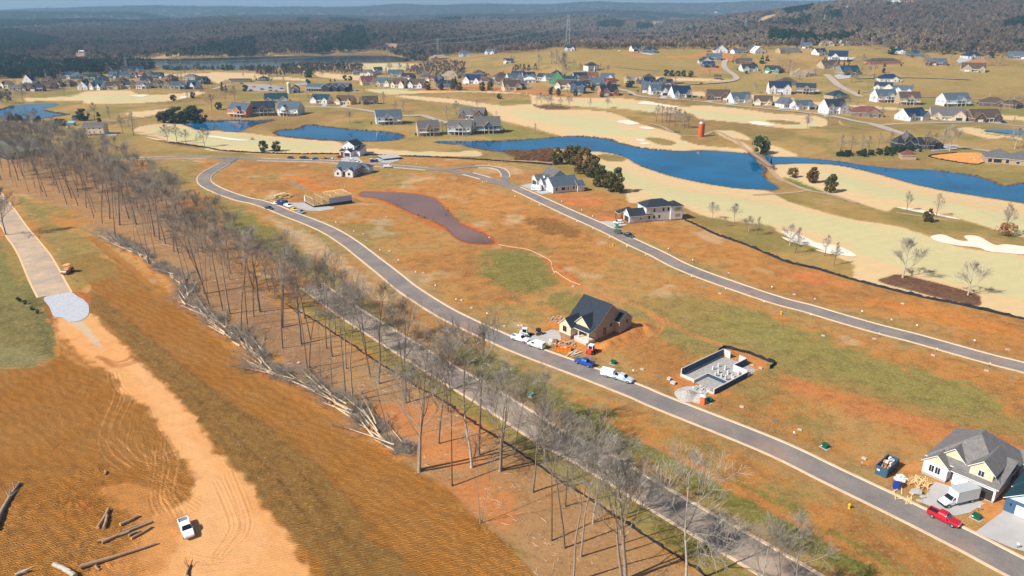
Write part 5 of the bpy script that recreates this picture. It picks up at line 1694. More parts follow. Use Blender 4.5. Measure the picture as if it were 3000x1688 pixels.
# ------------------------------------------------------------------ the air
hz = MB(); hz.box(-16500, -5500, -12, 16500, 15500, 190)
hm = bpy.data.materials.new('haze'); hm.use_nodes = True
hm.node_tree.nodes.clear()
ho = hm.node_tree.nodes.new('ShaderNodeOutputMaterial'); hv = hm.node_tree.nodes.new('ShaderNodeVolumePrincipled')
hv.inputs['Color'].default_value = (.46, .72, 1.0, 1); hv.inputs['Density'].default_value = .000115; hv.inputs['Anisotropy'].default_value = .0
hm.node_tree.links.new(hv.outputs[0], ho.inputs['Volume'])
ho_ = hz.build('haze', hm); tag(ho_, 'thin blue haze in the air over the whole valley', 'haze', kind='stuff')
# ------------------------------------------------------------------ houses
WALLC = dict(white=s2l(222, 222, 222), cream=s2l(224, 206, 174), tan=s2l(186, 164, 132), stone=s2l(142, 128, 112), brick=s2l(126, 92, 76), grey=s2l(170, 172, 172), slate=s2l(92, 106, 118), green=s2l(92, 158, 112), blue=s2l(70, 98, 128),
             yellow=s2l(224, 188, 120), brown=s2l(112, 86, 66), orange=s2l(196, 128, 92), pale=s2l(206, 212, 216), taupe=s2l(178, 160, 138), log=s2l(122, 84, 56), dark=s2l(52, 58, 66))
ROOFC = dict(charcoal=s2l(52, 60, 70), navy=s2l(34, 54, 80), slate=s2l(86, 100, 112), grey=s2l(108, 104, 102), brown=s2l(92, 76, 66), red=s2l(122, 78, 68), teal=s2l(38, 68, 80), tan=s2l(160, 144, 122), black=s2l(44, 48, 54), white=s2l(214, 218, 222), midgrey=s2l(126, 122, 120))


def wallm(k): return mat('wall ' + k, WALLC[k], .75, .06, .8, kind='board')
def roofm(k): return mat('roof shingles ' + k, ROOFC[k], .85, .14, 2.0, kind='shingle', spec=.15)


M_TRIM = mat('white trim', s2l(226, 226, 224), .5, .03)
M_GLASS = mat('window glass', s2l(30, 40, 52), .08, .2, .5, spec=.6)
M_FRAME = mat('dark window frame', s2l(40, 42, 46), .5, .05)
M_FOUND = mat('block foundation', s2l(176, 174, 172), .85, .1, .8, kind='block')
M_BRICKF = mat('brick foundation', s2l(150, 120, 104), .85, .2, 1.5, kind='block')
M_DOOR = mat('door wood', s2l(96, 58, 40), .5, .1)
M_GDOOR = mat('garage door white', s2l(232, 232, 230), .5, .03)
M_GDARK = mat('garage door dark', s2l(58, 60, 64), .5, .05)
M_GRED = mat('garage door red brown', s2l(112, 42, 36), .5, .05)
M_SHADE = mat('painted opening shade', s2l(60, 56, 54), .9, .1)  # flat dark colour stands in for the shade inside open garages, doors and porches
M_DECK = mat('deck boards', s2l(168, 140, 110), .8, .12, 2)


def gable(W, Rf, x0, y0, x1, y1, z0, h, ax, pitch, ov=.4, t=.18, wi=0, hipped=False):
    """one block: walls into W, roof into Rf (0 shingle, 1 trim)"""
    zt = z0 + h
    if ax == 'hip':
        W.box(x0, y0, z0, x1, y1, zt, wi)
        X0, X1, Y0, Y1 = x0 - ov, x1 + ov, y0 - ov, y1 + ov
        w = min(X1 - X0, Y1 - Y0) / 2; rise = w * pitch
        if X1 - X0 >= Y1 - Y0:
            r0 = (X0 + w, (Y0 + Y1) / 2, zt + rise + .12); r1 = (X1 - w, (Y0 + Y1) / 2, zt + rise + .12)
            fs = [(4, 5, 9, 8), (5, 6, 9), (6, 7, 8, 9), (7, 4, 8)]
        else:
            r0 = ((X0 + X1) / 2, Y0 + w, zt + rise + .12); r1 = ((X0 + X1) / 2, Y1 - w, zt + rise + .12)
            fs = [(4, 5, 8), (5, 6, 9, 8), (6, 7, 9), (7, 4, 8, 9)]
        b = [(X0, Y0), (X1, Y0), (X1, Y1), (X0, Y1)]
        Rf.add([(p[0], p[1], zt - .08) for p in b] + [(p[0], p[1], zt + .12) for p in b] + [r0, r1], [(3, 2, 1, 0), (0, 1, 5, 4), (1, 2, 6, 5), (2, 3, 7, 6), (3, 0, 4, 7)], 1)
        o = len(Rf.v) - 10
        for f in fs: Rf.f.append(tuple(i + o for i in f)); Rf.m.append(0)
        return
    if ax == 'flat':
        W.box(x0, y0, z0, x1, y1, zt, wi); Rf.box(x0 - ov, y0 - ov, zt, x1 + ov, y1 + ov, zt + .2, 0); return
    if ax == 'shed':      # falls to the front
        W.add([(x0, y0, z0), (x1, y0, z0), (x1, y1, z0), (x0, y1, z0), (x0, y0, zt), (x1, y0, zt), (x1, y1, zt + (y1 - y0) * pitch), (x0, y1, zt + (y1 - y0) * pitch)], [(0, 3, 2, 1), (4, 5, 6, 7), (0, 1, 5, 4), (1, 2, 6, 5), (2, 3, 7, 6), (3, 0, 4, 7)], wi)
        a, b_ = zt - ov * pitch + .02, zt + (y1 - y0 + .02) * pitch + .02
        Rf.add([(x0 - ov, y0 - ov, a), (x1 + ov, y0 - ov, a), (x1 + ov, y1, b_), (x0 - ov, y1, b_), (x0 - ov, y0 - ov, a + t), (x1 + ov, y0 - ov, a + t), (x1 + ov, y1, b_ + t), (x0 - ov, y1, b_ + t)], [(0, 3, 2, 1), (0, 1, 5, 4), (1, 2, 6, 5), (2, 3, 7, 6), (3, 0, 4, 7)], 1)
        o = len(Rf.v) - 8; Rf.f.append((o + 4, o + 5, o + 6, o + 7)); Rf.m.append(0); return
    sw = ax == 'y'
    if sw: a0, a1, b0, b1 = y0, y1, x0, x1
    else: a0, a1, b0, b1 = x0, x1, y0, y1
    # a = along the ridge, b = across
    def P(a, b, z): return (b, a, z) if sw else (a, b, z)
    bm = (b0 + b1) / 2; rise = (b1 - b0) / 2 * pitch
    vs = [P(a, b, z) for a in (a0, a1) for b, z in ((b0, z0), (b1, z0), (b1, zt), (bm, zt + rise), (b0, zt))]
    fs = [(0, 1, 2, 3, 4), (5, 9, 8, 7, 6), (0, 5, 6, 1), (1, 6, 7, 2), (4, 9, 5, 0), (2, 7, 8, 3), (3, 8, 9, 4)]
    W.add(vs, [f[::-1] if not sw else f for f in fs], wi)
    for s in (-1, 1):
        be = b0 - ov if s < 0 else b1 + ov
        ze = zt - ov * pitch + .03; zr = zt + rise + .03
        A0, A1 = a0 - ov * .8, a1 + ov * .8
        vs = [P(A0, be, ze), P(A1, be, ze), P(A1, bm, zr), P(A0, bm, zr), P(A0, be, ze + t), P(A1, be, ze + t), P(A1, bm, zr + t), P(A0, bm, zr + t)]
        Rf.add(vs, [(0, 3, 2, 1), (0, 1, 5, 4), (1, 2, 6, 5), (3, 0, 4, 7)], 1)
        o = len(Rf.v) - 8; Rf.f.append((o + 4, o + 5, o + 6, o + 7)); Rf.m.append(0)


_wc = {}


def window_mesh(w, h, fr):
    k = (round(w, 1), round(h, 1), fr)
    if k not in _wc:
        w, h = k[:2]
        b = MB(); fw = .09
        for x0, z0, x1, z1 in ((-w / 2, 0, w / 2, fw), (-w / 2, h - fw, w / 2, h), (-w / 2, fw, -w / 2 + fw, h - fw), (w / 2 - fw, fw, w / 2, h - fw), (-.03, fw, .03, h - fw)):
            b.box(x0, -.07, z0, x1, .02, z1)
        g = MB(); g.box(-w / 2 + fw, -.03, fw, -.03, .02, h - fw); g.box(.03, -.03, fw, w / 2 - fw, .02, h - fw)
        _wc[k] = (b.mesh('window', M_TRIM if fr == 'w' else M_FRAME), g.mesh('pane', M_GLASS))
    return _wc[k]


def far_window_mesh(w, h):
    k = (round(w, 1), round(h, 1), 'far')
    if k not in _wc:
        w, h = k[:2]; b = MB(); b.box(-w / 2, -.08, 0, w / 2, .02, h, 0)
        b.add([(-w / 2 + .1, -.09, .1), (w / 2 - .1, -.09, .1), (w / 2 - .1, -.09, h - .1), (-w / 2 + .1, -.09, h - .1)], [(0, 1, 2, 3)], 1)
        _wc[k] = b.mesh('window', [M_TRIM, M_GLASS])
    return _wc[k]


def face_xf(face, x0, y0, x1, y1, u, z):
    """transform for something set on a wall face at distance u along it"""
    if face == 'f': return (x0 + u, y0, z), 0
    if face == 'b': return (x1 - u, y1, z), math.pi
    if face == 'r': return (x1, y0 + u, z), math.pi / 2
    return (x0, y1 - u, z), -math.pi / 2


def add_win(root, face, bx, u, z, w, h, far=False, fr='w'):
    loc, rz = face_xf(face, *bx, u, z)
    if far:
        o = link('window', far_window_mesh(w, h), root); o.location = loc; o.rotation_euler.z = rz; return o
    a, g = window_mesh(w, h, fr)
    o = link('window', a, root); o.location = loc; o.rotation_euler.z = rz
    link('pane', g, o)
    return o


def add_panel(root, name, face, bx, u, z, w, h, m, d=.06, ribs=0):
    k = (name, round(w, 1), round(h, 1), m.name, ribs)
    if k not in _wc:
        w_, h_ = k[1:3]; b = MB(); b.box(-w_ / 2, -d, 0, w_ / 2, .02, h_)
        for i in range(1, ribs + 1):
            b.box(-w_ / 2 + .02, -d - .025, h_ * i / (ribs + 1) - .02, w_ / 2 - .02, -d + .01, h_ * i / (ribs + 1) + .02)
        _wc[k] = b.mesh(name, m)
    loc, rz = face_xf(face, *bx, u, z)
    o = link(name, _wc[k], root); o.location = loc; o.rotation_euler.z = rz
    return o


def post(b, x, y, z0, z1, r=.12): b.box(x - r, y - r, z0, x + r, y + r, z1)


hcount = 0
GARDEN = []


def far_house(tile, x, yb, w, style, wall, roof, label, rot=None, cat='house', sc=1.0, grp=None):
    """a house of the far streets: x centre and yb foot in survey notes, w seen width"""
    global hcount
    hcount += 1
    rs = random.Random(1000 + hcount)
    p = G(*T1(tile, x, yb))
    D = depth(p)
    seen = w / TILES[tile][2] * D / FPX
    rot = rs.choice([-24, -14, -6, 8, 16, 24]) if rot is None else rot
    W_ = seen / (math.cos(R(rot)) + .55 * abs(math.sin(R(rot)))) * .95
    W_ = max(W_ * (1.25 if 'village' in label else 1.14), 6)
    d = min(max(W_ * (.62 if style in 'FSTPL' else .8), 8), 15) * sc
    root = thing('house', label, cat, p, R(rot), grp)
    Wb, Rb = MB(), MB()
    x0, x1 = -W_ / 2, W_ / 2
    base = 2.7 if style in 'P' else 0.
    h = 3.2 + (2.8 if style == 'T' else 0)
    pit = rs.uniform(.75, 1.0)
    z = base
    wm = [wallm(wall), M_FOUND]
    wins = []
    Wb.box(x0 + .03, .03, -1.6, x1 - .03, d - .03, .25 + base, 1 if base == 0 else 0)
    if style in 'FTSP':
        gable(Wb, Rb, x0, 0, x1, d, z + .2, h, 'x', pit)
        side = rs.choice([0, 1])
        gw = W_ * rs.uniform(.34, .44)
        pr = rs.uniform(1.6, 3.2)
        if style in 'FT' or (style == 'S'):
            xs = [(x0 + .3, x0 + .3 + gw)] if side == 0 else [(x1 - .3 - gw, x1 - .3)]
            if style == 'S' or W_ > 15:
                g2 = W_ * .28
                xs.append((x1 - .5 - g2, x1 - .5) if side == 0 else (x0 + .5, x0 + .5 + g2))
            for i, (a, b) in enumerate(xs):
                pp = pr if i == 0 else pr * .5
                Wb.box(a + .02, -pp + .02, -1.4, b - .02, 1, .3 + base, 1 if base == 0 else 0)
                gable(Wb, Rb, a, -pp, b, d * .5, z + .2, h * .98, 'y', pit * 1.05)
                if i == 0 and style != 'T':
                    add_panel(root, 'garage_door', 'f', (a, -pp, b, d), (b - a) / 2, z + .25, min(b - a - 1.2, 4.8), 2.2, rs.choice([M_GDOOR, M_GDOOR, M_GDARK]), ribs=3)
                else:
                    wins.append(('f', (a, -pp, b, d), (b - a) / 2, z + 1.1, 1.5, 1.4))
                if style == 'T':
                    wins.append(('f', (a, -pp, b, d), (b - a) / 2, z + 3.9, 1.4, 1.3))
                else:
                    wins.append(('f', (a, -pp, b, d), (b - a) / 2, z + h + .55, .8, .8))
            # porch between
            pa, pb = (xs[0][1], xs[1][0] if len(xs) > 1 else x1 - .4) if side == 0 else ((xs[1][1] if len(xs) > 1 else x0 + .4), xs[0][0])
            if pb - pa > 2:
                m_ = MB(); m_.box(pa + .1, -pr * .45, z + 2.6, pb - .1, .2, z + 2.8)
                for q in (pa + .4, (pa + pb) / 2, pb - .4): post(m_, q, -pr * .45 + .2, z + .1, z + 2.6)
                m_.box(pa + .1, -pr * .45, z - .1, pb - .1, .2, z + .12)
                m_.build('porch', M_TRIM, root)
                add_panel(root, 'door', 'f', (pa, 0, pb, d), (pb - pa) / 2, z + .25, 1.1, 2.1, M_DOOR)
                wins.append(('f', (pa, 0, pb, d), (pb - pa) * .2, z + 1.1, 1.0, 1.3))
        if style == 'P':
            g2 = W_ * .36; cx_ = rs.uniform(-.15, .15) * W_
            gable(Wb, Rb, cx_ - g2 / 2, -2.6, cx_ + g2 / 2, d * .5, z + 2.35, .8, 'y', pit)
            m_ = MB()
            for q in (cx_ - g2 / 2 + .25, cx_, cx_ + g2 / 2 - .25): post(m_, q, -2.4, -1, z + 2.4, .15)
            m_.box(x0 + 1, -2.7, z - .05, x1 - 1, 0, z + .15); m_.box(x0 + 1, -2.72, z + .95, x1 - 1, -2.64, z + 1.03)
            n_ = int(W_ / 1.2)
            for i in range(n_ + 1):
                q = x0 + 1 + (W_ - 2) * i / n_; m_.box(q - .03, -2.72, z + .15, q + .03, -2.66, z + .95)
            m_.build('deck', M_TRIM, root)
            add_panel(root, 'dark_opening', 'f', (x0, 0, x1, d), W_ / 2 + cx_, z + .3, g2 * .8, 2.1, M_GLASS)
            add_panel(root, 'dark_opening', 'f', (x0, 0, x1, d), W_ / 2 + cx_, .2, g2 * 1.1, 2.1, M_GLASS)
            for q in (.12, .88):
                wins.append(('f', (x0, 0, x1, d), W_ * q, z + 1, 1.3, 1.5)); wins.append(('f', (x0, 0, x1, d), W_ * q, .8, 1.3, 1.4))
    elif style == 'G':
        gable(Wb, Rb, x0, 0, x1, d * 1.15, z + .2, h, 'y', pit)
        gable(Wb, Rb, x0 - 1.5 if rs.random() < .5 else x1 - 3, d * .4, (x0 - 1.5 if rs.random() < .5 else x1 - 3) + 5, d, z + .2, h * .9, 'x', pit)
        wins += [('f', (x0, 0, x1, d), W_ * .25, z + 1, 1.2, 1.4), ('f', (x0, 0, x1, d), W_ * .75, z + 1, 1.2, 1.4), ('f', (x0, 0, x1, d), W_ * .5, z + h + .8, 1.1, 1.1)]
        add_panel(root, 'door', 'f', (x0, 0, x1, d), W_ / 2, z + .25, 1.1, 2.1, M_DOOR)
    elif style in 'HV':
        gable(Wb, Rb, x0, 0, x1, d, z + .2, h + (2.6 if style == 'V' else 0), 'hip', .62)
        g2 = W_ * .3; cx_ = rs.choice([-.22, .2]) * W_
        gable(Wb, Rb, cx_ - g2 / 2, -1.4, cx_ + g2 / 2, d * .4, z + .2, h + (2.4 if style == 'V' else 0), 'y', .72)
        Wb.box(cx_ - g2 / 2 + .02, -1.38, -1.4, cx_ + g2 / 2 - .02, 1, .3, 1)
        wins += [('f', (cx_ - g2 / 2, -1.4, cx_ + g2 / 2, d), g2 / 2, z + 1, 1.5, 1.4)]
        for q in (.1, .42 if cx_ > 0 else .62, .9): wins.append(('f', (x0, 0, x1, d), W_ * q, z + 1, 1.1, 1.4))
        if style == 'V':
            for q in (.12, .5, .88): wins.append(('f', (x0, 0, x1, d), W_ * q, z + 3.7, 1.1, 1.3))
        add_panel(root, 'door', 'f', (x0, 0, x1, d), W_ * (.3 if cx_ > 0 else .75), z + .25, 1.1, 2.1, M_DOOR)
    elif style == 'L':
        gable(Wb, Rb, x0, 0, x1, d, z + .2, h, 'hip' if rs.random() < .5 else 'x', .5)
        for i in range(max(3, int(W_ / 4))): wins.append(('f', (x0, 0, x1, d), W_ * (i + .5) / max(3, int(W_ / 4)), z + 1, 1.3, 1.3))
        add_panel(root, 'door', 'f', (x0, 0, x1, d), W_ * .45, z + .25, 1.1, 2.1, M_DOOR)
    for q in (.3, .7):
        wins.append(('l', (x0, 0, x1, d), d * q, z + 1, 1.1, 1.3)); wins.append(('r', (x0, 0, x1, d), d * q, z + 1, 1.1, 1.3))
    if w / TILES[tile][2] < 26: wins = wins[:3]
    for f_, bx, u, zz, ww, hh in wins: add_win(root, f_, bx, u, zz, ww, hh, True)
    if rs.random() < .45:
        c_ = MB(); cxx = rs.uniform(-.3, .3) * W_; c_.box(cxx - .45, d * .62, 2, cxx + .45, d * .62 + .8, z + h + d * .5 * pit + .9)
        c_.build('chimney', mat('chimney stone', s2l(160, 146, 130), .85, .15), root)
    Wb.build('wall', wm, root); Rb.build('roof', [roofm(roof), M_TRIM], root)
    if 'village' in label: root.scale = (1, 1, 1.18)
    for k in range(rs.choice([2, 3, 4, 5])):
        a = rs.uniform(0, 6.28); q = W_ * .5 + rs.uniform(1.5, 6)
        GARDEN.append((p[0] + q * math.cos(a), p[1] + q * .8 * math.sin(a) + d / 2, rs.choice([0, 0, 1, 2, 3]), rs.uniform(.5, 1.1)))
    return root


ORDW = ['first', 'second', 'third', 'fourth', 'fifth', 'sixth', 'seventh', 'eighth', 'ninth', 'tenth', 'eleventh', 'twelfth', 'thirteenth', 'fourteenth', 'fifteenth', 'sixteenth', 'seventeenth', 'eighteenth', 'nineteenth', 'twentieth', 'twenty-first', 'twenty-second', 'twenty-third', 'twenty-fourth']
STN = dict(F='gabled', S='twin gabled', G='front gabled', H='hip roofed', L='long low', T='two storey', P='decked', V='tall hip roofed')
HROWS = [
    ('front row of left village', """A 70 250 130 F cream brown
A 190 285 130 L white grey
A 350 288 120 S brown brown
A 470 292 130 F brick charcoal
A 640 262 100 F brick brown
A 1040 272 120 G white teal
A 1210 272 180 S white teal
A 1420 268 130 F cream brown
A 1590 258 110 F yellow charcoal
A 1680 250 90 G cream grey
A 1780 258 130 F white grey
A 1960 248 150 H stone brown
A 2095 258 90 G tan brown
A 2235 265 160 S white slate
A 2405 260 160 F white teal"""),
    ('middle row of left village', """A 345 200 120 G white navy
A 600 195 140 H brown brown
A 710 235 100 F cream brown
A 840 232 120 H brown brown
A 1000 222 120 H stone brown
A 1500 198 120 H brown brown
A 1290 205 130 F stone charcoal
A 1840 195 120 F stone charcoal
A 2110 165 130 H brown brown
A 2380 152 160 L grey grey
A 2535 200 130 F dark black"""),
    ('back row of left village', """A 830 128 130 F white navy
A 960 138 130 H slate slate
A 1130 155 120 F white teal
A 1230 150 110 H slate teal
A 1380 62 95 G white charcoal
A 1470 98 120 H slate teal
A 1560 82 110 F white charcoal
A 1420 130 90 F slate slate
A 1645 48 120 H navy_ navy
A 1650 122 100 F white brown
A 1760 50 90 F white teal
A 1750 124 110 F stone red
A 1855 122 130 H grey slate
A 1985 130 110 F dark charcoal
A 1570 130 90 F white slate"""),
    ('between clubhouse and lakeside woods', """V 1110 765 140 H white grey
V 1235 752 90 T white charcoal
V 1410 775 150 F cream slate
V 1510 802 140 F brown black
V 65 815 90 L dark black
V 1700 805 120 L tan brown
V 1010 750 70 H grey grey"""),
    ('front row of middle village', """B 2080 215 195 F cream red
B 2240 232 160 S cream slate
B 2430 250 200 F cream brown
C 70 252 180 F white brown
C 440 245 190 L slate navy
C 775 198 215 S white navy
C 940 212 160 H tan brown
C 1140 222 170 S stone brown
C 1300 282 215 S cream brown
C 1400 262 110 F stone slate
C 1930 262 205 S cream brown
C 2110 315 165 T blue navy
C 2520 350 215 F orange black"""),
    ('second row of middle village', """C 265 172 110 F orange brown
C 350 165 110 H slate slate
C 500 138 200 H tan tan
C 1340 172 190 F white slate
C 1520 188 125 L white white
C 1670 158 140 F white charcoal
C 1780 162 120 F white slate
C 1855 202 175 G green teal
C 2030 185 170 L slate teal
C 2185 250 120 H blue navy
C 2205 190 140 H stone brown
C 2375 232 160 F slate slate
C 2530 232 160 F brick red"""),
    ('back row of middle village', """C 200 130 110 H grey grey
C 860 112 130 H stone brown
C 1180 160 180 H grey brown
C 1345 132 160 F white navy
C 1510 152 150 S white navy
C 2150 162 150 F white navy
C 2290 150 130 F brick red
C 2480 162 150 F white slate
C 1860 120 120 H slate charcoal
C 1950 250 1 x"""),
    ('crowded end of middle village', """D 240 625 150 F tan tan
D 450 600 140 H brown brown
D 430 640 120 F blue navy
D 450 742 210 S slate slate
D 600 655 160 H slate charcoal
D 560 762 190 F white slate
D 690 772 180 F white charcoal
D 860 802 235 S white navy
D 690 660 90 F orange charcoal"""),
    ('street above long green strip', """D 1310 832 275 S brown brown
D 1610 865 270 S white slate
D 1865 895 225 S cream brown
D 2195 925 180 G white slate
D 2405 950 260 S white slate"""),
    ('slope above that street', """D 2080 758 260 T white navy
D 2395 752 235 P stone charcoal
D 2195 648 225 H stone brown
D 1710 472 205 S white charcoal
D 1975 490 190 F green charcoal
D 2105 482 90 H tan brown
D 2330 542 150 G tan tan
D 2460 532 150 H tan tan
D 1630 375 195 L log brown"""),
    ('red earth by hill road', """D 1160 378 130 G white charcoal
D 1250 330 190 S slate slate
D 1195 420 150 F blue navy
D 1340 238 160 G white navy
D 1500 238 110 H green teal
D 1580 250 165 L white slate
D 1825 245 130 G white white
D 1745 212 80 F slate slate
D 285 215 140 S white charcoal
D 440 237 190 H slate navy"""),
    ('top of right hand hill', """D 2215 245 270 L tan grey
D 2415 182 140 F brown slate
E 30 152 70 G tan tan
E 110 152 110 F tan tan
E 200 152 70 F tan brown
E 350 142 130 F cream brown
E 530 145 150 F log brown
E 1000 245 150 H white navy
E 1210 285 190 H slate teal
E 1500 395 205 F log slate
E 1970 312 225 H white navy
E 2485 312 210 F slate slate"""),
    ('middle of right slope', """E 35 262 170 F white navy
E 225 345 235 P white navy
E 145 432 225 S tan brown
E 405 515 275 F stone teal
E 830 385 425 L orange brown
E 1935 475 280 S tan brown"""),
    ('cluster at slope road fork', """E 895 602 255 H white navy
E 800 702 220 F white charcoal
E 1040 752 225 F white slate
E 850 858 265 P white slate
E 1135 888 245 P tan brown
E 275 822 245 H tan teal"""),
    ('row below right meadow', """E 1740 908 335 P pale slate
E 2190 915 310 H brown brown
E 2500 935 210 H brown brown"""),
    ('nearest row at far right', """E 220 1003 295 T white charcoal
E 600 1042 385 H stone red
E 1240 1085 355 S white navy
E 1620 1085 400 S cream grey
E 2110 1105 400 S brown brown"""),
    ('lawn before the clubhouse', """B 905 438 285 S white teal
B 1440 442 240 S white teal
B 1745 458 230 S yellow brown
B 2085 455 200 S stone brown"""),
    ('bank of the back pond', """B 410 612 310 P orange slate
B 745 597 290 P stone charcoal
B 1045 600 290 P white slate"""),
    ('grassy peninsula between ponds', """B 2325 708 330 P pale slate
C 245 850 280 P tan grey
C 625 838 295 P grey grey
C 985 820 320 P slate grey
C 770 640 330 S brown grey"""),
    ('golden ridge before the forest', """W 580 512 110 F white charcoal
W 820 715 130 V white charcoal
V 1850 605 185 H orange tan
V 2100 572 105 F white slate
V 2350 547 115 F white slate
V 2535 640 95 F white charcoal"""),
    ('scattered in distant forest', """X 1270 35 110 L white white
X 835 95 70 F white white
V 655 222 30 F white white
V 1640 468 75 L cream tan
V 1345 430 70 H teal_ teal
U 820 535 50 L white white
U 2420 395 60 L white white
U 1345 520 60 L grey slate
U 660 590 50 L white slate
W 1520 255 70 L white white
W 1450 262 60 L white white
W 1265 418 60 L orange red
V 610 400 40 F white white
V 2180 232 60 F white white
W 1900 140 60 L cream white
W 2060 130 45 L white white
U 1210 540 50 L tan tan"""),
]
WALLC['navy_'] = WALLC['slate']; WALLC['teal_'] = WALLC['slate']
used_lb = {}
for row, txt in HROWS:
    items = []
    for ln in txt.split('\n'):
        tl, x, y, w, st, wl, rf = (ln.split() + ['', ''])[:7]
        if st == 'x': continue
        items.append((T1(tl, float(x), 0)[0], tl, float(x), float(y), float(w), st, wl, rf))
    items.sort()
    for i, (_, tl, x, y, w, st, wl, rf) in enumerate(items):
        lb = f'{wl.strip("_")} {STN[st]} house, {rf.strip("_")} roof, {ORDW[i]} from left, {row}'
        far_house(tl, x, y, w, st, wl, rf, lb, grp='houses ' + row)

ga = np.array(GARDEN)
gm = [merged(*LT[0]), merged(*LT[3]), EVM['m'][0], EVM['cb'][1]]
o = inst_obj('garden_plants', gm, np.stack([ga[:, 0], ga[:, 1], terr(ga[:, 0], ga[:, 1])], 1), ga[:, 2], np.where(ga[:, 2] > 1, ga[:, 3] * .35, ga[:, 3] * .9), ga[:, 3] * 20)
tag(o, 'shrubs and small bare trees scattered round the far houses', 'garden plants', kind='stuff')
# ---- clubhouse, dark house, right edge house, pavilion, farm, barn
def custom(name, label, cat, p, rz, blocks, wallk, roofk, base=.3, grp=None, ov=.45, found=M_FOUND, wmats=None, roofmats=None):
    root = thing(name, label, cat, p, R(rz), grp)
    W, Rf, Fd = MB(), MB(), MB()
    for b in blocks:
        x0, y0, x1, y1, z0, h, ax, pit = b[:8]
        gable(W, Rf, x0, y0, x1, y1, z0, h, ax, pit, ov, wi=b[8] if len(b) > 8 else 0)
        if z0 < 1.6: Fd.box(x0 + .04, y0 + .04, -2.2, x1 - .04, y1 - .04, z0 + .02)
    W.build('wall', wmats or wallm(wallk), root)
    Rf.build('roof', roofmats or [roofm(roofk), M_TRIM], root)
    Fd.build('foundation', found, root)
    return root


p = GT('B', 1270, 290)
r_ = custom('clubhouse', 'large clubhouse with slate roofs and three dark gables beside the silo', 'clubhouse', p, -8, [(0, 2, 26, 14, .3, 4.2, 'x', .55), (20, -3, 30, 16, .3, 5, 'y', .6), (28, -1, 38, 17, .3, 4.6, 'y', .6), (36, 1, 46, 17, .3, 4.4, 'y', .55), (28, 8, 48, 22, .3, 5, 'x', .5)], 'dark', 'slate')
for i in range(6): add_win(r_, 'f', (0, 2, 26, 14), 2 + i * 3.2, 1.2, 1.8, 1.8, True)
m_ = MB()
for i in range(7): post(m_, .5 + i * 3.1, -.8, 0, 3.4)
m_.box(-.2, -1.1, 3.4, 19.5, 2, 3.6); m_.build('veranda', M_TRIM, r_)
p = GT('B', 1130, 312)
r_ = custom('barn', 'small grey gabled barn right beside the pale silo', 'barn', p, 8, [(-5, 0, 5, 11, .2, 4, 'y', .8)], 'grey', 'slate')
add_panel(r_, 'door', 'f', (-5, 0, 5, 11), 5, .3, 2.6, 2.6, M_GDARK); add_win(r_, 'f', (-5, 0, 5, 11), 5, 4.6, 1.2, 1.2, True)


def silo(tile, x, y, hpx, wpx, body, dome, label, hatch=True):
    p = GT(tile, x, y); D = depth(p)
    H_ = tree_h(p, tile, hpx); r = wpx / TILES[tile][2] * D / FPX / 2
    root = thing('silo', label, 'silo', p)
    b = MB(); n = 14
    for i in range(n):
        z0 = (H_ - r) * i / n; z1 = (H_ - r) * (i + 1) / n
        b.lathe([(r, z0 - (.5 if i == 0 else 0)), (r, z1 - .12), (r * 1.015, z1 - .1), (r * 1.015, z1)], 20)
    b.build('body', body, root)
    d = MB(); d.lathe([(r * 1.03, H_ - r), (r * 1.0, H_ - r * .72), (r * .82, H_ - r * .4), (r * .5, H_ - r * .14), (.15, H_)], 20); d.build('dome', dome, root)
    c = MB(); c.box(r * .85, -.45, 0, r + .55, .45, H_ - r); c.build('chute', body, root)
    return root


silo('B', 1063, 318, 140, 42, mat('pale silo concrete', s2l(206, 198, 182), .8, .1), mat('white dome', s2l(232, 232, 230), .4, .04), 'pale grey farm silo with rounded white dome beside the clubhouse car park')
silo('D', 1083, 1290, 192, 66, mat('rust orange silo', s2l(196, 92, 46), .7, .14, .4), mat('silver dome', s2l(196, 204, 214), .3, .05, metal=.6), 'rust orange silo with shiny silver dome above the long pond')

p = GT('I', 1290, 262)
r_ = custom('house', 'very dark blue black house with steep hip roofs behind bare trees', 'house', p, -6, [(0, 0, 16, 12, .3, 3.2, 'hip', .95), (14, -1.5, 24, 9, .3, 3, 'x', .8), (4, -2.5, 10, 6, .3, 3.4, 'y', .9), (24, 1, 31, 9, .3, 2.8, 'y', .75)], 'dark', 'black')
for q in (1.5, 12, 17, 20): add_win(r_, 'f', (0, -.02 if q < 14 else -1.5, 31, 12), q, 1.2, 1.2, 1.4, True)
p = GT('I', 1345, 372)
r_ = custom('pavilion', 'small tan brick outbuilding with brown hip roof on the pond bank', 'outbuilding', p, -8, [(0, 0, 8.6, 6.5, .2, 2.7, 'hip', .7)], 'tan', 'red')
add_panel(r_, 'door', 'r', (0, 0, 8.6, 6.5), 3, .3, 1.6, 2, M_GDARK)
p = GT('I', 2180, 405)
r_ = custom('house', 'wide tan stone house with grey hip roofs at the right edge', 'house', p, -22, [(0, 0, 16, 15, .3, 3.1, 'hip', .6), (13, -2, 30, 14, .3, 3.1, 'hip', .6)], 'tan', 'grey')
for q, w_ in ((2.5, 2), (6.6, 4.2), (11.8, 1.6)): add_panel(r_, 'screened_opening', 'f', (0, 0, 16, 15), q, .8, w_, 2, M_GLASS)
for q in (4, 9): add_win(r_, 'f', (13, -2, 30, 14), q, 1, 2, 1.6, True)
p = GT('A', 1050, 838)
r_ = custom('farmhouse', 'long two storey cream farmhouse with grey shingle roof at the golf edge', 'house', p, 6, [(0, 0, 15, 9, .3, 5.6, 'x', .62)], 'cream', 'grey')
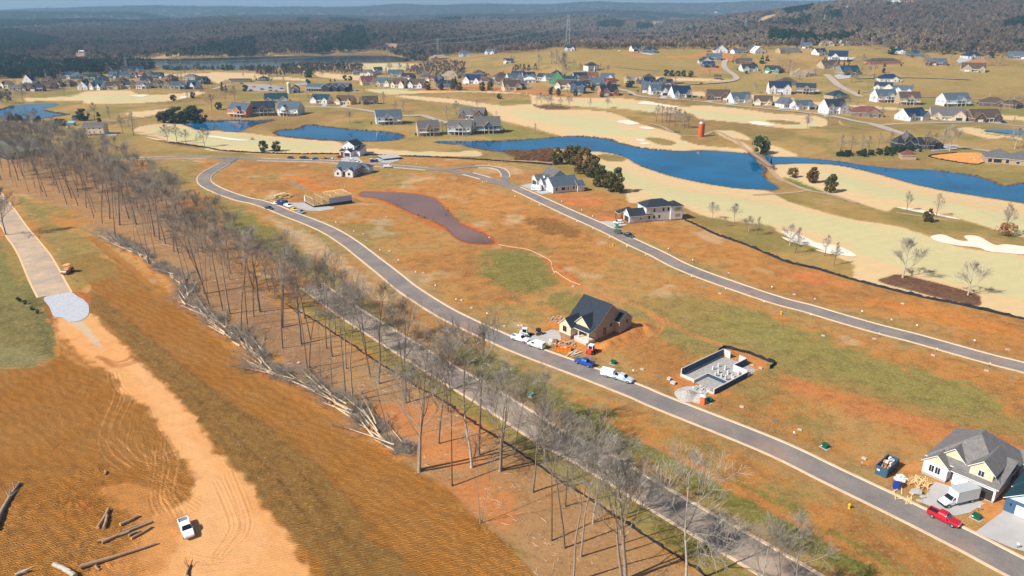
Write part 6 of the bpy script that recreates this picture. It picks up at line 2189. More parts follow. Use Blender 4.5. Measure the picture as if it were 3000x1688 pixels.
for q in (1.6, 4.8, 8, 12.4):
    add_win(r_, 'f', (0, 0, 15, 9), q, 4, 1.1, 1.3, True)
    if q > 4: add_win(r_, 'f', (0, 0, 15, 9), q, 1.2, 1.1, 1.3, True)
m_ = MB(); m_.box(3.2, -2.4, .7, 14, -.02, .85)
for q in (3.4, 6.8, 10.2, 13.6): post(m_, q, -2.2, -.6, 1.7, .06)
m_.box(3.2, -2.4, 1.65, 14, -2.32, 1.72); m_.build('deck', M_DECK, r_)
p = GT('A', 880, 725)
r_ = custom('shed', 'low shed with turquoise roof beside the cream farmhouse', 'shed', p, 4, [(-3, 0, 3, 4, .1, 2.2, 'shed', .2)], 'grey', 'teal', roofmats=[mat('turquoise roof', s2l(110, 190, 196), .5, .05), M_TRIM])
p = GT('A', 975, 665)
r_ = custom('garage', 'dark roofed garage tucked behind the farmhouse', 'garage', p, 6, [(-4, 0, 4, 6, .1, 2.6, 'x', .5)], 'stone', 'navy')
p = GT('A', -60, 1110)
r_ = custom('barn', 'dark barn with pale green metal roof at the left edge behind trees', 'barn', p, -38, [(0, 0, 20, 22, .2, 4.2, 'y', .62)], 'dark', 'slate', roofmats=[mat('pale metal roof', s2l(150, 168, 164), .5, .08, .4), M_TRIM])
p = GT('B', 300, 172)
r_ = custom('range_shed', 'long low open shed on posts at the driving range', 'shed', p, 5, [(0, 2, 28, 8, .1, 2.6, 'x', .3)], 'white', 'brown')
m_ = MB()
for i in range(14): post(m_, .5 + i * 2.08, 0, 0, 2.6, .1)
m_.build('posts', M_TRIM, r_)
m_ = MB(); m_.box(0, -.3, 2.6, 28, 2, 2.75); m_.build('awning', roofm('brown'), r_)
p = GT('B', 730, 162)
custom('gazebo', 'brown roofed open gazebo right of the driving range shed', 'gazebo', p, 5, [(-4.5, 0, 4.5, 5, .1, 1.6, 'hip', .45)], 'stone', 'brown')
p = GT('D', 1295, 572)
r_ = custom('cabin', 'small dark wooden cabin with brown roof on the green slope', 'cabin', p, -20, [(-4, 0, 4, 6, .2, 2.6, 'x', .8)], 'brown', 'brown')
add_panel(r_, 'door', 'f', (-4, 0, 4, 6), 4, .3, 1.2, 2, M_GDARK)

# ---- tan house under construction beside the main road
pA = G(*T1('K', 475, 690))
LA = custom('house', 'tan board and batten house with charcoal roof and cream front gables, being built', 'house', (pA[0], pA[1], pA[2]), -48,
            [(0, 4.2, 10.8, 17.2, 1.1, 3.4, 'x', .86, 0), (0, 0, 4.6, 8, 1.1, 2.9, 'y', .9, 1), (3.6, 2.6, 9.6, 9, 3.3, 1.1, 'y', .95, 1), (4.5, 12.6, 12.6, 18.2, 1.1, 3.6, 'x', .8, 0)], 'tan', 'charcoal', found=M_BRICKF,
            wmats=[wallm('taupe'), wallm('cream')])
bt = MB()
for i in range(24):      # battens of the shaded right gable
    y_ = 4.5 + i * .55
    top = 1.1 + 3.4 + .86 * (6.5 - abs(y_ - 10.7))
    if y_ < 12.5: bt.box(10.8, y_, 1.1, 10.84, y_ + .06, top - .1)
for i in range(10): bt.box(12.6, 12.8 + i * .56, 1.1, 12.64, 12.86 + i * .56, 4.7)
bt.box(10.8, 4.3, 4.4, 10.86, 12.5, 4.56)
o = bt.build('battens', wallm('taupe'), LA); o['kind'] = 'stuff'
add_win(LA, 'f', (0, 0, 4.6, 8), 2.2, 1.9, 1.5, 1.7, fr='d')
add_win(LA, 'f', (4.6, 4.2, 9.6, 9), 3, 1.9, 1.3, 1.6, fr='d')
add_panel(LA, 'door', 'f', (4.6, 4.2, 9.6, 9), 1.2, 1.1, 1.0, 2.1, M_DOOR)
add_panel(LA, 'side_door', 'r', (0, 4.2, 10.8, 17.2), 3.8, 1.3, 1.3, 2.2, mat('brown door', s2l(110, 84, 66), .6, .1))
add_win(LA, 'r', (0, 4.2, 10.8, 17.2), 6.6, 3.0, .8, 1.1, fr='d'); add_win(LA, 'r', (4.5, 12.6, 12.6, 18.2), 3.4, 3.4, .8, 1.1, fr='d')
m_ = MB(); m_.box(4.7, 1.2, .0, 10.6, 4.15, 1.0); m_.box(6.0, .5, 0, 10.4, 1.15, .6); m_.build('porch', mat('pale porch blocks', s2l(214, 200, 188), .85, .1, kind='block'), LA)
m_ = MB()
for q in ((9.9, 1.5), (10.35, 1.5), (6.4, 1.5)): m_.box(q[0] - .12, q[1] - .12, 1.0, q[0] + .12, q[1] + .12, 3.6)
m_.build('porch_posts', M_TRIM, LA)
m_ = MB(); r2 = MB(); gable(MB(), r2, 4.4, 1.3, 10.7, 4.3, 3.6, .1, 'shed', .35, .4); r2.build('porch_roof', [roofm('charcoal'), M_TRIM], LA)
m_ = MB(); m_.box(3.9, 16.5, -1.8, 12.8, 22, -.1); o = m_.build('patio', M_CONC, LA)

# ---- grey roofed house at lower right
pB = G(*T1('Q', 1190, 650))
M_WRAP = mat('white house wrap', s2l(220, 218, 222), .6, .08, 3)
LB = custom('house', 'unfinished house in white wrap with big grey roof and cream gables, box truck outside', 'house', tuple(pB), -50,
            [(0, 1.5, 13.4, 17, .5, 3.2, 'hip', .8, 0), (-.1, 0, 4.6, 8, .5, 2.9, 'y', .85, 0), (5.6, .2, 13.5, 9, .5, 2.9, 'shed', .3, 0), (2.2, 2.4, 6.6, 9, 3.6, 1.3, 'y', 1.0, 1), (8.0, 1.1, 12.2, 9, 3.4, 2.3, 'y', .9, 1), (9, 14, 16, 18.5, .5, 3, 'hip', .6, 0)], 'white', 'midgrey',
            wmats=[M_WRAP, wallm('cream')])
sb = MB(); sb.box(13.42, 1.6, .5, 13.47, 16.9, 3.5); sb.build('brick_side', mat('brown brick', s2l(150, 120, 102), .85, .2, 2, kind='block'), LB)
gt = MB(); gt.add([(.1, -.05, 3.5), (4.4, -.05, 3.5), (2.25, -.05, 5.2)], [(0, 1, 2)]); gt.build('gable_siding', wallm('cream'), LB)
add_win(LB, 'f', (-.1, 0, 4.6, 8), 1.7, 1.2, 1.1, 1.7); add_win(LB, 'f', (-.1, 0, 4.6, 8), 2.9, 1.2, 1.1, 1.7)
add_win(LB, 'f', (8, 1.1, 12.2, 9), 2.1, 4.1, 1.2, 1.4); add_win(LB, 'r', (0, 1.5, 13.5, 17), 9, 3.0 - .9, 1.2, 1.4)
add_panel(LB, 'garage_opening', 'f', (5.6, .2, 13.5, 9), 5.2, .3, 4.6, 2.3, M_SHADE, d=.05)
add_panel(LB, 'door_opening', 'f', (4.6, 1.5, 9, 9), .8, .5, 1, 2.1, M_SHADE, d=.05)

# ---- blue garage house cut by the right edge
pC = G(*T1('Q', 1815, 945))
LC = custom('house', 'slate blue house with white garage door cut off by the right edge', 'house', tuple(pC), -48, [(0, 0, 8.2, 8, .3, 3, 'y', .75, 0), (0, 5, 14, 17, .3, 3, 'hip', .75, 0)], 'blue', 'teal')
add_panel(LC, 'garage_door', 'f', (0, 0, 8.2, 8), 4.4, .32, 5.0, 2.2, M_GDOOR, ribs=3)
gt = MB(); gt.add([(.5, -.05, 3.35), (7.7, -.05, 3.35), (4.1, -.05, 6.0)], [(0, 1, 2)]); gt.build('gable_siding', mat('light blue siding', s2l(186, 204, 224), .7, .04), LC)
o = add_panel(LC, 'wall_lamp', 'f', (0, 0, 8.2, 8), 1.0, 2.0, .2, .4, M_FRAME, d=.2)

# ---- two joined gabled houses by the cedars
pD = G(*T1('H', 430, 642))
LD = custom('house', 'white house with dark windows and blue grey roof nearest the cedars', 'house', tuple(pD), -66, [(-11, -1, 0, 14, .3, 3.2, 'y', .72, 0), (-13, 3, -6, 9, .3, 3, 'x', .8, 0), (-5, 13, 1, 17, .3, 2.8, 'y', .7, 0), (-13.5, -2.5, -8, 5, .3, 3, 'y', .95, 0)], 'white', 'slate')
for u, w_, h_ in ((2, .8, 1.6), (6, 1.8, 1.5), (8.8, .6, 1), (12.2, .8, 1.6), (14, .8, 1.6)): add_win(LD, 'r', (-11, -1, 0, 15), min(u, 14.3), 1.3, w_, h_, fr='d')
add_panel(LD, 'garage_door', 'f', (-13.5, -2.5, -8, 5), 2.8, .32, 4.4, 2.2, M_GDARK, ribs=2)
pD2 = G(*T1('H', 200, 545))
LD2 = custom('house', 'grey roofed white and stone house joined behind the blue grey roof', 'house', tuple(pD2), -66, [(0, 0, 6, 10, .3, 3, 'y', .75, 0), (0, 4, 12.5, 17, .3, 3.4, 'x', .8, 0), (8, 12, 13, 20, .3, 3.2, 'y', .7, 0)], 'pale', 'grey')
add_panel(LD2, 'garage_door', 'f', (0, 0, 6, 10), 3, .32, 4.6, 2.2, M_GDARK, ribs=3)
sd_ = MB(); rr_ = MB(); gable(sd_, rr_, 7.2, 3.4, 9.2, 7, 3.8, 1.4, 'y', .9, .25); sd_.build('dormer', M_TRIM, LD2); rr_.build('dormer_roof', [roofm('grey'), M_TRIM], LD2)

# ---- long white two storey house by the golf course
pE = G(*T1('H', 1180, 945))
LE = custom('house', 'long white two storey house with charcoal roof at the golf course edge', 'house', tuple(pE), -73, [(-6.2, 0, 0, 11, .4, 3, 'y', .8, 0), (-8.6, 8, 0, 22, .4, 6.2, 'hip', .55, 0), (-8.2, 3, -5, 10, .4, 3.2, 'y', .7, 0), (-6, 20, .6, 26, .4, 5.9, 'hip', .55, 0)], 'white', 'charcoal', found=M_BRICKF)
for y_, z_ in ((9.6, 1.4), (12, 4.5), (12, 1.4), (14.6, 1.4), (16.5, 4.5), (19, 4.5), (5.5, 1.6)): add_win(LE, 'r', (-8.6, 0, 0, 26), y_, z_, .8, 1.4 if y_ > 6 else .5, fr='d')
for z_ in (1.6, 4.6): add_panel(LE, 'porch_opening', 'r', (-8.6, 0, .6, 26), 23.5, z_, 2.6, 1.4, mat('tan porch', s2l(176, 150, 110), .8, .2))
add_panel(LE, 'garage_door', 'f', (-6.2, 0, 0, 11), 3.1, .42, 4.2, 2.3, M_GDARK, ribs=2)
m_ = MB(); m_.box(-9.6, -2.4, 0, -9.3, -2.1, 3); m_.box(-9.6, 0.6, 0, -9.3, .9, 3); m_.build('porch_posts', M_DOOR, LE)
r2 = MB(); gable(MB(), r2, -9.8, -2.5, -6.3, 4, 3, .2, 'shed', .25, .3); r2.build('porch_roof', [roofm('charcoal'), M_TRIM], LE)
m_ = MB(); m_.box(-.1, 11, -2, .05, 20, .42); m_.box(.1, 17, -.9, 1.6, 19, .1); m_.build('stone_skirt', M_BRICKF, LE)

# ---- white house inside the loop, and the two storey one by the fairway
pH = G(*T1('G', 790, 335))
LH = custom('house', 'white gabled house with slate roof on red earth inside the road loop', 'house', tuple(pH), -14, [(0, 2, 11.4, 14, .3, 3.1, 'x', .62, 0), (0, 0, 4.4, 8, .3, 2.9, 'y', .75, 0), (6.8, 0, 11.4, 16, .3, 3.1, 'y', .68, 0), (8, 12, 16, 18, .3, 3, 'hip', .6, 0)], 'white', 'slate')
for u in (2.2,): add_win(LH, 'f', (0, 0, 4.4, 8), u, 1.2, 1.2, 1.4, fr='d')
add_win(LH, 'f', (6.8, 0, 11.4, 8), 2.3, 1.2, 1.2, 1.4, fr='d')
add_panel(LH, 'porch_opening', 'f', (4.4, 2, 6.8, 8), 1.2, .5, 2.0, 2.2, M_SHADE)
for u in (3, 8): add_win(LH, 'r', (6.8, 0, 11.4, 16), u, 1.2, .9, 1.3, fr='d')
pI = G(*T1('G', 850, 128))
LI = custom('house', 'tall white two storey house in wrap with charcoal roof beside the fairway', 'house', tuple(pI), -22, [(0, 3, 9, 13, .3, 6.3, 'y', .62, 0), (-.5, 0, 9.5, 4, .3, 2.9, 'shed', .28, 0), (3.6, -1.6, 9, 4, .3, 2.9, 'y', .6, 0), (8.5, 3, 13, 11, .3, 3.2, 'shed', .35, 0)], 'white', 'charcoal', wmats=M_WRAP)
for u in (2, 4.6, 7.4): add_win(LI, 'f', (0, 3, 9, 13), u, 4.6, .9, .8, fr='d')
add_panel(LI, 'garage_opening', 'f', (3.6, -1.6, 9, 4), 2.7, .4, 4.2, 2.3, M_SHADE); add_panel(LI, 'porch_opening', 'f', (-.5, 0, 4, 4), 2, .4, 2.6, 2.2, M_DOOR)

# ---- house frame of raw timber on dark basement walls
pG_ = G(*T1('G', 490, 600))
LG = thing('timber_house', 'open timber house frame standing on dark basement walls by the road', 'house frame', tuple(pG_), R(-54))
M_LUM = mat('raw lumber', s2l(232, 200, 144), .7, .12, 2)
M_BASE = mat('dark basement coating', s2l(44, 58, 78), .6, .1)
bs = MB(); X1_, Y1_ = 12.0, 20.0
bs.box(0, 0, -1.6, X1_, .25, .6); bs.box(X1_ - .25, .25, -1.6, X1_, Y1_, .9); bs.box(0, .25, -1.6, .25, Y1_, .9); bs.box(.25, Y1_ - .25, -1.6, X1_ - .25, Y1_, .9)
bs.build('basement_wall', M_BASE, LG)
dk = MB(); dk.box(.3, .3, .65, X1_ - .3, Y1_ - .3, .9); dk.build('floor_deck', mat('subfloor', s2l(140, 112, 78), .8, .2), LG)


def studwall(x0, y0, x1, y1, z=.9, h=3.3):
    b = MB(); L = math.hypot(x1 - x0, y1 - y0); n = int(L / .8); dx, dy = (x1 - x0) / L, (y1 - y0) / L
    for i in range(n + 1):
        x = x0 + dx * L * i / n; y = y0 + dy * L * i / n; b.box(x - .06, y - .06, z, x + .06, y + .06, z + h)
    for zz in (z, z + h):
        if abs(dx) > abs(dy): b.box(min(x0, x1), y0 - .07, zz - .01, max(x0, x1), y0 + .07, zz + .1)
        else: b.box(x0 - .07, min(y0, y1), zz - .01, x0 + .07, max(y0, y1), zz + .1)
    b.build('stud_wall', M_LUM, LG)


for q in ((.3, .2, 11.8, .2), (.2, 0.3, .2, 19.8), (11.8, .3, 11.8, 8), (.3, 19.8, 11.8, 19.8), (4, .3, 4, 14), (8, 2, 8, 19), (.3, 5, 11.8, 5), (.3, 9.5, 11.8, 9.5), (.3, 14.5, 11.8, 14.5), (6, 5, 6, 9.5)): studwall(*q)
ws = MB(); ws.box(11.9, 8, .95, 12.0, 19.9, 3.6); ws.build('wrapped_wall', mat('blue printed house wrap', s2l(170, 182, 214), .7, .15, 4), LG)
ws = MB(); ws.box(-.02, -.04, .9, 1.2, .12, 3.5); ws.box(-.06, .1, .9, .06, 3.2, 3.6); ws.build('white_panel', M_WRAP, LG)
pj = MB()
for i in range(9):
    y_ = 9.5 + i * 1.15; pj.tube((.3, y_, 4.3), (6, y_, 5.4), .06, .06, 4); pj.tube((6, y_, 5.4), (11.8, y_, 4.3), .06, .06, 4)
for i in range(26): 
    x_, y_ = random.uniform(.5, 11.5), random.uniform(.5, 19); a = random.uniform(0, 3.1); pj.tube((x_, y_, 4.3), (x_ + 2.4 * math.cos(a), y_ + 2.4 * math.sin(a), random.uniform(2.5, 4.6)), .05, .05, 4)
o = pj.build('rafters_and_braces', M_LUM, LG)

# ---- block foundation with piers
LF0 = G(*T1('K', 1695, 1105)); rzF = -50
LF = thing('house_foundation', 'open grey block foundation with rows of small piers beside the main road', 'foundation', tuple(LF0), R(rzF))
M_BLK = mat('grey concrete block', s2l(206, 206, 208), .85, .1, .6, kind='block'); M_BLKD = mat('tarred block face', s2l(52, 70, 90), .7, .1)
fl = MB(); fl.box(.1, .1, -.5, 11.4, 18.8, .06); fl.build('gravel_floor', mat('dull gravel', s2l(160, 156, 152), .95, .2, 1), LF)


def bw(x0, y0, x1, y1, h, t=.28, m=None, nm='block_wall'):
    b = MB()
    if abs(x1 - x0) > abs(y1 - y0): b.box(x0, y0 - t / 2, -1.0, x1, y0 + t / 2, h)
    else: b.box(x0 - t / 2, y0, -1.0, x0 + t / 2, y1, h)
    return b.build(nm, m or M_BLK, LF)


bw(0, 0, 4.6, 0, .75); bw(0, .14, 0, 19.0, 2.2); bw(.14, 19, 2.4, 19, 2.2); bw(5.2, 19, 7.2, 19, 2.2); bw(7.34, 13.2, 7.34, 19.14, 2.0); bw(7.5, 13.2, 11.6, 13.2, 1.9)
bw(11.6, -1.6, 11.6, 13.2, 1.5); bw(9.6, -1.6, 11.46, -1.6, .5); bw(4.6, -.5, 4.6, 5.4, .9); bw(4.75, 5.4, 11.4, 5.4, 1.1); bw(11.6, 13.36, 11.6, 14.6, 1.2)
df = MB(); df.box(.15, .3, .3, .19, 18.8, 2.1); df.box(11.75, -1.5, -.6, 11.79, 13.2, 1.35); df.box(7.5, 13.6, -.5, 7.54, 19.1, 1.9); df.box(4.8, 5.2, -.3, 11.4, 5.24, 1.0); df.build('tarred_faces', M_BLKD, LF)
pm = MB(); pm.box(-.22, -.22, 0, .22, .22, 1.3); pmm = pm.mesh('pier', M_BLK)
for q in ((3.4, 9.6), (3.4, 12.2), (5.6, 9), (5.6, 12), (7.4, 7.8), (7.6, 10.4), (9.2, 7), (9.4, 9.6), (9.6, 12.2), (6.2, 6.8), (10.6, 8.4)):
    o = link('pier', pmm, LF); o.location = (q[0], q[1], .06); o.scale.z = random.uniform(.7, 1.15)
# ------------------------------------------------------------------ vehicles
M_TYRE = mat('tyre rubber', s2l(36, 36, 38), .85, .1)
M_RIM = mat('wheel rim', s2l(190, 192, 196), .35, .05, metal=.6)
M_VGL = mat('vehicle glass', s2l(24, 34, 42), .06, .1, spec=.7)
M_LAMP = mat('headlight lens', s2l(226, 230, 236), .2, .03)
M_TAIL = mat('tail lamp red', s2l(150, 24, 22), .3, .05)
M_BLACKP = mat('black plastic', s2l(38, 38, 40), .6, .1)


def paintm(nm, c): return mat('paint ' + nm, s2l(*c), .28, .03, .3, spec=.5, coat=.6)


def loft(b, secs, mi=0):
    """secs: (x, halfwidth bottom, halfwidth top, z0, z1) from rear to front"""
    vs = []
    for x, wb, wt, z0, z1 in secs:
        zm = z0 + (z1 - z0) * .55
        vs += [(x, -wb * .94, z0), (x, wb * .94, z0), (x, wb, zm), (x, wt, z1), (x, -wt, z1), (x, -wb, zm)]
    fs = []
    for i in range(len(secs) - 1):
        a = i * 6
        for k in range(6): fs.append((a + k, a + (k + 1) % 6, a + 6 + (k + 1) % 6, a + 6 + k)[::-1])
    fs += [(0, 1, 2, 3, 4, 5), tuple(range((len(secs) - 1) * 6, len(secs) * 6))[::-1]]
    b.add(vs, fs, mi)


_wheel = None


def wheels(root, xs, hw, r=.38):
    global _wheel
    if _wheel is None:
        t = MB(); t.tube((0, -.13, 0), (0, .13, 0), .38, .38, 16); h = MB(); h.tube((0, -.14, 0), (0, .14, 0), .22, .22, 10)
        _wheel = (t.mesh('tyre', M_TYRE), h.mesh('rim', M_RIM))
    for x in xs:
        for s in (-1, 1):
            w = link('wheel', _wheel[0], root); w.location = (x, s * (hw - .12), r); w.scale = (r / .38,) * 3
            link('rim', _wheel[1], w)


def vehicle(kind, col, cname, rear, front, label, L=None, group=None, cat=None):
    """rear and front: sight points of the two ends"""
    a = G(*rear); f = G(*front)
    ang = math.atan2(f[1] - a[1], f[0] - a[0])
    c = (a + f) / 2; c[2] = max(a[2], f[2]) * .5 + min(a[2], f[2]) * .5 + .03 + .0003 * c[1]
    root = thing(kind, label, cat or {'pickup_truck': 'pickup truck', 'van': 'van', 'suv': 'car', 'car': 'car', 'box_truck': 'truck'}[kind], tuple(c), ang, group)
    root.rotation_euler.y = -math.atan2(f[2] - a[2], math.hypot(f[0] - a[0], f[1] - a[1]))
    m = paintm(cname, col)
    B_ = MB(); GL = MB()
    if kind == 'pickup_truck':
        loft(B_, [(-2.85, .9, .88, .55, 1.05), (-2.75, .97, .93, .42, 1.12), (-1.0, 1.0, .95, .38, 1.14), (-.98, 1.0, .95, .38, 1.16), (1.1, 1.0, .95, .38, 1.16), (2.3, .98, .88, .4, 1.08), (2.78, .9, .78, .45, .98), (2.9, .8, .7, .5, .8)])
        loft(B_, [(-.95, .93, .70, 1.14, 1.84), (-.8, .93, .74, 1.14, 1.88), (.3, .93, .74, 1.14, 1.86), (.55, .93, .70, 1.14, 1.80)], 0)
        # bed floor and rim read as an open box
        bed = MB(); bed.box(-2.7, -.78, 1.125, -1.05, .78, 1.15); bed.build('bed_liner', M_BLACKP if cname != 'white' else mat('grey bed', s2l(120, 130, 140), .6, .1), root)
        rl = MB(); rl.box(-2.8, -.95, 1.1, -1.0, -.8, 1.36); rl.box(-2.8, .8, 1.1, -1.0, .95, 1.36); rl.box(-2.86, -.95, 1.0, -2.74, .95, 1.36); rl.box(-1.06, -.8, 1.1, -.96, .8, 1.36); rl.build('bed_side', m, root)
        GL.add([(.56, -.68, 1.78), (.56, .68, 1.78), (1.16, .84, 1.18), (1.16, -.84, 1.18)], [(0, 1, 2, 3)[::-1]])
        for s in (-1, 1):
            GL.add([(-.8, s * .86, 1.3), (.45, s * .86, 1.3), (.2, s * .775, 1.74), (-.75, s * .775, 1.74)], [(0, 1, 2, 3) if s > 0 else (3, 2, 1, 0)])
            loft(B_, [(.5, .9, .9, 1.1, 1.13), (.52, .9, .9, 1.1, 1.13)])
        GL.add([(-.97, -.66, 1.3), (-.97, .66, 1.3), (-.97, .62, 1.72), (-.97, -.62, 1.72)], [(0, 1, 2, 3)])
        bp = MB(); bp.add([(.5, -.72, 1.83), (.5, .72, 1.83), (1.2, .88, 1.15), (1.2, -.88, 1.15), (.5, -.8, 1.15), (.5, .8, 1.15)], [(0, 4, 3), (1, 2, 5), (0, 3, 2, 1)]); bp.build('windscreen_pillars', m, root)
        wheels(root, (-1.75, 1.85), 1.0, .40); FX, RX, HW = 2.86, -2.87, .7
    elif kind in ('car', 'suv'):
        hs = 1.0 if kind == 'suv' else .86; top = 1.72 if kind == 'suv' else 1.42
        loft(B_, [(-2.3, .78, .7, .45, hs - .1), (-2.2, .88, .82, .35, hs), (-1.2, .92, .86, .3, hs + .05), (1.0, .92, .86, .3, hs + .03), (1.9, .88, .78, .32, hs - .12), (2.25, .75, .66, .4, hs - .3)])
        r0 = -2.05 if kind == 'suv' else -1.75
        loft(B_, [(r0 + .5, .84, .6, hs, top - .03), (r0 + .7, .84, .64, hs, top), (.1, .84, .64, hs, top), (.35, .84, .6, hs, top - .05)])
        GL.add([(.36, -.6, top - .04), (.36, .6, top - .04), (1.1, .78, hs + .05), (1.1, -.78, hs + .05)], [(3, 2, 1, 0)])
        GL.add([(r0 + .49, -.58, top - .04), (r0 + .49, .58, top - .04), (r0 - .05, .76, hs + .05), (r0 - .05, -.76, hs + .05)], [(0, 1, 2, 3)])
        for s in (-1, 1):
            GL.add([(r0 + .3, s * .87, hs + .06), (.85, s * .87, hs + .06), (.3, s * .67, top - .05), (r0 + .6, s * .67, top - .05)], [(0, 1, 2, 3) if s > 0 else (3, 2, 1, 0)])
        wheels(root, (-1.4, 1.4), .92, .34); FX, RX, HW = 2.2, -2.29, .62
    elif kind == 'van':
        loft(B_, [(-2.7, .95, .85, .45, 1.9), (-2.6, .98, .88, .4, 2.0), (.8, .98, .86, .4, 1.98), (1.5, .98, .82, .4, 1.5), (1.75, .98, .84, .4, 1.2), (2.5, .92, .74, .42, 1.0), (2.68, .8, .66, .5, .85)])
        GL.add([(.86, -.8, 1.93), (.86, .8, 1.93), (1.72, .84, 1.24), (1.72, -.84, 1.24)], [(3, 2, 1, 0)])
        for s in (-1, 1):
            GL.add([(.1, s * .985, 1.25), (1.25, s * .985, 1.25), (.95, s * .93, 1.72), (.1, s * .93, 1.72)], [(0, 1, 2, 3) if s > 0 else (3, 2, 1, 0)])
            GL.add([(-2.72, s * .08, 1.3), (-2.72, s * .75, 1.3), (-2.70, s * .7, 1.75), (-2.70, s * .08, 1.75)], [(0, 1, 2, 3) if s < 0 else (3, 2, 1, 0)])
        for y_ in (-.5, .5):
            rk = MB(); rk.tube((-2.3, y_, 2.08), (.5, y_, 2.08), .03, .03, 4); rk.build('roof_rack', M_TRIM, root)
        wheels(root, (-1.7, 1.7), .98, .37); FX, RX, HW = 2.64, -2.7, .72
    elif kind == 'box_truck':
        bx = MB(); bx.box(-4.2, -1.15, .85, 1.35, 1.15, 3.3); bx.build('cargo_box', mat('white truck box', s2l(206, 208, 212), .45, .04), root)
        rf = MB(); rf.box(-4.2, -1.17, 3.3, 1.38, 1.17, 3.36); rf.build('box_roof', mat('box roof', s2l(176, 180, 182), .5, .06), root)
        loft(B_, [(1.4, .98, .82, .5, 2.2), (1.9, .98, .84, .45, 2.25), (2.5, .98, .86, .45, 1.5), (3.6, .95, .8, .5, 1.25), (3.85, .85, .7, .55, 1.0)])
        GL.add([(1.94, -.78, 2.2), (1.94, .78, 2.2), (2.55, .84, 1.48), (2.55, -.84, 1.48)], [(3, 2, 1, 0)])
        for s in (-1, 1): GL.add([(1.5, s * .94, 1.5), (2.35, s * .94, 1.5), (1.95, s * .88, 2.0), (1.5, s * .88, 2.0)], [(0, 1, 2, 3) if s > 0 else (3, 2, 1, 0)])
        bm_ = MB(); bm_.box(3.7, -.98, .4, 3.98, .98, .75); bm_.build('bumper', M_BLACKP, root)
        wheels(root, (-2.8, 3.0), 1.05, .44); FX, RX, HW = 3.84, -4.2, .68
    for i in range(len(GL.v)):   # glass stands a little proud of the panel behind it
        x, y, z = GL.v[i]; GL.v[i] = (x + (.02 if x > .3 else -.02 if x < -1.5 else 0), y * 1.02, z + .015)
    B_.build('body', m, root); GL.build('windows', M_VGL, root)
    lm = MB(); lm.box(-.05, -.17, -.09, .04, .17, .09); lme = lm.mesh('headlight', M_LAMP); tme = None
    tl_ = MB(); tl_.box(-.03, -.1, -.16, .03, .1, .16); tme = tl_.mesh('tail_light', M_TAIL)
    zl = .78 if kind != 'car' else .62
    for s in (-1, 1):
        o = link('headlight', lme, root); o.location = (FX, s * HW, zl)
        o = link('tail_light', tme, root); o.location = (RX, s * (HW + .08), zl + .1)
    if L: root.scale = (L,) * 3
    if kind in ('pickup_truck', 'car', 'suv', 'van'):
        mr = MB(); mr.box(.75, -1.16, 1.05, .95, -.9, 1.2); mr.box(.75, .9, 1.05, .95, 1.16, 1.2); mr.build('mirrors', M_BLACKP if cname != 'white' else m, root)
    return root


def TT(t, *v): return [T1(t, v[i], v[i + 1]) for i in range(0, len(v), 2)]


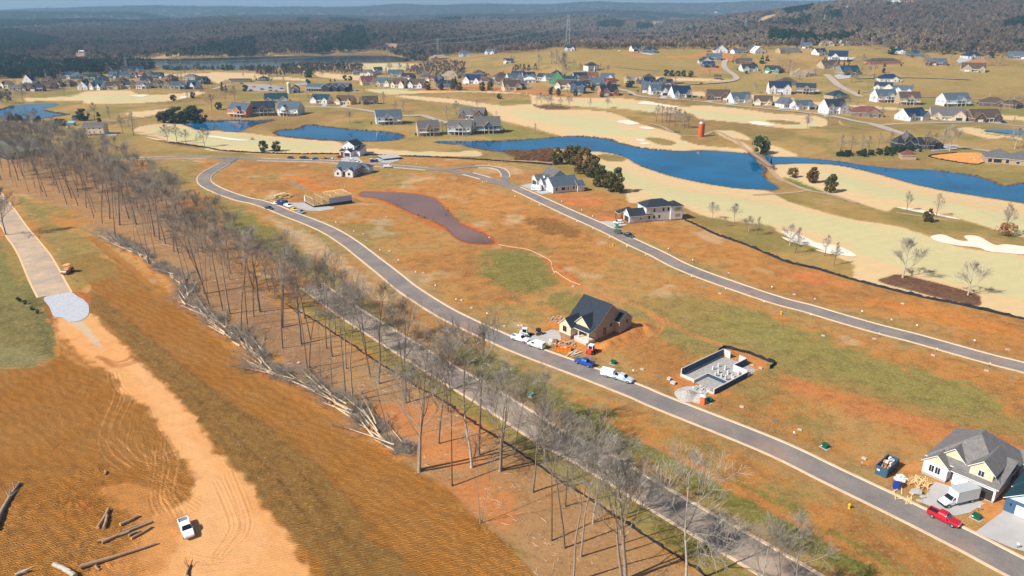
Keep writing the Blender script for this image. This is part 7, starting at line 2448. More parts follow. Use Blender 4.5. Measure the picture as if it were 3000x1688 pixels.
WH = (238, 240, 244)
VL = [('pickup_truck', WH, 'white', 'M', 1838, 905, 1920, 1100, 'white pickup truck alone on the orange haul ground at lower left'),
      ('pickup_truck', WH, 'white', 'K', 0, 728, 165, 775, 'white pickup truck at the kerb left of the white van by the tan house'),
      ('van', WH, 'white', 'K', 318, 838, 172, 790, 'white panel van with ladder rack at the kerb by the tan house'),
      ('pickup_truck', (24, 74, 160), 'blue', 'K', 812, 1018, 642, 965, 'bright blue pickup truck with dark bed cover on the main road'),
      ('pickup_truck', (190, 200, 212), 'silver', 'K', 1022, 1122, 1205, 1178, 'silver pickup truck hitched to the white trailer'),
      ('pickup_truck', (190, 20, 46), 'red', 'Q', 1250, 968, 1468, 1072, 'red pickup truck at the kerb below the box truck'),
      ('box_truck', WH, 'white', 'Q', 1540, 862, 1375, 900, 'white box truck backed to the garage of the unfinished house'),
      ('car', (30, 62, 78), 'dark teal', 'G', 85, 655, 180, 672, 'dark teal car facing right on the near lane of the curve'),
      ('car', WH, 'white', 'G', 222, 622, 155, 610, 'white car parked left of the blue trailer by the timber frame'),
      ('pickup_truck', WH, 'white', 'G', 285, 630, 372, 658, 'white pickup truck between the trailer and the yellow car'),
      ('car', (236, 200, 30), 'yellow', 'G', 352, 665, 424, 688, 'bright yellow car on the curve by the timber frame'),
      ('car', (130, 156, 186), 'pale blue', 'G', 418, 692, 486, 710, 'pale blue car behind the yellow car on the curve'),
      ('car', (26, 44, 66), 'dark navy', 'G', 305, 155, 395, 155, 'leftmost dark car in the line below the fairway'),
      ('pickup_truck', (26, 36, 56), 'near black', 'G', 438, 158, 535, 158, 'dark pickup truck in the middle of the line below the fairway'),
      ('car', (36, 76, 130), 'mid blue', 'G', 556, 166, 645, 166, 'blue car at the right of the line below the fairway'),
      ('car', (214, 20, 40), 'bright red', 'G', 808, 150, 882, 140, 'bright red car before the tall white house'),
      ('suv', WH, 'white', 'G', 930, 182, 1012, 180, 'white van like car on the road before the tall white house'),
      ('car', WH, 'white', 'G', 1000, 200, 1065, 214, 'white car beside the roof of the loop house'),
      ('suv', WH, 'white', 'H', 1120, 945, 1012, 948, 'white car on the drive of the long white house'),
      ('suv', (20, 60, 66), 'dark green', 'H', 1130, 1068, 1222, 1090, 'dark green car behind the cage trailer on the upper road'),
      ('suv', WH, 'white', 'C', 790, 648, 690, 655, 'white car in the yard of the brown roofed house'),
      ('car', (30, 34, 40), 'black', 'D', 180, 768, 230, 770, 'black car at the round end of the crowded street'),
      ('car', (20, 24, 34), 'black', 'D', 1072, 632, 1115, 628, 'black car driving the hill road bend'),
      ('suv', (24, 30, 50), 'dark navy', 'E', 2290, 1118, 2350, 1122, 'dark car before the brown gabled house at far right'),
      ('suv', (30, 64, 90), 'steel blue', 'B', 428, 200, 502, 200, 'dark blue car near the long range shed'),
      ('car', (196, 40, 40), 'bright red', 'B', 585, 242, 655, 242, 'red car in the clubhouse car park'),
      ('car', (40, 90, 140), 'mid blue', 'B', 555, 285, 605, 285, 'blue car at the left corner of the clubhouse car park'),
      ('suv', (22, 44, 66), 'dark navy', 'B', 695, 275, 752, 275, 'dark car left of the bare tree in the car park'),
      ('suv', (22, 54, 66), 'dark teal', 'B', 795, 258, 862, 258, 'upper of two dark teal cars right of the bare tree'),
      ('suv', (22, 54, 66), 'dark teal', 'B', 800, 292, 865, 292, 'lower of two dark teal cars right of the bare tree'),
      ('car', (60, 60, 66), 'grey', 'B', 870, 295, 935, 295, 'grey car right of the two teal cars in the car park'),
      ('suv', (30, 90, 140), 'mid blue', 'B', 942, 266, 998, 266, 'blue car left of the pale silo'),
      ('car', WH, 'white', 'B', 1225, 215, 1280, 215, 'white car by the flagpole behind the clubhouse'),
      ('car', WH, 'white', 'B', 1850, 300, 1930, 300, 'white car right of the clubhouse gables'),
      ('car', WH, 'white', 'W', 1060, 520, 1100, 520, 'white car on the bare ridge left of the cream house'),
      ('pickup_truck', (30, 40, 60), 'near black', 'W', 1955, 525, 2010, 525, 'dark truck on the bare ridge left of the white gable'),
      ('car', (150, 160, 180), 'silver grey', 'A', 830, 760, 900, 762, 'silver car in front of the turquoise shed'),
      ('suv', (214, 220, 230), 'pale grey', 'A', 630, 768, 700, 768, 'pale grey car left of the silver car at the farmhouse'),
      ('car', (120, 20, 40), 'dark red', 'B', 600, 500, 660, 500, 'red car between the two left lakeside houses')]
for kind, c_, cn, t_, a, b, c2, d, lb in VL:
    rl_ = T1(t_, a, b); fr_ = T1(t_, c2, d)
    vehicle(kind, c_, cn, rl_, fr_, lb, group='vehicles parked and driving')


def spot(name, label, cat, tile, x, y, rz=0, group=None):
    return thing(name, label, cat, tuple(GT(tile, x, y)), R(rz), group)


# enclosed trailers
def trailer(label, tile, x0, y0, x1, y1, m, L=3.6, H_=2.1, cage=False, text=False, Wd=1.9):
    a = GT(tile, x0, y0); f = GT(tile, x1, y1); ang = math.atan2(f[1] - a[1], f[0] - a[0])
    c = (a + f) / 2
    r = thing('trailer', label, 'trailer', (c[0], c[1], c[2] + .05), ang)
    b = MB()
    if cage:
        b.box(-L / 2, -Wd / 2, .55, L / 2, Wd / 2, .7)
        for i in range(7):
            x = -L / 2 + L * i / 6
            for s in (-1, 1): post(b, x, s * Wd / 2, .7, H_, .04)
        for z in (1.0, 1.3, 1.6, H_ - .05):
            for s in (-1, 1): b.box(-L / 2, s * Wd / 2 - .04, z, L / 2, s * Wd / 2 + .04, z + .07)
            b.box(-L / 2 - .04, -Wd / 2, z, -L / 2 + .04, Wd / 2, z + .07)
        ld = MB(); ld.box(-L / 2 + .2, -Wd / 2 + .2, .7, L / 2 - .3, Wd / 2 - .2, 1.7, taper=.15); ld.build('load', mat('dark load', s2l(54, 60, 66), .8, .3, 3), r)
    else:
        b.box(-L / 2, -Wd / 2, .5, L / 2, Wd / 2, H_); b.box(-L / 2 + .1, -Wd / 2 + .1, H_, L / 2 - .1, Wd / 2 - .1, H_ + .08); b.box(L / 2, -Wd / 2 + .2, .6, L / 2 + .35, Wd / 2 - .2, H_ * .8, taper=.08)
    b.build('box' if not cage else 'cage', m, r)
    t = MB(); t.box(L / 2 + .2, -.06, .5, L / 2 + 1.5, .06, .6); t.build('tow_bar', M_BLACKP, r)
    wheels(r, (0,), Wd / 2 + .15, .34)
    return r


trailer('white enclosed cargo trailer behind the silver pickup truck', 'K', 915, 1095, 1010, 1118, paintm('white', WH))
trailer('grey cage sided utility trailer with dark load on the upper road', 'H', 1030, 1040, 1095, 1052, mat('galvanised cage', s2l(130, 150, 150), .5, .1, metal=.4), cage=True, L=3.4, H_=2.2)
r_ = trailer('dark blue box trailer parked left of the white pickup by the timber frame', 'G', 232, 618, 308, 622, mat('dark blue trailer', s2l(40, 66, 96), .6, .1), L=4.6, H_=2.3)
# parcel van with its name on the side
a = GT('H', 200, 612); f_ = GT('H', 285, 618)
r_ = trailer('white parcel delivery trailer with purple and orange lettering by the joined houses', 'H', 200, 612, 285, 618, mat('white parcel box', s2l(244, 244, 246), .5, .02), L=5.0, H_=2.9, Wd=2.1)


def text_obj(body, size, m, parent, loc, rot, name):
    cu = bpy.data.curves.new(name, 'FONT'); cu.body = body; cu.size = size; cu.extrude = .015; cu.align_x = 'LEFT'
    cu.materials.append(m)
    tmp = bpy.data.objects.new(name, cu); COL.objects.link(tmp)
    dg = bpy.context.evaluated_depsgraph_get()
    me = bpy.data.meshes.new_from_object(tmp.evaluated_get(dg))
    bpy.data.objects.remove(tmp)
    o = link(name, me, parent); o.location = loc; o.rotation_euler = rot
    return o


text_obj('Fed', 1.5, mat('purple lettering', s2l(78, 40, 140), .5, .02), r_, (-2.2, -1.08, 1.1), (R(90), 0, 0), 'lettering')
text_obj('Ex', 1.5, mat('orange lettering', s2l(236, 100, 30), .5, .02), r_, (.45, -1.08, 1.1), (R(90), 0, 0), 'lettering')

# skips
def skip(label, tile, x, y, rz, L, W_, H_, m, fill):
    r = spot('skip', label, 'skip', tile, x, y, rz)
    b = MB()
    b.box(0, 0, 0, L, .1, H_); b.box(0, W_ - .1, 0, L, W_, H_); b.box(0, .1, 0, .1, W_ - .1, H_); b.box(L - .1, .1, 0, L, W_ - .1, H_); b.box(.1, .1, .1, L - .1, W_ - .1, .2)
    n = int(L / .9)
    for i in range(n + 1):
        q = .05 + (L - .2) * i / n; b.box(q, -.08, .1, q + .12, 0, H_); b.box(q, W_, .1, q + .12, W_ + .08, H_)
    b.box(-.06, -.1, H_ - .14, L + .06, -.002, H_ + .02); b.box(-.06, W_ + .002, H_ - .14, L + .06, W_ + .1, H_ + .02)
    b.build('bin', m, r)
    f = MB(); rr = random.Random(len(label))
    for i in range(60):
        x_, y_ = rr.uniform(.3, L - .9), rr.uniform(.2, W_ - .7); s = rr.uniform(.15, .5); z_ = H_ * rr.uniform(.55, .95)
        f.box(x_, y_, z_ - .3, x_ + s * 1.6, y_ + s, z_ + s * .3, rr.randint(0, 2))
    f.build('rubbish', fill, r)
    return r


RUB = [mat('scrap wood', s2l(196, 152, 104), .8, .25, 3), mat('scrap white', s2l(224, 220, 218), .7, .1, 2), mat('scrap cardboard', s2l(150, 100, 70), .8, .2, 2)]
skip('orange rubbish skip heaped with scraps on the kerb by the tan house', 'K', 436, 858, -12, 4.4, 2.0, 1.3, mat('orange skip paint', s2l(232, 128, 30), .5, .08), RUB)
r_ = skip('tall slate blue skip full of cardboard and timber by the unfinished house', 'Q', 912, 692, 42, 6.0, 2.3, 2.2, mat('slate skip paint', s2l(62, 90, 112), .5, .08), RUB)
r_.rotation_euler.z = R(42)
sg = MB(); sg.box(-.13, 1.4, 1.1, -.1, 2.0, 1.5); sg.build('plate', M_TRIM, r_)
skip('dark blue skip left of the concrete slab near the loop', 'G', 1150, 190, -5, 4.5, 2, 1.5, mat('navy skip paint', s2l(30, 60, 120), .5, .08), RUB)


def toilet(label, tile, x, y, m, rz=-20):
    r = spot('portable_toilet', label, 'portable toilet', tile, x, y, rz)
    b = MB(); b.box(-.58, -.58, 0, .58, .58, 2.1, taper=.03); b.build('cabin', m, r)
    d = MB(); d.box(-.42, -.62, .15, .42, -.55, 2.0); d.build('door', m, r)
    t = MB(); t.box(-.62, -.62, 2.1, .62, .62, 2.2); t.box(-.5, -.5, 2.2, .5, .5, 2.36, taper=.2); t.build('roof', mat('white plastic roof', s2l(236, 236, 238), .5, .03), r)
    v = MB(); v.tube((.4, .4, 2.1), (.4, .4, 2.7), .06, .06, 8); v.build('vent', M_TRIM, r)


toilet('orange portable toilet with white top beside the gravel heap', 'K', 1912, 1382, mat('orange plastic', s2l(222, 124, 74), .5, .05))
toilet('blue portable toilet beside the timber pile of the unfinished house', 'Q', 990, 765, mat('blue plastic', s2l(28, 64, 160), .5, .05))
toilet('green portable toilet behind the cage trailer', 'H', 1055, 985, mat('green plastic', s2l(30, 130, 104), .5, .05))
toilet('dark blue portable toilet right of the blue trailer by the frame', 'G', 262, 622, mat('navy plastic', s2l(34, 66, 120), .5, .05))
toilet('blue portable toilet near the concrete slab', 'G', 1160, 190, mat('blue plastic', s2l(28, 64, 160), .5, .05))


def transformer(label, tile, x, y, m):
    r = spot('transformer_box', label, 'utility box', tile, x, y, random.uniform(-60, -30), 'green utility boxes on the lots')
    b = MB(); b.box(-.75, -.6, -.1, .75, .6, .75, taper=.06); b.build('cabinet', m, r)
    t = MB(); t.add([(-.72, -.62, .75), (.72, -.62, .75), (.72, .56, .95), (-.72, .56, .95), (-.72, .56, .7), (.72, .56, .7)], [(0, 1, 2, 3), (0, 3, 4), (1, 5, 2), (3, 2, 5, 4)]); t.build('lid', m, r)
    c = MB(); c.box(-1, -.85, -.2, 1, .85, -.02 + .08); c.build('pad', M_CONC, r)
    l_ = MB(); l_.box(-.62, -.64, .35, -.3, -.59, .6); l_.build('label_plate', M_TRIM, r)


M_TG = mat('green enamel', s2l(22, 84, 62), .45, .06); M_TG2 = mat('pale green enamel', s2l(96, 140, 116), .5, .06)
transformer('dark green utility box right of the blue pickup truck', 'K', 1018, 980, M_TG)
transformer('pale green utility box in the grass between the two lanes', 'K', 188, 1305, M_TG2)
transformer('green utility box touching the orange portable toilet', 'K', 1982, 1360, M_TG)
transformer('green utility box alone on the dirt left of the slate skip', 'Q', 440, 452, M_TG)
transformer('green utility box at the corner of the blue house drive', 'Q', 1612, 1000, M_TG)

M_HYD = mat('hydrant yellow', s2l(236, 180, 40), .5, .06)


def hydrant(label, tile, x, y):
    r = spot('fire_hydrant', label, 'hydrant', tile, x, y, 20, 'yellow hydrants along the roads')
    b = MB(); b.lathe([(.2, 0), (.2, .08), (.14, .1), (.14, .6), (.19, .62), (.17, .75), (.06, .86)], 10); b.build('barrel', M_HYD, r)
    for a in (0, 90, 180):
        c = MB(); c.tube((0, 0, .5), (.26 * math.cos(R(a)), .26 * math.sin(R(a)), .5), .08, .08, 8); c.build('outlet', M_HYD, r)
    r.scale = (1.35,) * 3


for t_, x, y, lb in (('Q', 628, 925, 'yellow fire hydrant beside the lower right stretch of road'), ('N', 2043, 495, 'yellow fire hydrant left of the main road near the white pickup'), ('H', 1015, 1172, 'yellow hydrant right below the upper road'), ('G', 548, 905, 'yellow hydrant below the curve by the timber frame'), ('J', 132, 690, 'yellow hydrant just under the upper road at right')): hydrant(lb, t_, x, y)

# lot signs
sgm = MB(); sgm.box(-.05, -.05, -.3, .05, .05, 1.3); sgp = MB(); sgp.box(-.2, -.09, .85, .2, -.05, 1.3)
M_POST = mat('sign post wood', s2l(120, 96, 76), .8, .1); M_SIGNW = mat('white sign board', s2l(240, 240, 240), .6, .03)
sg_post, sg_panel = sgm.mesh('post', M_POST), sgp.mesh('board', M_SIGNW)
SG = [("J", "35,440 465,562 940,688 1235,772 1492,830 2070,985", 'above the upper road'), ("J", "425,722 1112,914 1692,1068 2222,1216", 'below the upper road'), ("K", "65,628 1217,1082 2145,255 2530,385 1805,125 2175,95", 'around the tan house and foundation'),
      ("Q", "198,365 720,600 1628,945 1930,1235", 'along the lower right road'), ("G", "805,815 985,905 1112,1000 1247,1095 1433,1198 1608,1320 892,450", 'along the inner side of the curve'), ("N", "1805,15 2012,155 2325,298", 'above the curve bottom'),
      ("H", "30,690 195,742 275,780 480,872 650,945 812,1022 980,1105 1155,1195 1340,1285 1570,1222 1815,1335 500,740 700,830 810,890", 'beside the upper road in the middle'), ("G", "440,1 900,500 1530,215 1615,222 1835,235 2345,228 2100,335 2320,405 2280,410", 'round the loop')]
for t_, s_, wh in SG:
    for i, w in enumerate(s_.split()):
        x, y = map(float, w.split(','))
        r = spot('lot_sign', f'small white lot sign post, {ORDW[i]} surveyed {wh}'.replace(' surveyed', ' of those'), 'sign', t_, x, y, random.uniform(-50, 10), 'white lot signs on posts')
        link('post', sg_post, r); link('board', sg_panel, r)
# water meter lids and pipe stubs
mb = MB(); mb.box(-.35, -.25, -.05, .35, .25, .10); mbm = mb.mesh('meter_lid', mat('grey meter lid', s2l(110, 116, 130), .6, .1)); mb2 = MB(); mb2.box(-.5, -.3, -.05, .5, .3, .28); mbw = mb2.mesh('pale_utility_lid', mat('pale lid', s2l(190, 176, 160), .7, .1))
LIDS = [("K", "1460,1110 1490,1118 20,548 40,552 1590,1145 1950,205 1880,200", 0, 'tan house lots'), ("Q", "40,235 60,245 630,680 990,640", 0, 'lower right lots'), ("J", "255,500 770,620 1220,745 1700,852 1830,880 1275,1000 1395,1035 90,675 170,695 2455,1340", 0, 'upper road lots'), ("G", "625,715 935,850 1020,888 1100,962 1370,1145 1540,1232 1575,1258", 0, 'curve lots'),
        ("Q", "243,318 745,540 1170,870", 1, 'lower right lots'), ("J", "555,908 1068,940 2195,1260 1660,1105 265,495 2410,1048 1355,585", 1, 'upper road lots'), ("K", "2310,1418 1310,1040 2345,955 2410,1000 2425,1052 2500,1028 2090,278 100,600 615,205", 1, 'foundation and tan house lots'), ("N", "2170,215 2070,140 2500,400 430,770", 1, 'curve end'), ("G", "1310,740 1345,1085 1080,915 1680,1305 890,445 330,190 1060,185 2350,950", 1, 'pond lots')]
for t_, s_, k, wh in LIDS:
    for i, w in enumerate(s_.split()):
        x, y = map(float, w.split(',')); p = GT(t_, x, y)
        o = link('utility_lid', mbw if k else mbm); o.location = (p[0], p[1], p[2] + .03); o.rotation_euler.z = random.uniform(-1, 0)
        tag(o, f'{"pale" if k else "dark"} flat utility lid, {ORDW[i]} listed on the {wh}'.replace(' listed', ' of its colour'), 'utility lid', 'flat utility lids in the ground')


# ---- silt fences
M_SILT = mat('black silt fabric', s2l(34, 38, 42), .8, .2, .6)


def silt(label, spec, h=.75, width=.12):
    pts = smooth(Gs(px(spec))[:, :2], False, 6)
    L = np.r_[0, np.cumsum(np.hypot(*np.diff(pts, axis=0).T))]
    n = max(int(L[-1] / 1.0), 4); s = np.linspace(0, L[-1], n)
    q = np.stack([np.interp(s, L, pts[:, 0]), np.interp(s, L, pts[:, 1])], 1)
    q += rng.normal(0, .10, q.shape)
    z = terr(q[:, 0], q[:, 1])
    hh = h * (1 + .18 * rng.normal(0, 1, n))
    lean = rng.normal(0, .18, n)
    dv = np.gradient(q, axis=0); nn = np.stack([-dv[:, 1], dv[:, 0]], 1); nn /= np.linalg.norm(nn, axis=1)[:, None] + 1e-9
    t = nn * width / 2; tp = q + nn * lean[:, None]
    V = np.vstack([np.column_stack([q - t, z - .2]), np.column_stack([tp - t * .5, z + hh]), np.column_stack([tp + t * .5, z + hh]), np.column_stack([q + t, z - .2])])
    i = np.arange(n - 1); F = np.vstack([np.stack([i + a * n, i + 1 + a * n, i + 1 + (a + 1) * n, i + (a + 1) * n], 1) for a in range(3)])
    r = thing('silt_fence', label, 'fence', (0, 0, 0))
    link('fabric', raw_mesh('fabric', V, F, M_SILT), r)
    pb = MB()
    for k in range(0, n, 2): pb.tube((q[k, 0], q[k, 1], z[k] - .2), (tp[k, 0], tp[k, 1], z[k] + h + .25), .035, .035, 4)
    o = pb.build('stakes', M_POST, r); o['kind'] = 'stuff'


silt('black silt fence along the near edge of the left fairway', "A 2130,935 2350,965 2576,1000 B 200,1038 600,1066 1200,1084 1700,1086 C 0,1112 500,1132 1000,1162 1450,1192 1800,1222", .9, .3)
silt('black silt fence between the red lots and the bunkers at right', "H 1735,910 1900,985 2050,1060 2300,1145 2576,1258 J 200,172 500,242 800,332 1100,412 1500,512 1900,592 2576,745 3000,850", .9, .35)
silt('black silt fence running along the wood beside the back lane', "N 330,195 560,330 700,420 980,600 1180,740 1430,890 1620,1010 1900,1170 2150,1350 P 0,335 200,470 400,610 640,760 850,900 1000,1000 1200,1130 1420,1270 1650,1430 1850,1560", .5, .15)
silt('sagging black silt fence behind the block foundation', "K 2065,880 2120,832 2180,830 2300,862 2400,885 2576,960 J 75,1180 15,1240", .9, .3)
silt('black silt fence behind the unfinished grey roofed house', "Q 1750,425 1810,445 1900,480 2050,540", .9, .3)
silt('low black silt fence round the orange bare plot by the dark house', "I 1900,300 1615,340 2040,418 2185,400", .7, .4)

# white hose along the drainage swale
hp_ = smooth(Gs(px("G 2440,1020 2576,1045 H 150,1205 300,1270 390,1325 405,1390 430,1449 K 430,50 520,112 610,160 690,190"))[:, :2], False, 5)
hs = [(*hp_[i], float(terr(*hp_[i])) + .08, *hp_[i + 1], float(terr(*hp_[i + 1])) + .08, .11, .11) for i in range(len(hp_) - 1)]
tag(link('silt_sock', seg_mesh('silt_sock', hs, 6, mat('white fabric sock', s2l(226, 176, 150), .7, .15))), 'long white filter sock snaking from the red pond towards the tan house', 'hose')

# gravel heap by the foundation
gh = MB()
def heap(cx, cy, r, h, mb, n=26, rr=8, seed=1):
    q = random.Random(seed); vs = [(cx, cy, h)]; fs = []
    for j in range(1, rr + 1):
        for i in range(n):
            a = 6.283 * i / n; k = j / rr; rad = r * k * (1 + .08 * math.sin(3 * a + seed)); vs.append((cx + rad * math.cos(a), cy + rad * math.sin(a), h * (1 - k) ** 1.2 * (1 + q.uniform(-.1, .1)) - (.15 if j == rr else 0)))
    for i in range(n): fs.append((0, 1 + i, 1 + (i + 1) % n))
    for j in range(rr - 1):
        for i in range(n): fs.append((1 + j * n + i, 1 + (j + 1) * n + i, 1 + (j + 1) * n + (i + 1) % n, 1 + j * n + (i + 1) % n))
    mb.add(vs, fs)
heap(0, 0, 3.4, 1.6, gh); heap(3.2, -1.6, 3.0, 1.2, gh, seed=3)
o = gh.build('gravel_heap', mat('heaped gravel', s2l(172, 166, 160), .95, .2, 2, bump=.15)); o.location = tuple(GT('K', 1760, 1300)); tag(o, 'pale gravel heap between the block foundation and the road', 'gravel heap')
for nm, lb, t_, x, y, L, mm in (('block_pallet', 'small stack of blocks on a pallet left of the foundation', 'K', 1620, 1185, 1.3, M_BLK), ('block_pallet', 'low pair of block stacks left of the larger pallet', 'K', 1580, 1145, .9, M_BLK)):
    r = spot(nm, lb, 'pallet', t_, x, y, -40); b = MB(); b.box(-L / 2, -.5, 0, L / 2, .5, .12); b.build('pallet_base', M_POST, r)
    for i in range(4):
        b = MB(); b.box(-L / 2 + .02 + i * L / 4, -.46, .12, -L / 2 + (i + 1) * L / 4 - .03, .46, .12 + .6); b.build('block_stack', mm, r)
# rubble & supplies
def pile(name, label, cat, tile, x, y, n, R_, sz, mats, long=False, seed=1):
    r = spot(name, label, cat, tile, x, y, 0); q = random.Random(seed); b = MB()
    for i in range(n):
        a = q.uniform(0, 6.28); d = R_ * math.sqrt(q.random()); s = q.uniform(*sz)
        cx, cy = d * math.cos(a), d * math.sin(a); z = max(0, (1 - d / R_)) * sz[1] * 1.0 + .02
        an = q.uniform(0, 3.14) if not long else q.gauss(.9, .35)
        L2 = s * (2.2 if long else .7); w2 = s * (.14 if long else .5)
        c_, s_ = math.cos(an), math.sin(an); pr = [(cx + u * c_ - v * s_, cy + u * s_ + v * c_) for u, v in ((-L2, -w2), (L2, -w2), (L2, w2), (-L2, w2))]
        b.prism(pr, z, z + (.08 if long else s * .5), q.randrange(len(mats)))
    b.build('pieces', mats, r)
    return r


pile('rubble_pile', 'pile of white bags and broken blocks in front of the tan house porch', 'rubble pile', 'K', 440, 770, 40, 2.2, (.2, .6), RUB, seed=2)
pile('rubble_pile', 'pinkish rubble heap behind the orange skip', 'rubble pile', 'K', 560, 790, 50, 2.4, (.2, .55), [RUB[0], RUB[2], M_CONC], seed=3)
pile('board_stack', 'loose pale boards lying on the kerb right of the orange skip', 'boards', 'K', 610, 890, 12, 2.2, (.5, .8), [M_LUM, RUB[1]], True, 4)
pile('timber_pile', 'loose tan timber pile in front of the unfinished house', 'timber pile', 'Q', 1180, 735, 46, 2.2, (.35, .75), [M_LUM, RUB[0]], True, 5)
pile('board_stack', 'scattered boards at the kerb below the blue toilet', 'boards', 'Q', 1040, 825, 9, 2.0, (.4, .8), [M_LUM], True, 6)
pile('rubbish_pile', 'white plastic sheets and bags right of the slate skip', 'rubbish', 'Q', 1030, 700, 16, 1.2, (.3, .7), [RUB[1]], False, 7)
pile('concrete_washout', 'flat pale concrete spill beside the timber pile', 'concrete spill', 'Q', 1160, 815, 14, 1.1, (.5, .8), [M_CONC], False, 8)
pile('timber_pile', 'tall stack of pale lumber left of the timber frame', 'timber pile', 'G', 230, 545, 60, 4.5, (1.2, 2.0), [M_LUM], True, 9)
pile('rubbish_pile', 'white supplies lying by the foundation front', 'rubbish', 'K', 1890, 1235, 26, 1.9, (.2, .5), [RUB[1], M_CONC], False, 10)
pile('rubble_pile', 'small rubble and earth pile left of the tan house', 'rubble pile', 'K', 470, 540, 36, 3.0, (.2, .5), [M_CONC, RUB[0]], False, 11)
pile('rubbish_pile', 'scraps lying round the red plot by the dark house', 'rubbish', 'I', 2080, 360, 24, 4.5, (.4, .9), [RUB[1], RUB[0]], True, 12)
pile('timber_pile', 'orange and brown supplies left of the red car', 'timber pile', 'G', 692, 155, 30, 2.2, (.3, .8), [RUB[2], RUB[0], M_BLACKP], False, 13)
pile('timber_pile', 'grey and white supplies left of the bright red car', 'timber pile', 'G', 760, 160, 30, 2.2, (.3, .8), [RUB[1], M_BLACKP], False, 14)
pile('rubbish_pile', 'red wrapped supplies right of the navy skip', 'rubbish', 'G', 1195, 180, 22, 1.8, (.3, .8), [mat('red wrap', s2l(190, 50, 60), .6, .1), M_BLACKP], False, 15)
pile('rubbish_pile', 'teal barrels and crates before the concrete slab', 'rubbish', 'G', 1280, 172, 18, 2.2, (.3, .8), [mat('teal plastic', s2l(80, 180, 180), .6, .1), RUB[1]], False, 16)

# slab under construction
ps = GT('G', 1290, 175)
r_ = thing('slab_foundation', 'pale concrete slab raised on dark walls beside the loop', 'foundation', tuple(ps), R(30)); b = MB(); b.box(0, 0, -1.0, 12, 13, 1.1); b.build('slab_wall', M_BASE, r_); b = MB(); b.box(-.1, -.1, 1.1, 12.1, 13.1, 1.25); b.build('slab_top', M_CONC, r_)


# small machines
def loader(label, tile, x, y, rz, m, cabm, cat='loader', s=1.0):
    r = spot('skid_loader', label, cat, tile, x, y, rz)
    b = MB(); loft(b, [(-1.2, .55, .5, .35, 1.1), (-.4, .6, .55, .3, 1.2), (.9, .6, .5, .3, .95)]); b.build('body', m, r)
    c = MB()
    for x_ in (-.5, .6):
        for y_ in (-.5, .5): post(c, x_, y_, 1.0, 2.0, .06)
    c.box(-.6, -.58, 2.0, .7, .58, 2.12); c.build('cab', cabm, r)
    g = MB(); g.box(-.45, -.48, 1.1, .55, .48, 1.95); g.build('cab_glass', M_VGL, r)
    a = MB(); a.tube((-1.0, .72, 1.3), (1.3, .72, .5), .08, .08, 4); a.tube((-1.0, -.72, 1.3), (1.3, -.72, .5), .08, .08, 4); a.build('arms', m, r)
    k = MB(); k.add([(1.3, -.9, .1), (1.3, .9, .1), (1.9, .9, .05), (1.9, -.9, .05), (1.3, -.9, .7), (1.3, .9, .7)], [(0, 1, 2, 3), (0, 1, 5, 4), (0, 3, 4), (1, 5, 2)]); k.build('bucket', M_BLACKP, r)
    wheels(r, (-.65, .65), .85, .38)
    r.scale = (s,) * 3
    return r


loader('red and white skid loader right of the orange skip', 'K', 795, 875, 60, mat('loader red', s2l(214, 60, 56), .5, .08), M_TRIM, s=1.25)
loader('white and teal loader behind the white pickup by the tan house', 'K', 125, 700, -10, mat('loader white', s2l(220, 226, 226), .5, .06), M_TRIM, s=1.2)
loader('dusty brown cement mixer loader on the tan house drive', 'K', 265, 690, 30, mat('dusty machine', s2l(150, 120, 110), .8, .2, 3), M_BLACKP, s=.95)
r_ = spot('roller', 'orange road roller with canopy parked beside the left road', 'roller', 'F', 685, 1200, -95)
b = MB(); loft(b, [(-1.9, .8, .75, .8, 1.5), (-.3, .85, .8, .6, 1.6), (.9, .8, .7, .7, 1.3)]); b.build('body', mat('roller orange', s2l(226, 142, 88), .5, .08), r_)
b = MB()
for q in ((-.9, -.6), (-.9, .6), (.4, -.6), (.4, .6)): post(b, q[0], q[1], 1.4, 2.6, .05)
b.box(-1.2, -.85, 2.6, .7, .85, 2.72); b.build('canopy', mat('roller canopy', s2l(232, 176, 130), .5, .05), r_)
b = MB(); b.tube((1.5, -.95, .7), (1.5, .95, .7), .7, .7, 18); b.build('drum', mat('steel drum', s2l(150, 130, 120), .5, .1, metal=.5), r_); b = MB(); b.box(.7, -1.05, .6, 1.6, -.97, .8); b.box(.7, .97, .6, 1.6, 1.05, .8); b.build('drum_frame', mat('roller orange', (0, 0, 0)), r_)
wheels(r_, (-1.2,), .95, .65)
r_.scale = (1.15,) * 3
r_ = spot('work_truck', 'white service truck with open crane bed on the loop road', 'truck', 'G', 1325, 245, 0)
b = MB(); b.box(-2.4, -1, .6, .4, 1, 1.6); loft(b, [(.5, .95, .8, .5, 2.0), (1.2, .95, .8, .5, 2.0), (1.6, .95, .8, .5, 1.3), (2.4, .9, .75, .5, 1.1)]); b.build('body', paintm('white', WH), r_)
b = MB(); b.add([(1.24, -.76, 1.96), (1.24, .76, 1.96), (1.66, .8, 1.32), (1.66, -.8, 1.32)], [(3, 2, 1, 0)]); b.build('windscreen', M_VGL, r_)
b = MB(); b.tube((-1.5, 0, 1.6), (-.9, 0, 3.0), .1, .08, 6); b.tube((-.9, 0, 3.0), (.6, .2, 3.3), .08, .06, 6); b.build('crane', mat('crane grey', s2l(120, 126, 130), .5, .1), r_); wheels(r_, (-1.5, 1.7), .98, .42)


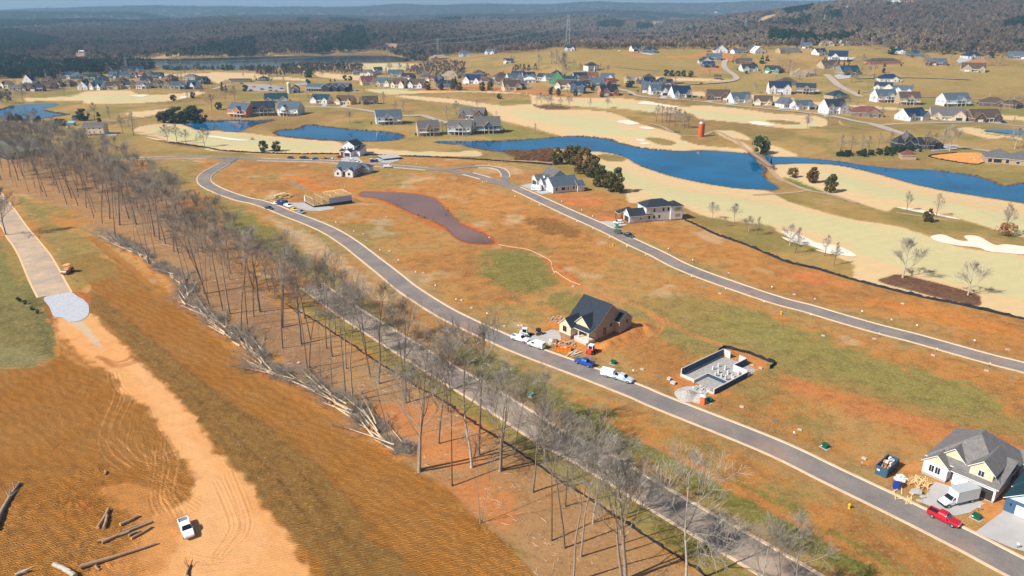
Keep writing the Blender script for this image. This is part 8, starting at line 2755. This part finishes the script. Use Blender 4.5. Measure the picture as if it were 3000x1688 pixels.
def cart(label, t_, x, y, rz):
    r = spot('golf_cart', label, 'golf cart', t_, x, y, rz, 'golf carts on the course')
    b = MB(); loft(b, [(-1.1, .55, .5, .3, .75), (-.2, .58, .5, .25, .6), (.5, .58, .5, .25, .7), (1.1, .5, .4, .3, .6)]); b.build('body', mat('cart dark', s2l(50, 50, 60), .5, .1), r)
    b = MB(); b.box(-.9, -.55, 1.75, .6, .55, 1.82)
    for q in ((-.8, -.5), (-.8, .5), (.5, -.5), (.5, .5)): post(b, *q, .6, 1.75, .03)
    b.build('canopy', mat('cart canopy', s2l(60, 62, 70), .5, .1), r); wheels(r, (-.75, .75), .6, .24)


cart('golf cart standing on the pale bunker end of the near fairway', 'B', 598, 898, 60); cart('left golf cart on the path below the grove', 'H', 1640, 30, 5); cart('right golf cart on the path below the grove', 'H', 1672, 32, 5); cart('golf cart driving the upper fairway band', 'C', 480, 378, 8)


# ---- logs on the cleared ground
M_LOG = mat('log bark', s2l(164, 132, 104), .9, .25, 2, bump=.05); M_LOGEND = mat('cut log end', s2l(226, 184, 118), .8, .08)


def log(label, tile, x0, y0, x1, y1, r0=.28, r1=.2, bend=.15, branches=0, seed=0, name='log', mb_=None):
    a = GT(tile, x0, y0); b = GT(tile, x1, y1)
    q = random.Random(seed + int(x0)); L = math.hypot(b[0] - a[0], b[1] - a[1]); ang = math.atan2(b[1] - a[1], b[0] - a[0])
    r = thing(name, label, 'log', (a[0], a[1], a[2] + .02), ang, 'cut logs on the cleared ground')
    S = []; n = 6; P_ = []
    for i in range(n + 1):
        t = i / n; P_.append((L * t, bend * math.sin(3.1 * t) * (1 if seed % 2 else -1) + q.uniform(-.04, .04), (r0 * (1 - t) + r1 * t) * .95 + q.uniform(0, .03)))
    for i in range(n):
        t0, t1 = i / n, (i + 1) / n; S.append((*P_[i], *P_[i + 1], r0 * (1 - t0) + r1 * t0, r0 * (1 - t1) + r1 * t1))
    for k in range(branches):
        t = .55 + .4 * q.random(); i = int(t * n); p = P_[i]; an = q.uniform(-1, 1); S.append((*p, p[0] + 2.2 * math.cos(an), p[1] + 2.2 * math.sin(an), p[2] + q.uniform(.1, 1.2), r1 * .6, .04))
    link('trunk', seg_mesh('trunk', S, 9, mb_ or M_LOG), r)
    e = MB(); e.tube((-.02, 0, r0 * .95), (.02, 0, r0 * .95), r0, r0, 9); e.tube((L - .02, P_[-1][1], P_[-1][2]), (L + .02, P_[-1][1], P_[-1][2]), r1, r1, 9); e.build('cut_end', M_LOGEND, r)
    return r


for lb, v in (('leftmost short thick log in the pair near the middle', (985, 975, 1095, 785, .34, .3)), ('shorter grey log leaning on the leftmost thick one', (1045, 978, 1080, 850, .32, .3)), ('short yellowish log lying above the others', (1212, 945, 1395, 855, .34, .28)),
              ('upper thin log of the sheaf of five', (1245, 1002, 1515, 905, .22, .18)), ('longest grey log of the sheaf of five', (1030, 1122, 1525, 915, .3, .24)), ('left low log poking out of the sheaf', (980, 1112, 1300, 1015, .26, .22)), ('short thin log below the sheaf middle', (1300, 1050, 1400, 1008, .26, .24)),
              ('lowest log on the right of the sheaf', (1322, 1080, 1530, 962, .24, .2)), ('very long log stretching below the sheaf', (815, 1372, 1580, 1130, .42, .22)), ('tiny cut chunk below the very long log', (968, 1352, 1000, 1392, .22, .2)),
              ('small broken stick by the left edge', (8, 800, 40, 840, .12, .1)), ('little upright looking stump chunk in the mud', (1060, 398, 1058, 436, .22, .22))):
    log(lb, 'M', *v[:4], r0=v[4], r1=v[5], seed=len(lb))
for i, v in enumerate(((130, 405, 235, 440), (290, 615, 375, 628), (580, 970, 625, 980), (765, 1285, 825, 1282), (1630, 915, 1800, 960))):
    log(f'grey log lying in the grass, {ORDW[i]} one down beside the left road', 'F', *v, r0=.2, r1=.14, seed=i)
log('great branching grey trunk lying at the left edge', 'M', -60, 1010, 200, 520, .5, .26, .4, 5, 3, 'fallen_trunk', M_BARK[0])
log('pale forked root log at the bottom edge', 'M', 545, 1350, 760, 1470, .4, .5, .2, 2, 5, 'fallen_trunk', M_BARK[2])
log('pale root log cut by the bottom edge further left', 'M', 160, 1455, 275, 1412, .3, .36, .1, 1, 7, 'fallen_trunk', M_BARK[2])
log('dark snag lying by the track at the bottom edge', 'M', 1885, 1460, 1925, 1340, .26, .12, .2, 3, 9, 'fallen_trunk', M_BARK[3])

# ---- windrow of felled trees
WR = smooth(Gs(px("F 1100,860 1250,950 1450,1060 1650,1220 1780,1270 1880,1400 L 1900,180 2060,300 2250,420 2400,560 2576,700 N 150,880 400,980 650,1080 850,1200 1000,1300 1200,1420 O 1300,120 1520,235"))[:, :2], False, 12)
WL = np.r_[0, np.cumsum(np.hypot(*np.diff(WR, axis=0).T))]
rs = np.random.default_rng(12)
fell = []
for sd_ in range(4):
    r2_ = np.random.default_rng(300 + sd_); out = [[], [], [], []]; tk = []
    p = np.array([0., 0, .4]); d = np.array([1., 0, .015]); L_ = 13 + sd_; n = 8; r0 = .27 - .03 * sd_
    for k in range(n):
        d = d + r2_.normal(0, .03, 3) * [0, 1, .4]; d /= np.linalg.norm(d); q = p + d * L_ / n
        tk.append((*p, *q, r0 * (1 - .8 * k / n), r0 * (1 - .8 * (k + 1) / n)))
        if k > 3:
            for j in range(2):
                nd = rot_about(d, np.array([0, 0, 1.]), r2_.choice([-1, 1]) * r2_.uniform(.3, .7)); nd[2] = abs(r2_.normal(0, .22)); grow(r2_, q, nd, 3.6, r0 * .35, 1, out, 3, .0, .5, 3)
        p = q
    S2 = np.array(out[1] + out[2] + out[3]); S2[:, 6:8] = np.maximum(S2[:, 6:8], .016); S2[:, 2] = np.clip(S2[:, 2], .05, 2.2); S2[:, 5] = np.clip(S2[:, 5], .05, 2.2)
    fell.append((seg_mesh('trunk', tk, 7, mat('pale stripped bark', s2l(200, 178, 150), .85, .25, 1.2)), seg_mesh('branches', S2, 3, M_TWIG[3])))
QW = ['upper end', 'left half', 'middle', 'thick right half', 'lower right end']
for i in range(124):
    s = WL[-1] * ((i + rs.random() * .8) / 124)
    if .20 < s / WL[-1] < .30 and rs.random() < .6: continue
    x = np.interp(s, WL, WR[:, 0]); y = np.interp(s, WL, WR[:, 1]); s2 = min(s + 4, WL[-1]); x2 = np.interp(s2, WL, WR[:, 0]); y2 = np.interp(s2, WL, WR[:, 1])
    dirn = math.atan2(y - y2, x - x2) if s2 > s + 1 else R(130)
    k = rs.integers(0, 4); off = rs.normal(0, .9)
    z = float(terr(x, y)) + rs.uniform(.1, .8)
    r = thing('felled_tree', f'pale felled tree lying in the {QW[min(4, int(5 * s / WL[-1]))]} of the long brush windrow', 'felled tree', (x + off * -math.sin(dirn), y + off * math.cos(dirn), z), dirn + rs.normal(0, .13), f'felled trees in the {QW[min(4, int(5 * s / WL[-1]))]} of the windrow')
    link('trunk', fell[k][0], r); link('branches', fell[k][1], r)
# brush and root clods in the windrow
bi = rs.uniform(0, WL[-1], 150); bx_ = np.interp(bi, WL, WR[:, 0]) + rs.normal(.8, 1.0, 150); by_ = np.interp(bi, WL, WR[:, 1]) + rs.normal(.8, 1.0, 150)
o = inst_obj('brush_heap', brush_me, np.stack([bx_, by_, terr(bx_, by_) + .2], 1), rs.integers(0, 3, 150), rs.uniform(.6, 1.3, 150), rs.random(150) * 6.28)
tag(o, 'tangled grey brush and broken twigs heaped along the felled trees', 'brush', kind='stuff')
cb = MB(); q = random.Random(4)
for k in range(18):
    a = q.uniform(0, 6.28); d = q.uniform(0, .8); s = q.uniform(.15, .5); cx, cy = d * math.cos(a), d * math.sin(a); cb.box(cx - s, cy - s, -.1, cx + s, cy + s, s * 1.1, taper=s * .35)
cm = cb.mesh('clod', mat('thrown red earth', s2l(176, 104, 46), .95, .25, 2))
bi = rs.uniform(0, WL[-1], 230); bx_ = np.interp(bi, WL, WR[:, 0]) + rs.normal(-1.4, .7, 230) * .7; by_ = np.interp(bi, WL, WR[:, 1]) + rs.normal(-1.4, .7, 230) * .7
o = inst_obj('earth_clods', [cm], np.stack([bx_, by_, terr(bx_, by_)], 1), np.zeros(230), rs.uniform(.3, 1.0, 230), rs.random(230) * 6.28)
tag(o, 'lumps of red earth pushed up along the edge of the cleared strip', 'earth clods', kind='stuff')
# litter of sticks on the woodland floor
stk = []
for k in range(3):
    r2_ = np.random.default_rng(k); sg = []
    for j in range(7):
        o_ = r2_.normal(0, 2.2, 3) * [1, 1, 0] + [0, 0, .05]; a = r2_.random() * 6.28; L = r2_.uniform(.4, 1.8); sg.append((*o_, o_[0] + L * math.cos(a), o_[1] + L * math.sin(a), .1, .05, .02))
    stk.append(seg_mesh('sticks', sg, 3, mat('pale sticks', s2l(206, 180, 146), .9, .2, 1)))
bp = Gs(px(BELT))[:, :2]; sx = rs.uniform(bp[:, 0].min(), bp[:, 0].max(), 5000); sy = rs.uniform(bp[:, 1].min(), min(bp[:, 1].max(), 420), 5000)
ok = inpoly(sx, sy, bp); sx, sy = sx[ok][:1400], sy[ok][:1400]
o = inst_obj('fallen_sticks', stk, np.stack([sx, sy, terr(sx, sy) + .02], 1), rs.integers(0, 3, len(sx)), rs.uniform(.5, 1.1, len(sx)), rs.random(len(sx)) * 6.28)
tag(o, 'broken pale sticks scattered over the woodland floor', 'sticks', kind='stuff')

# ---- bridge over the narrows, flag, pylons
a = GT('H', 2400, 238); b2 = GT('H', 2590, 375); ang = math.atan2(b2[1] - a[1], b2[0] - a[0]); L = math.hypot(b2[0] - a[0], b2[1] - a[1])
r_ = thing('cart_bridge', 'low grey cart bridge crossing the narrows of the blue pond', 'bridge', (a[0], a[1], .5), ang)
b = MB(); b.box(-1, -1.7, 0, L + 1, 1.7, .25); b.build('deck', mat('bridge deck', s2l(160, 136, 116), .8, .1), r_)
for s in (-1, 1):
    b = MB(); b.box(-1, s * 1.75 - .07, .25, L + 1, s * 1.75 + .07, .45); 
    for i in range(9): post(b, L * i / 8, s * 1.75, -.9, .9, .07)
    b.box(-1, s * 1.75 - .05, .8, L + 1, s * 1.75 + .05, .88); b.build('railing', M_POST, r_)
r_ = spot('flagpole', 'thin white flagpole beside the big evergreen at the clubhouse', 'flagpole', 'B', 1255, 205)
b = MB(); b.tube((0, 0, 0), (0, 0, 17), .16, .1, 6); b.build('pole', M_TRIM, r_); b = MB(); b.box(0, -.03, 15, 2.2, .03, 16.4); b.build('flag', mat('flag cloth', s2l(200, 190, 200), .7, .2, 1), r_)


def pylon(label, tile, x, y, hpx):
    p = GT(tile, x, y); H_ = tree_h(p, tile, hpx); r = thing('power_pylon', label, 'pylon', tuple(p), 0, 'lattice pylons across the forest'); w = H_ * .07
    b = MB(); t = .16
    for i in range(8):
        z0, z1 = H_ * i / 8, H_ * (i + 1) / 8; w0, w1 = w * (1 - i / 8 * .75), w * (1 - (i + 1) / 8 * .75)
        for sx_, sy_ in ((1, 1), (1, -1), (-1, 1), (-1, -1)): b.tube((sx_ * w0, sy_ * w0, z0), (sx_ * w1, sy_ * w1, z1), t, t, 3, caps=False)
        b.tube((-w0, -w0, z0), (w1, -w1, z1), t * .7, t * .7, 3, caps=False); b.tube((w0, -w0, z0), (-w1, -w1, z1), t * .7, t * .7, 3, caps=False)
    b.build('mast', mat('galvanised steel', s2l(150, 158, 166), .5, .05), r)
    for z in (.72, .84, .95):
        c = MB(); c.tube((-H_ * .13, 0, H_ * z), (H_ * .13, 0, H_ * z), t, t, 3); c.build('cross_arm', mat('galvanised steel', (0, 0, 0)), r)
    return p, H_


P1 = pylon('tall steel pylon behind the white house on the golden ridge', 'W', 560, 500, 330)
P2 = pylon('steel pylon in the wood above the orange brick house', 'V', 1832, 560, 165)
P3 = pylon('steel pylon on the wooded slope at right', 'X', 560, 240, 90)
P4 = pylon('faint steel pylon left of the wooded right hill', 'W', 2340, 320, 130)
P5 = pylon('steel pylon before the lake at left', 'U', 1280, 720, 140)


def wire(A_, B_, name, label, sag=.04):
    (pa, ha), (pb, hb) = A_, B_; S = []
    for off in (-1, 1):
        for z in (.72, .95):
            pts = []
            for i in range(13):
                t = i / 12; q = pa * (1 - t) + pb * t; q = q.copy(); q[2] += (ha * (1 - t) + hb * t) * z - 4 * t * (1 - t) * sag * np.linalg.norm(pa - pb) * .5; q[0] += off * ha * .12; pts.append(q)
            for i in range(12): S.append((*pts[i], *pts[i + 1], .06, .06))
    tag(link(name, seg_mesh(name, S, 3, mat('power line wire', s2l(200, 204, 208), .5, .02))), label, 'power line')


wire(P5, P2, 'power_line', 'thin power lines strung between the two left pylons over the lake')
wire(P2, P1, 'power_line', 'thin power lines between the middle pylon and the ridge pylon')
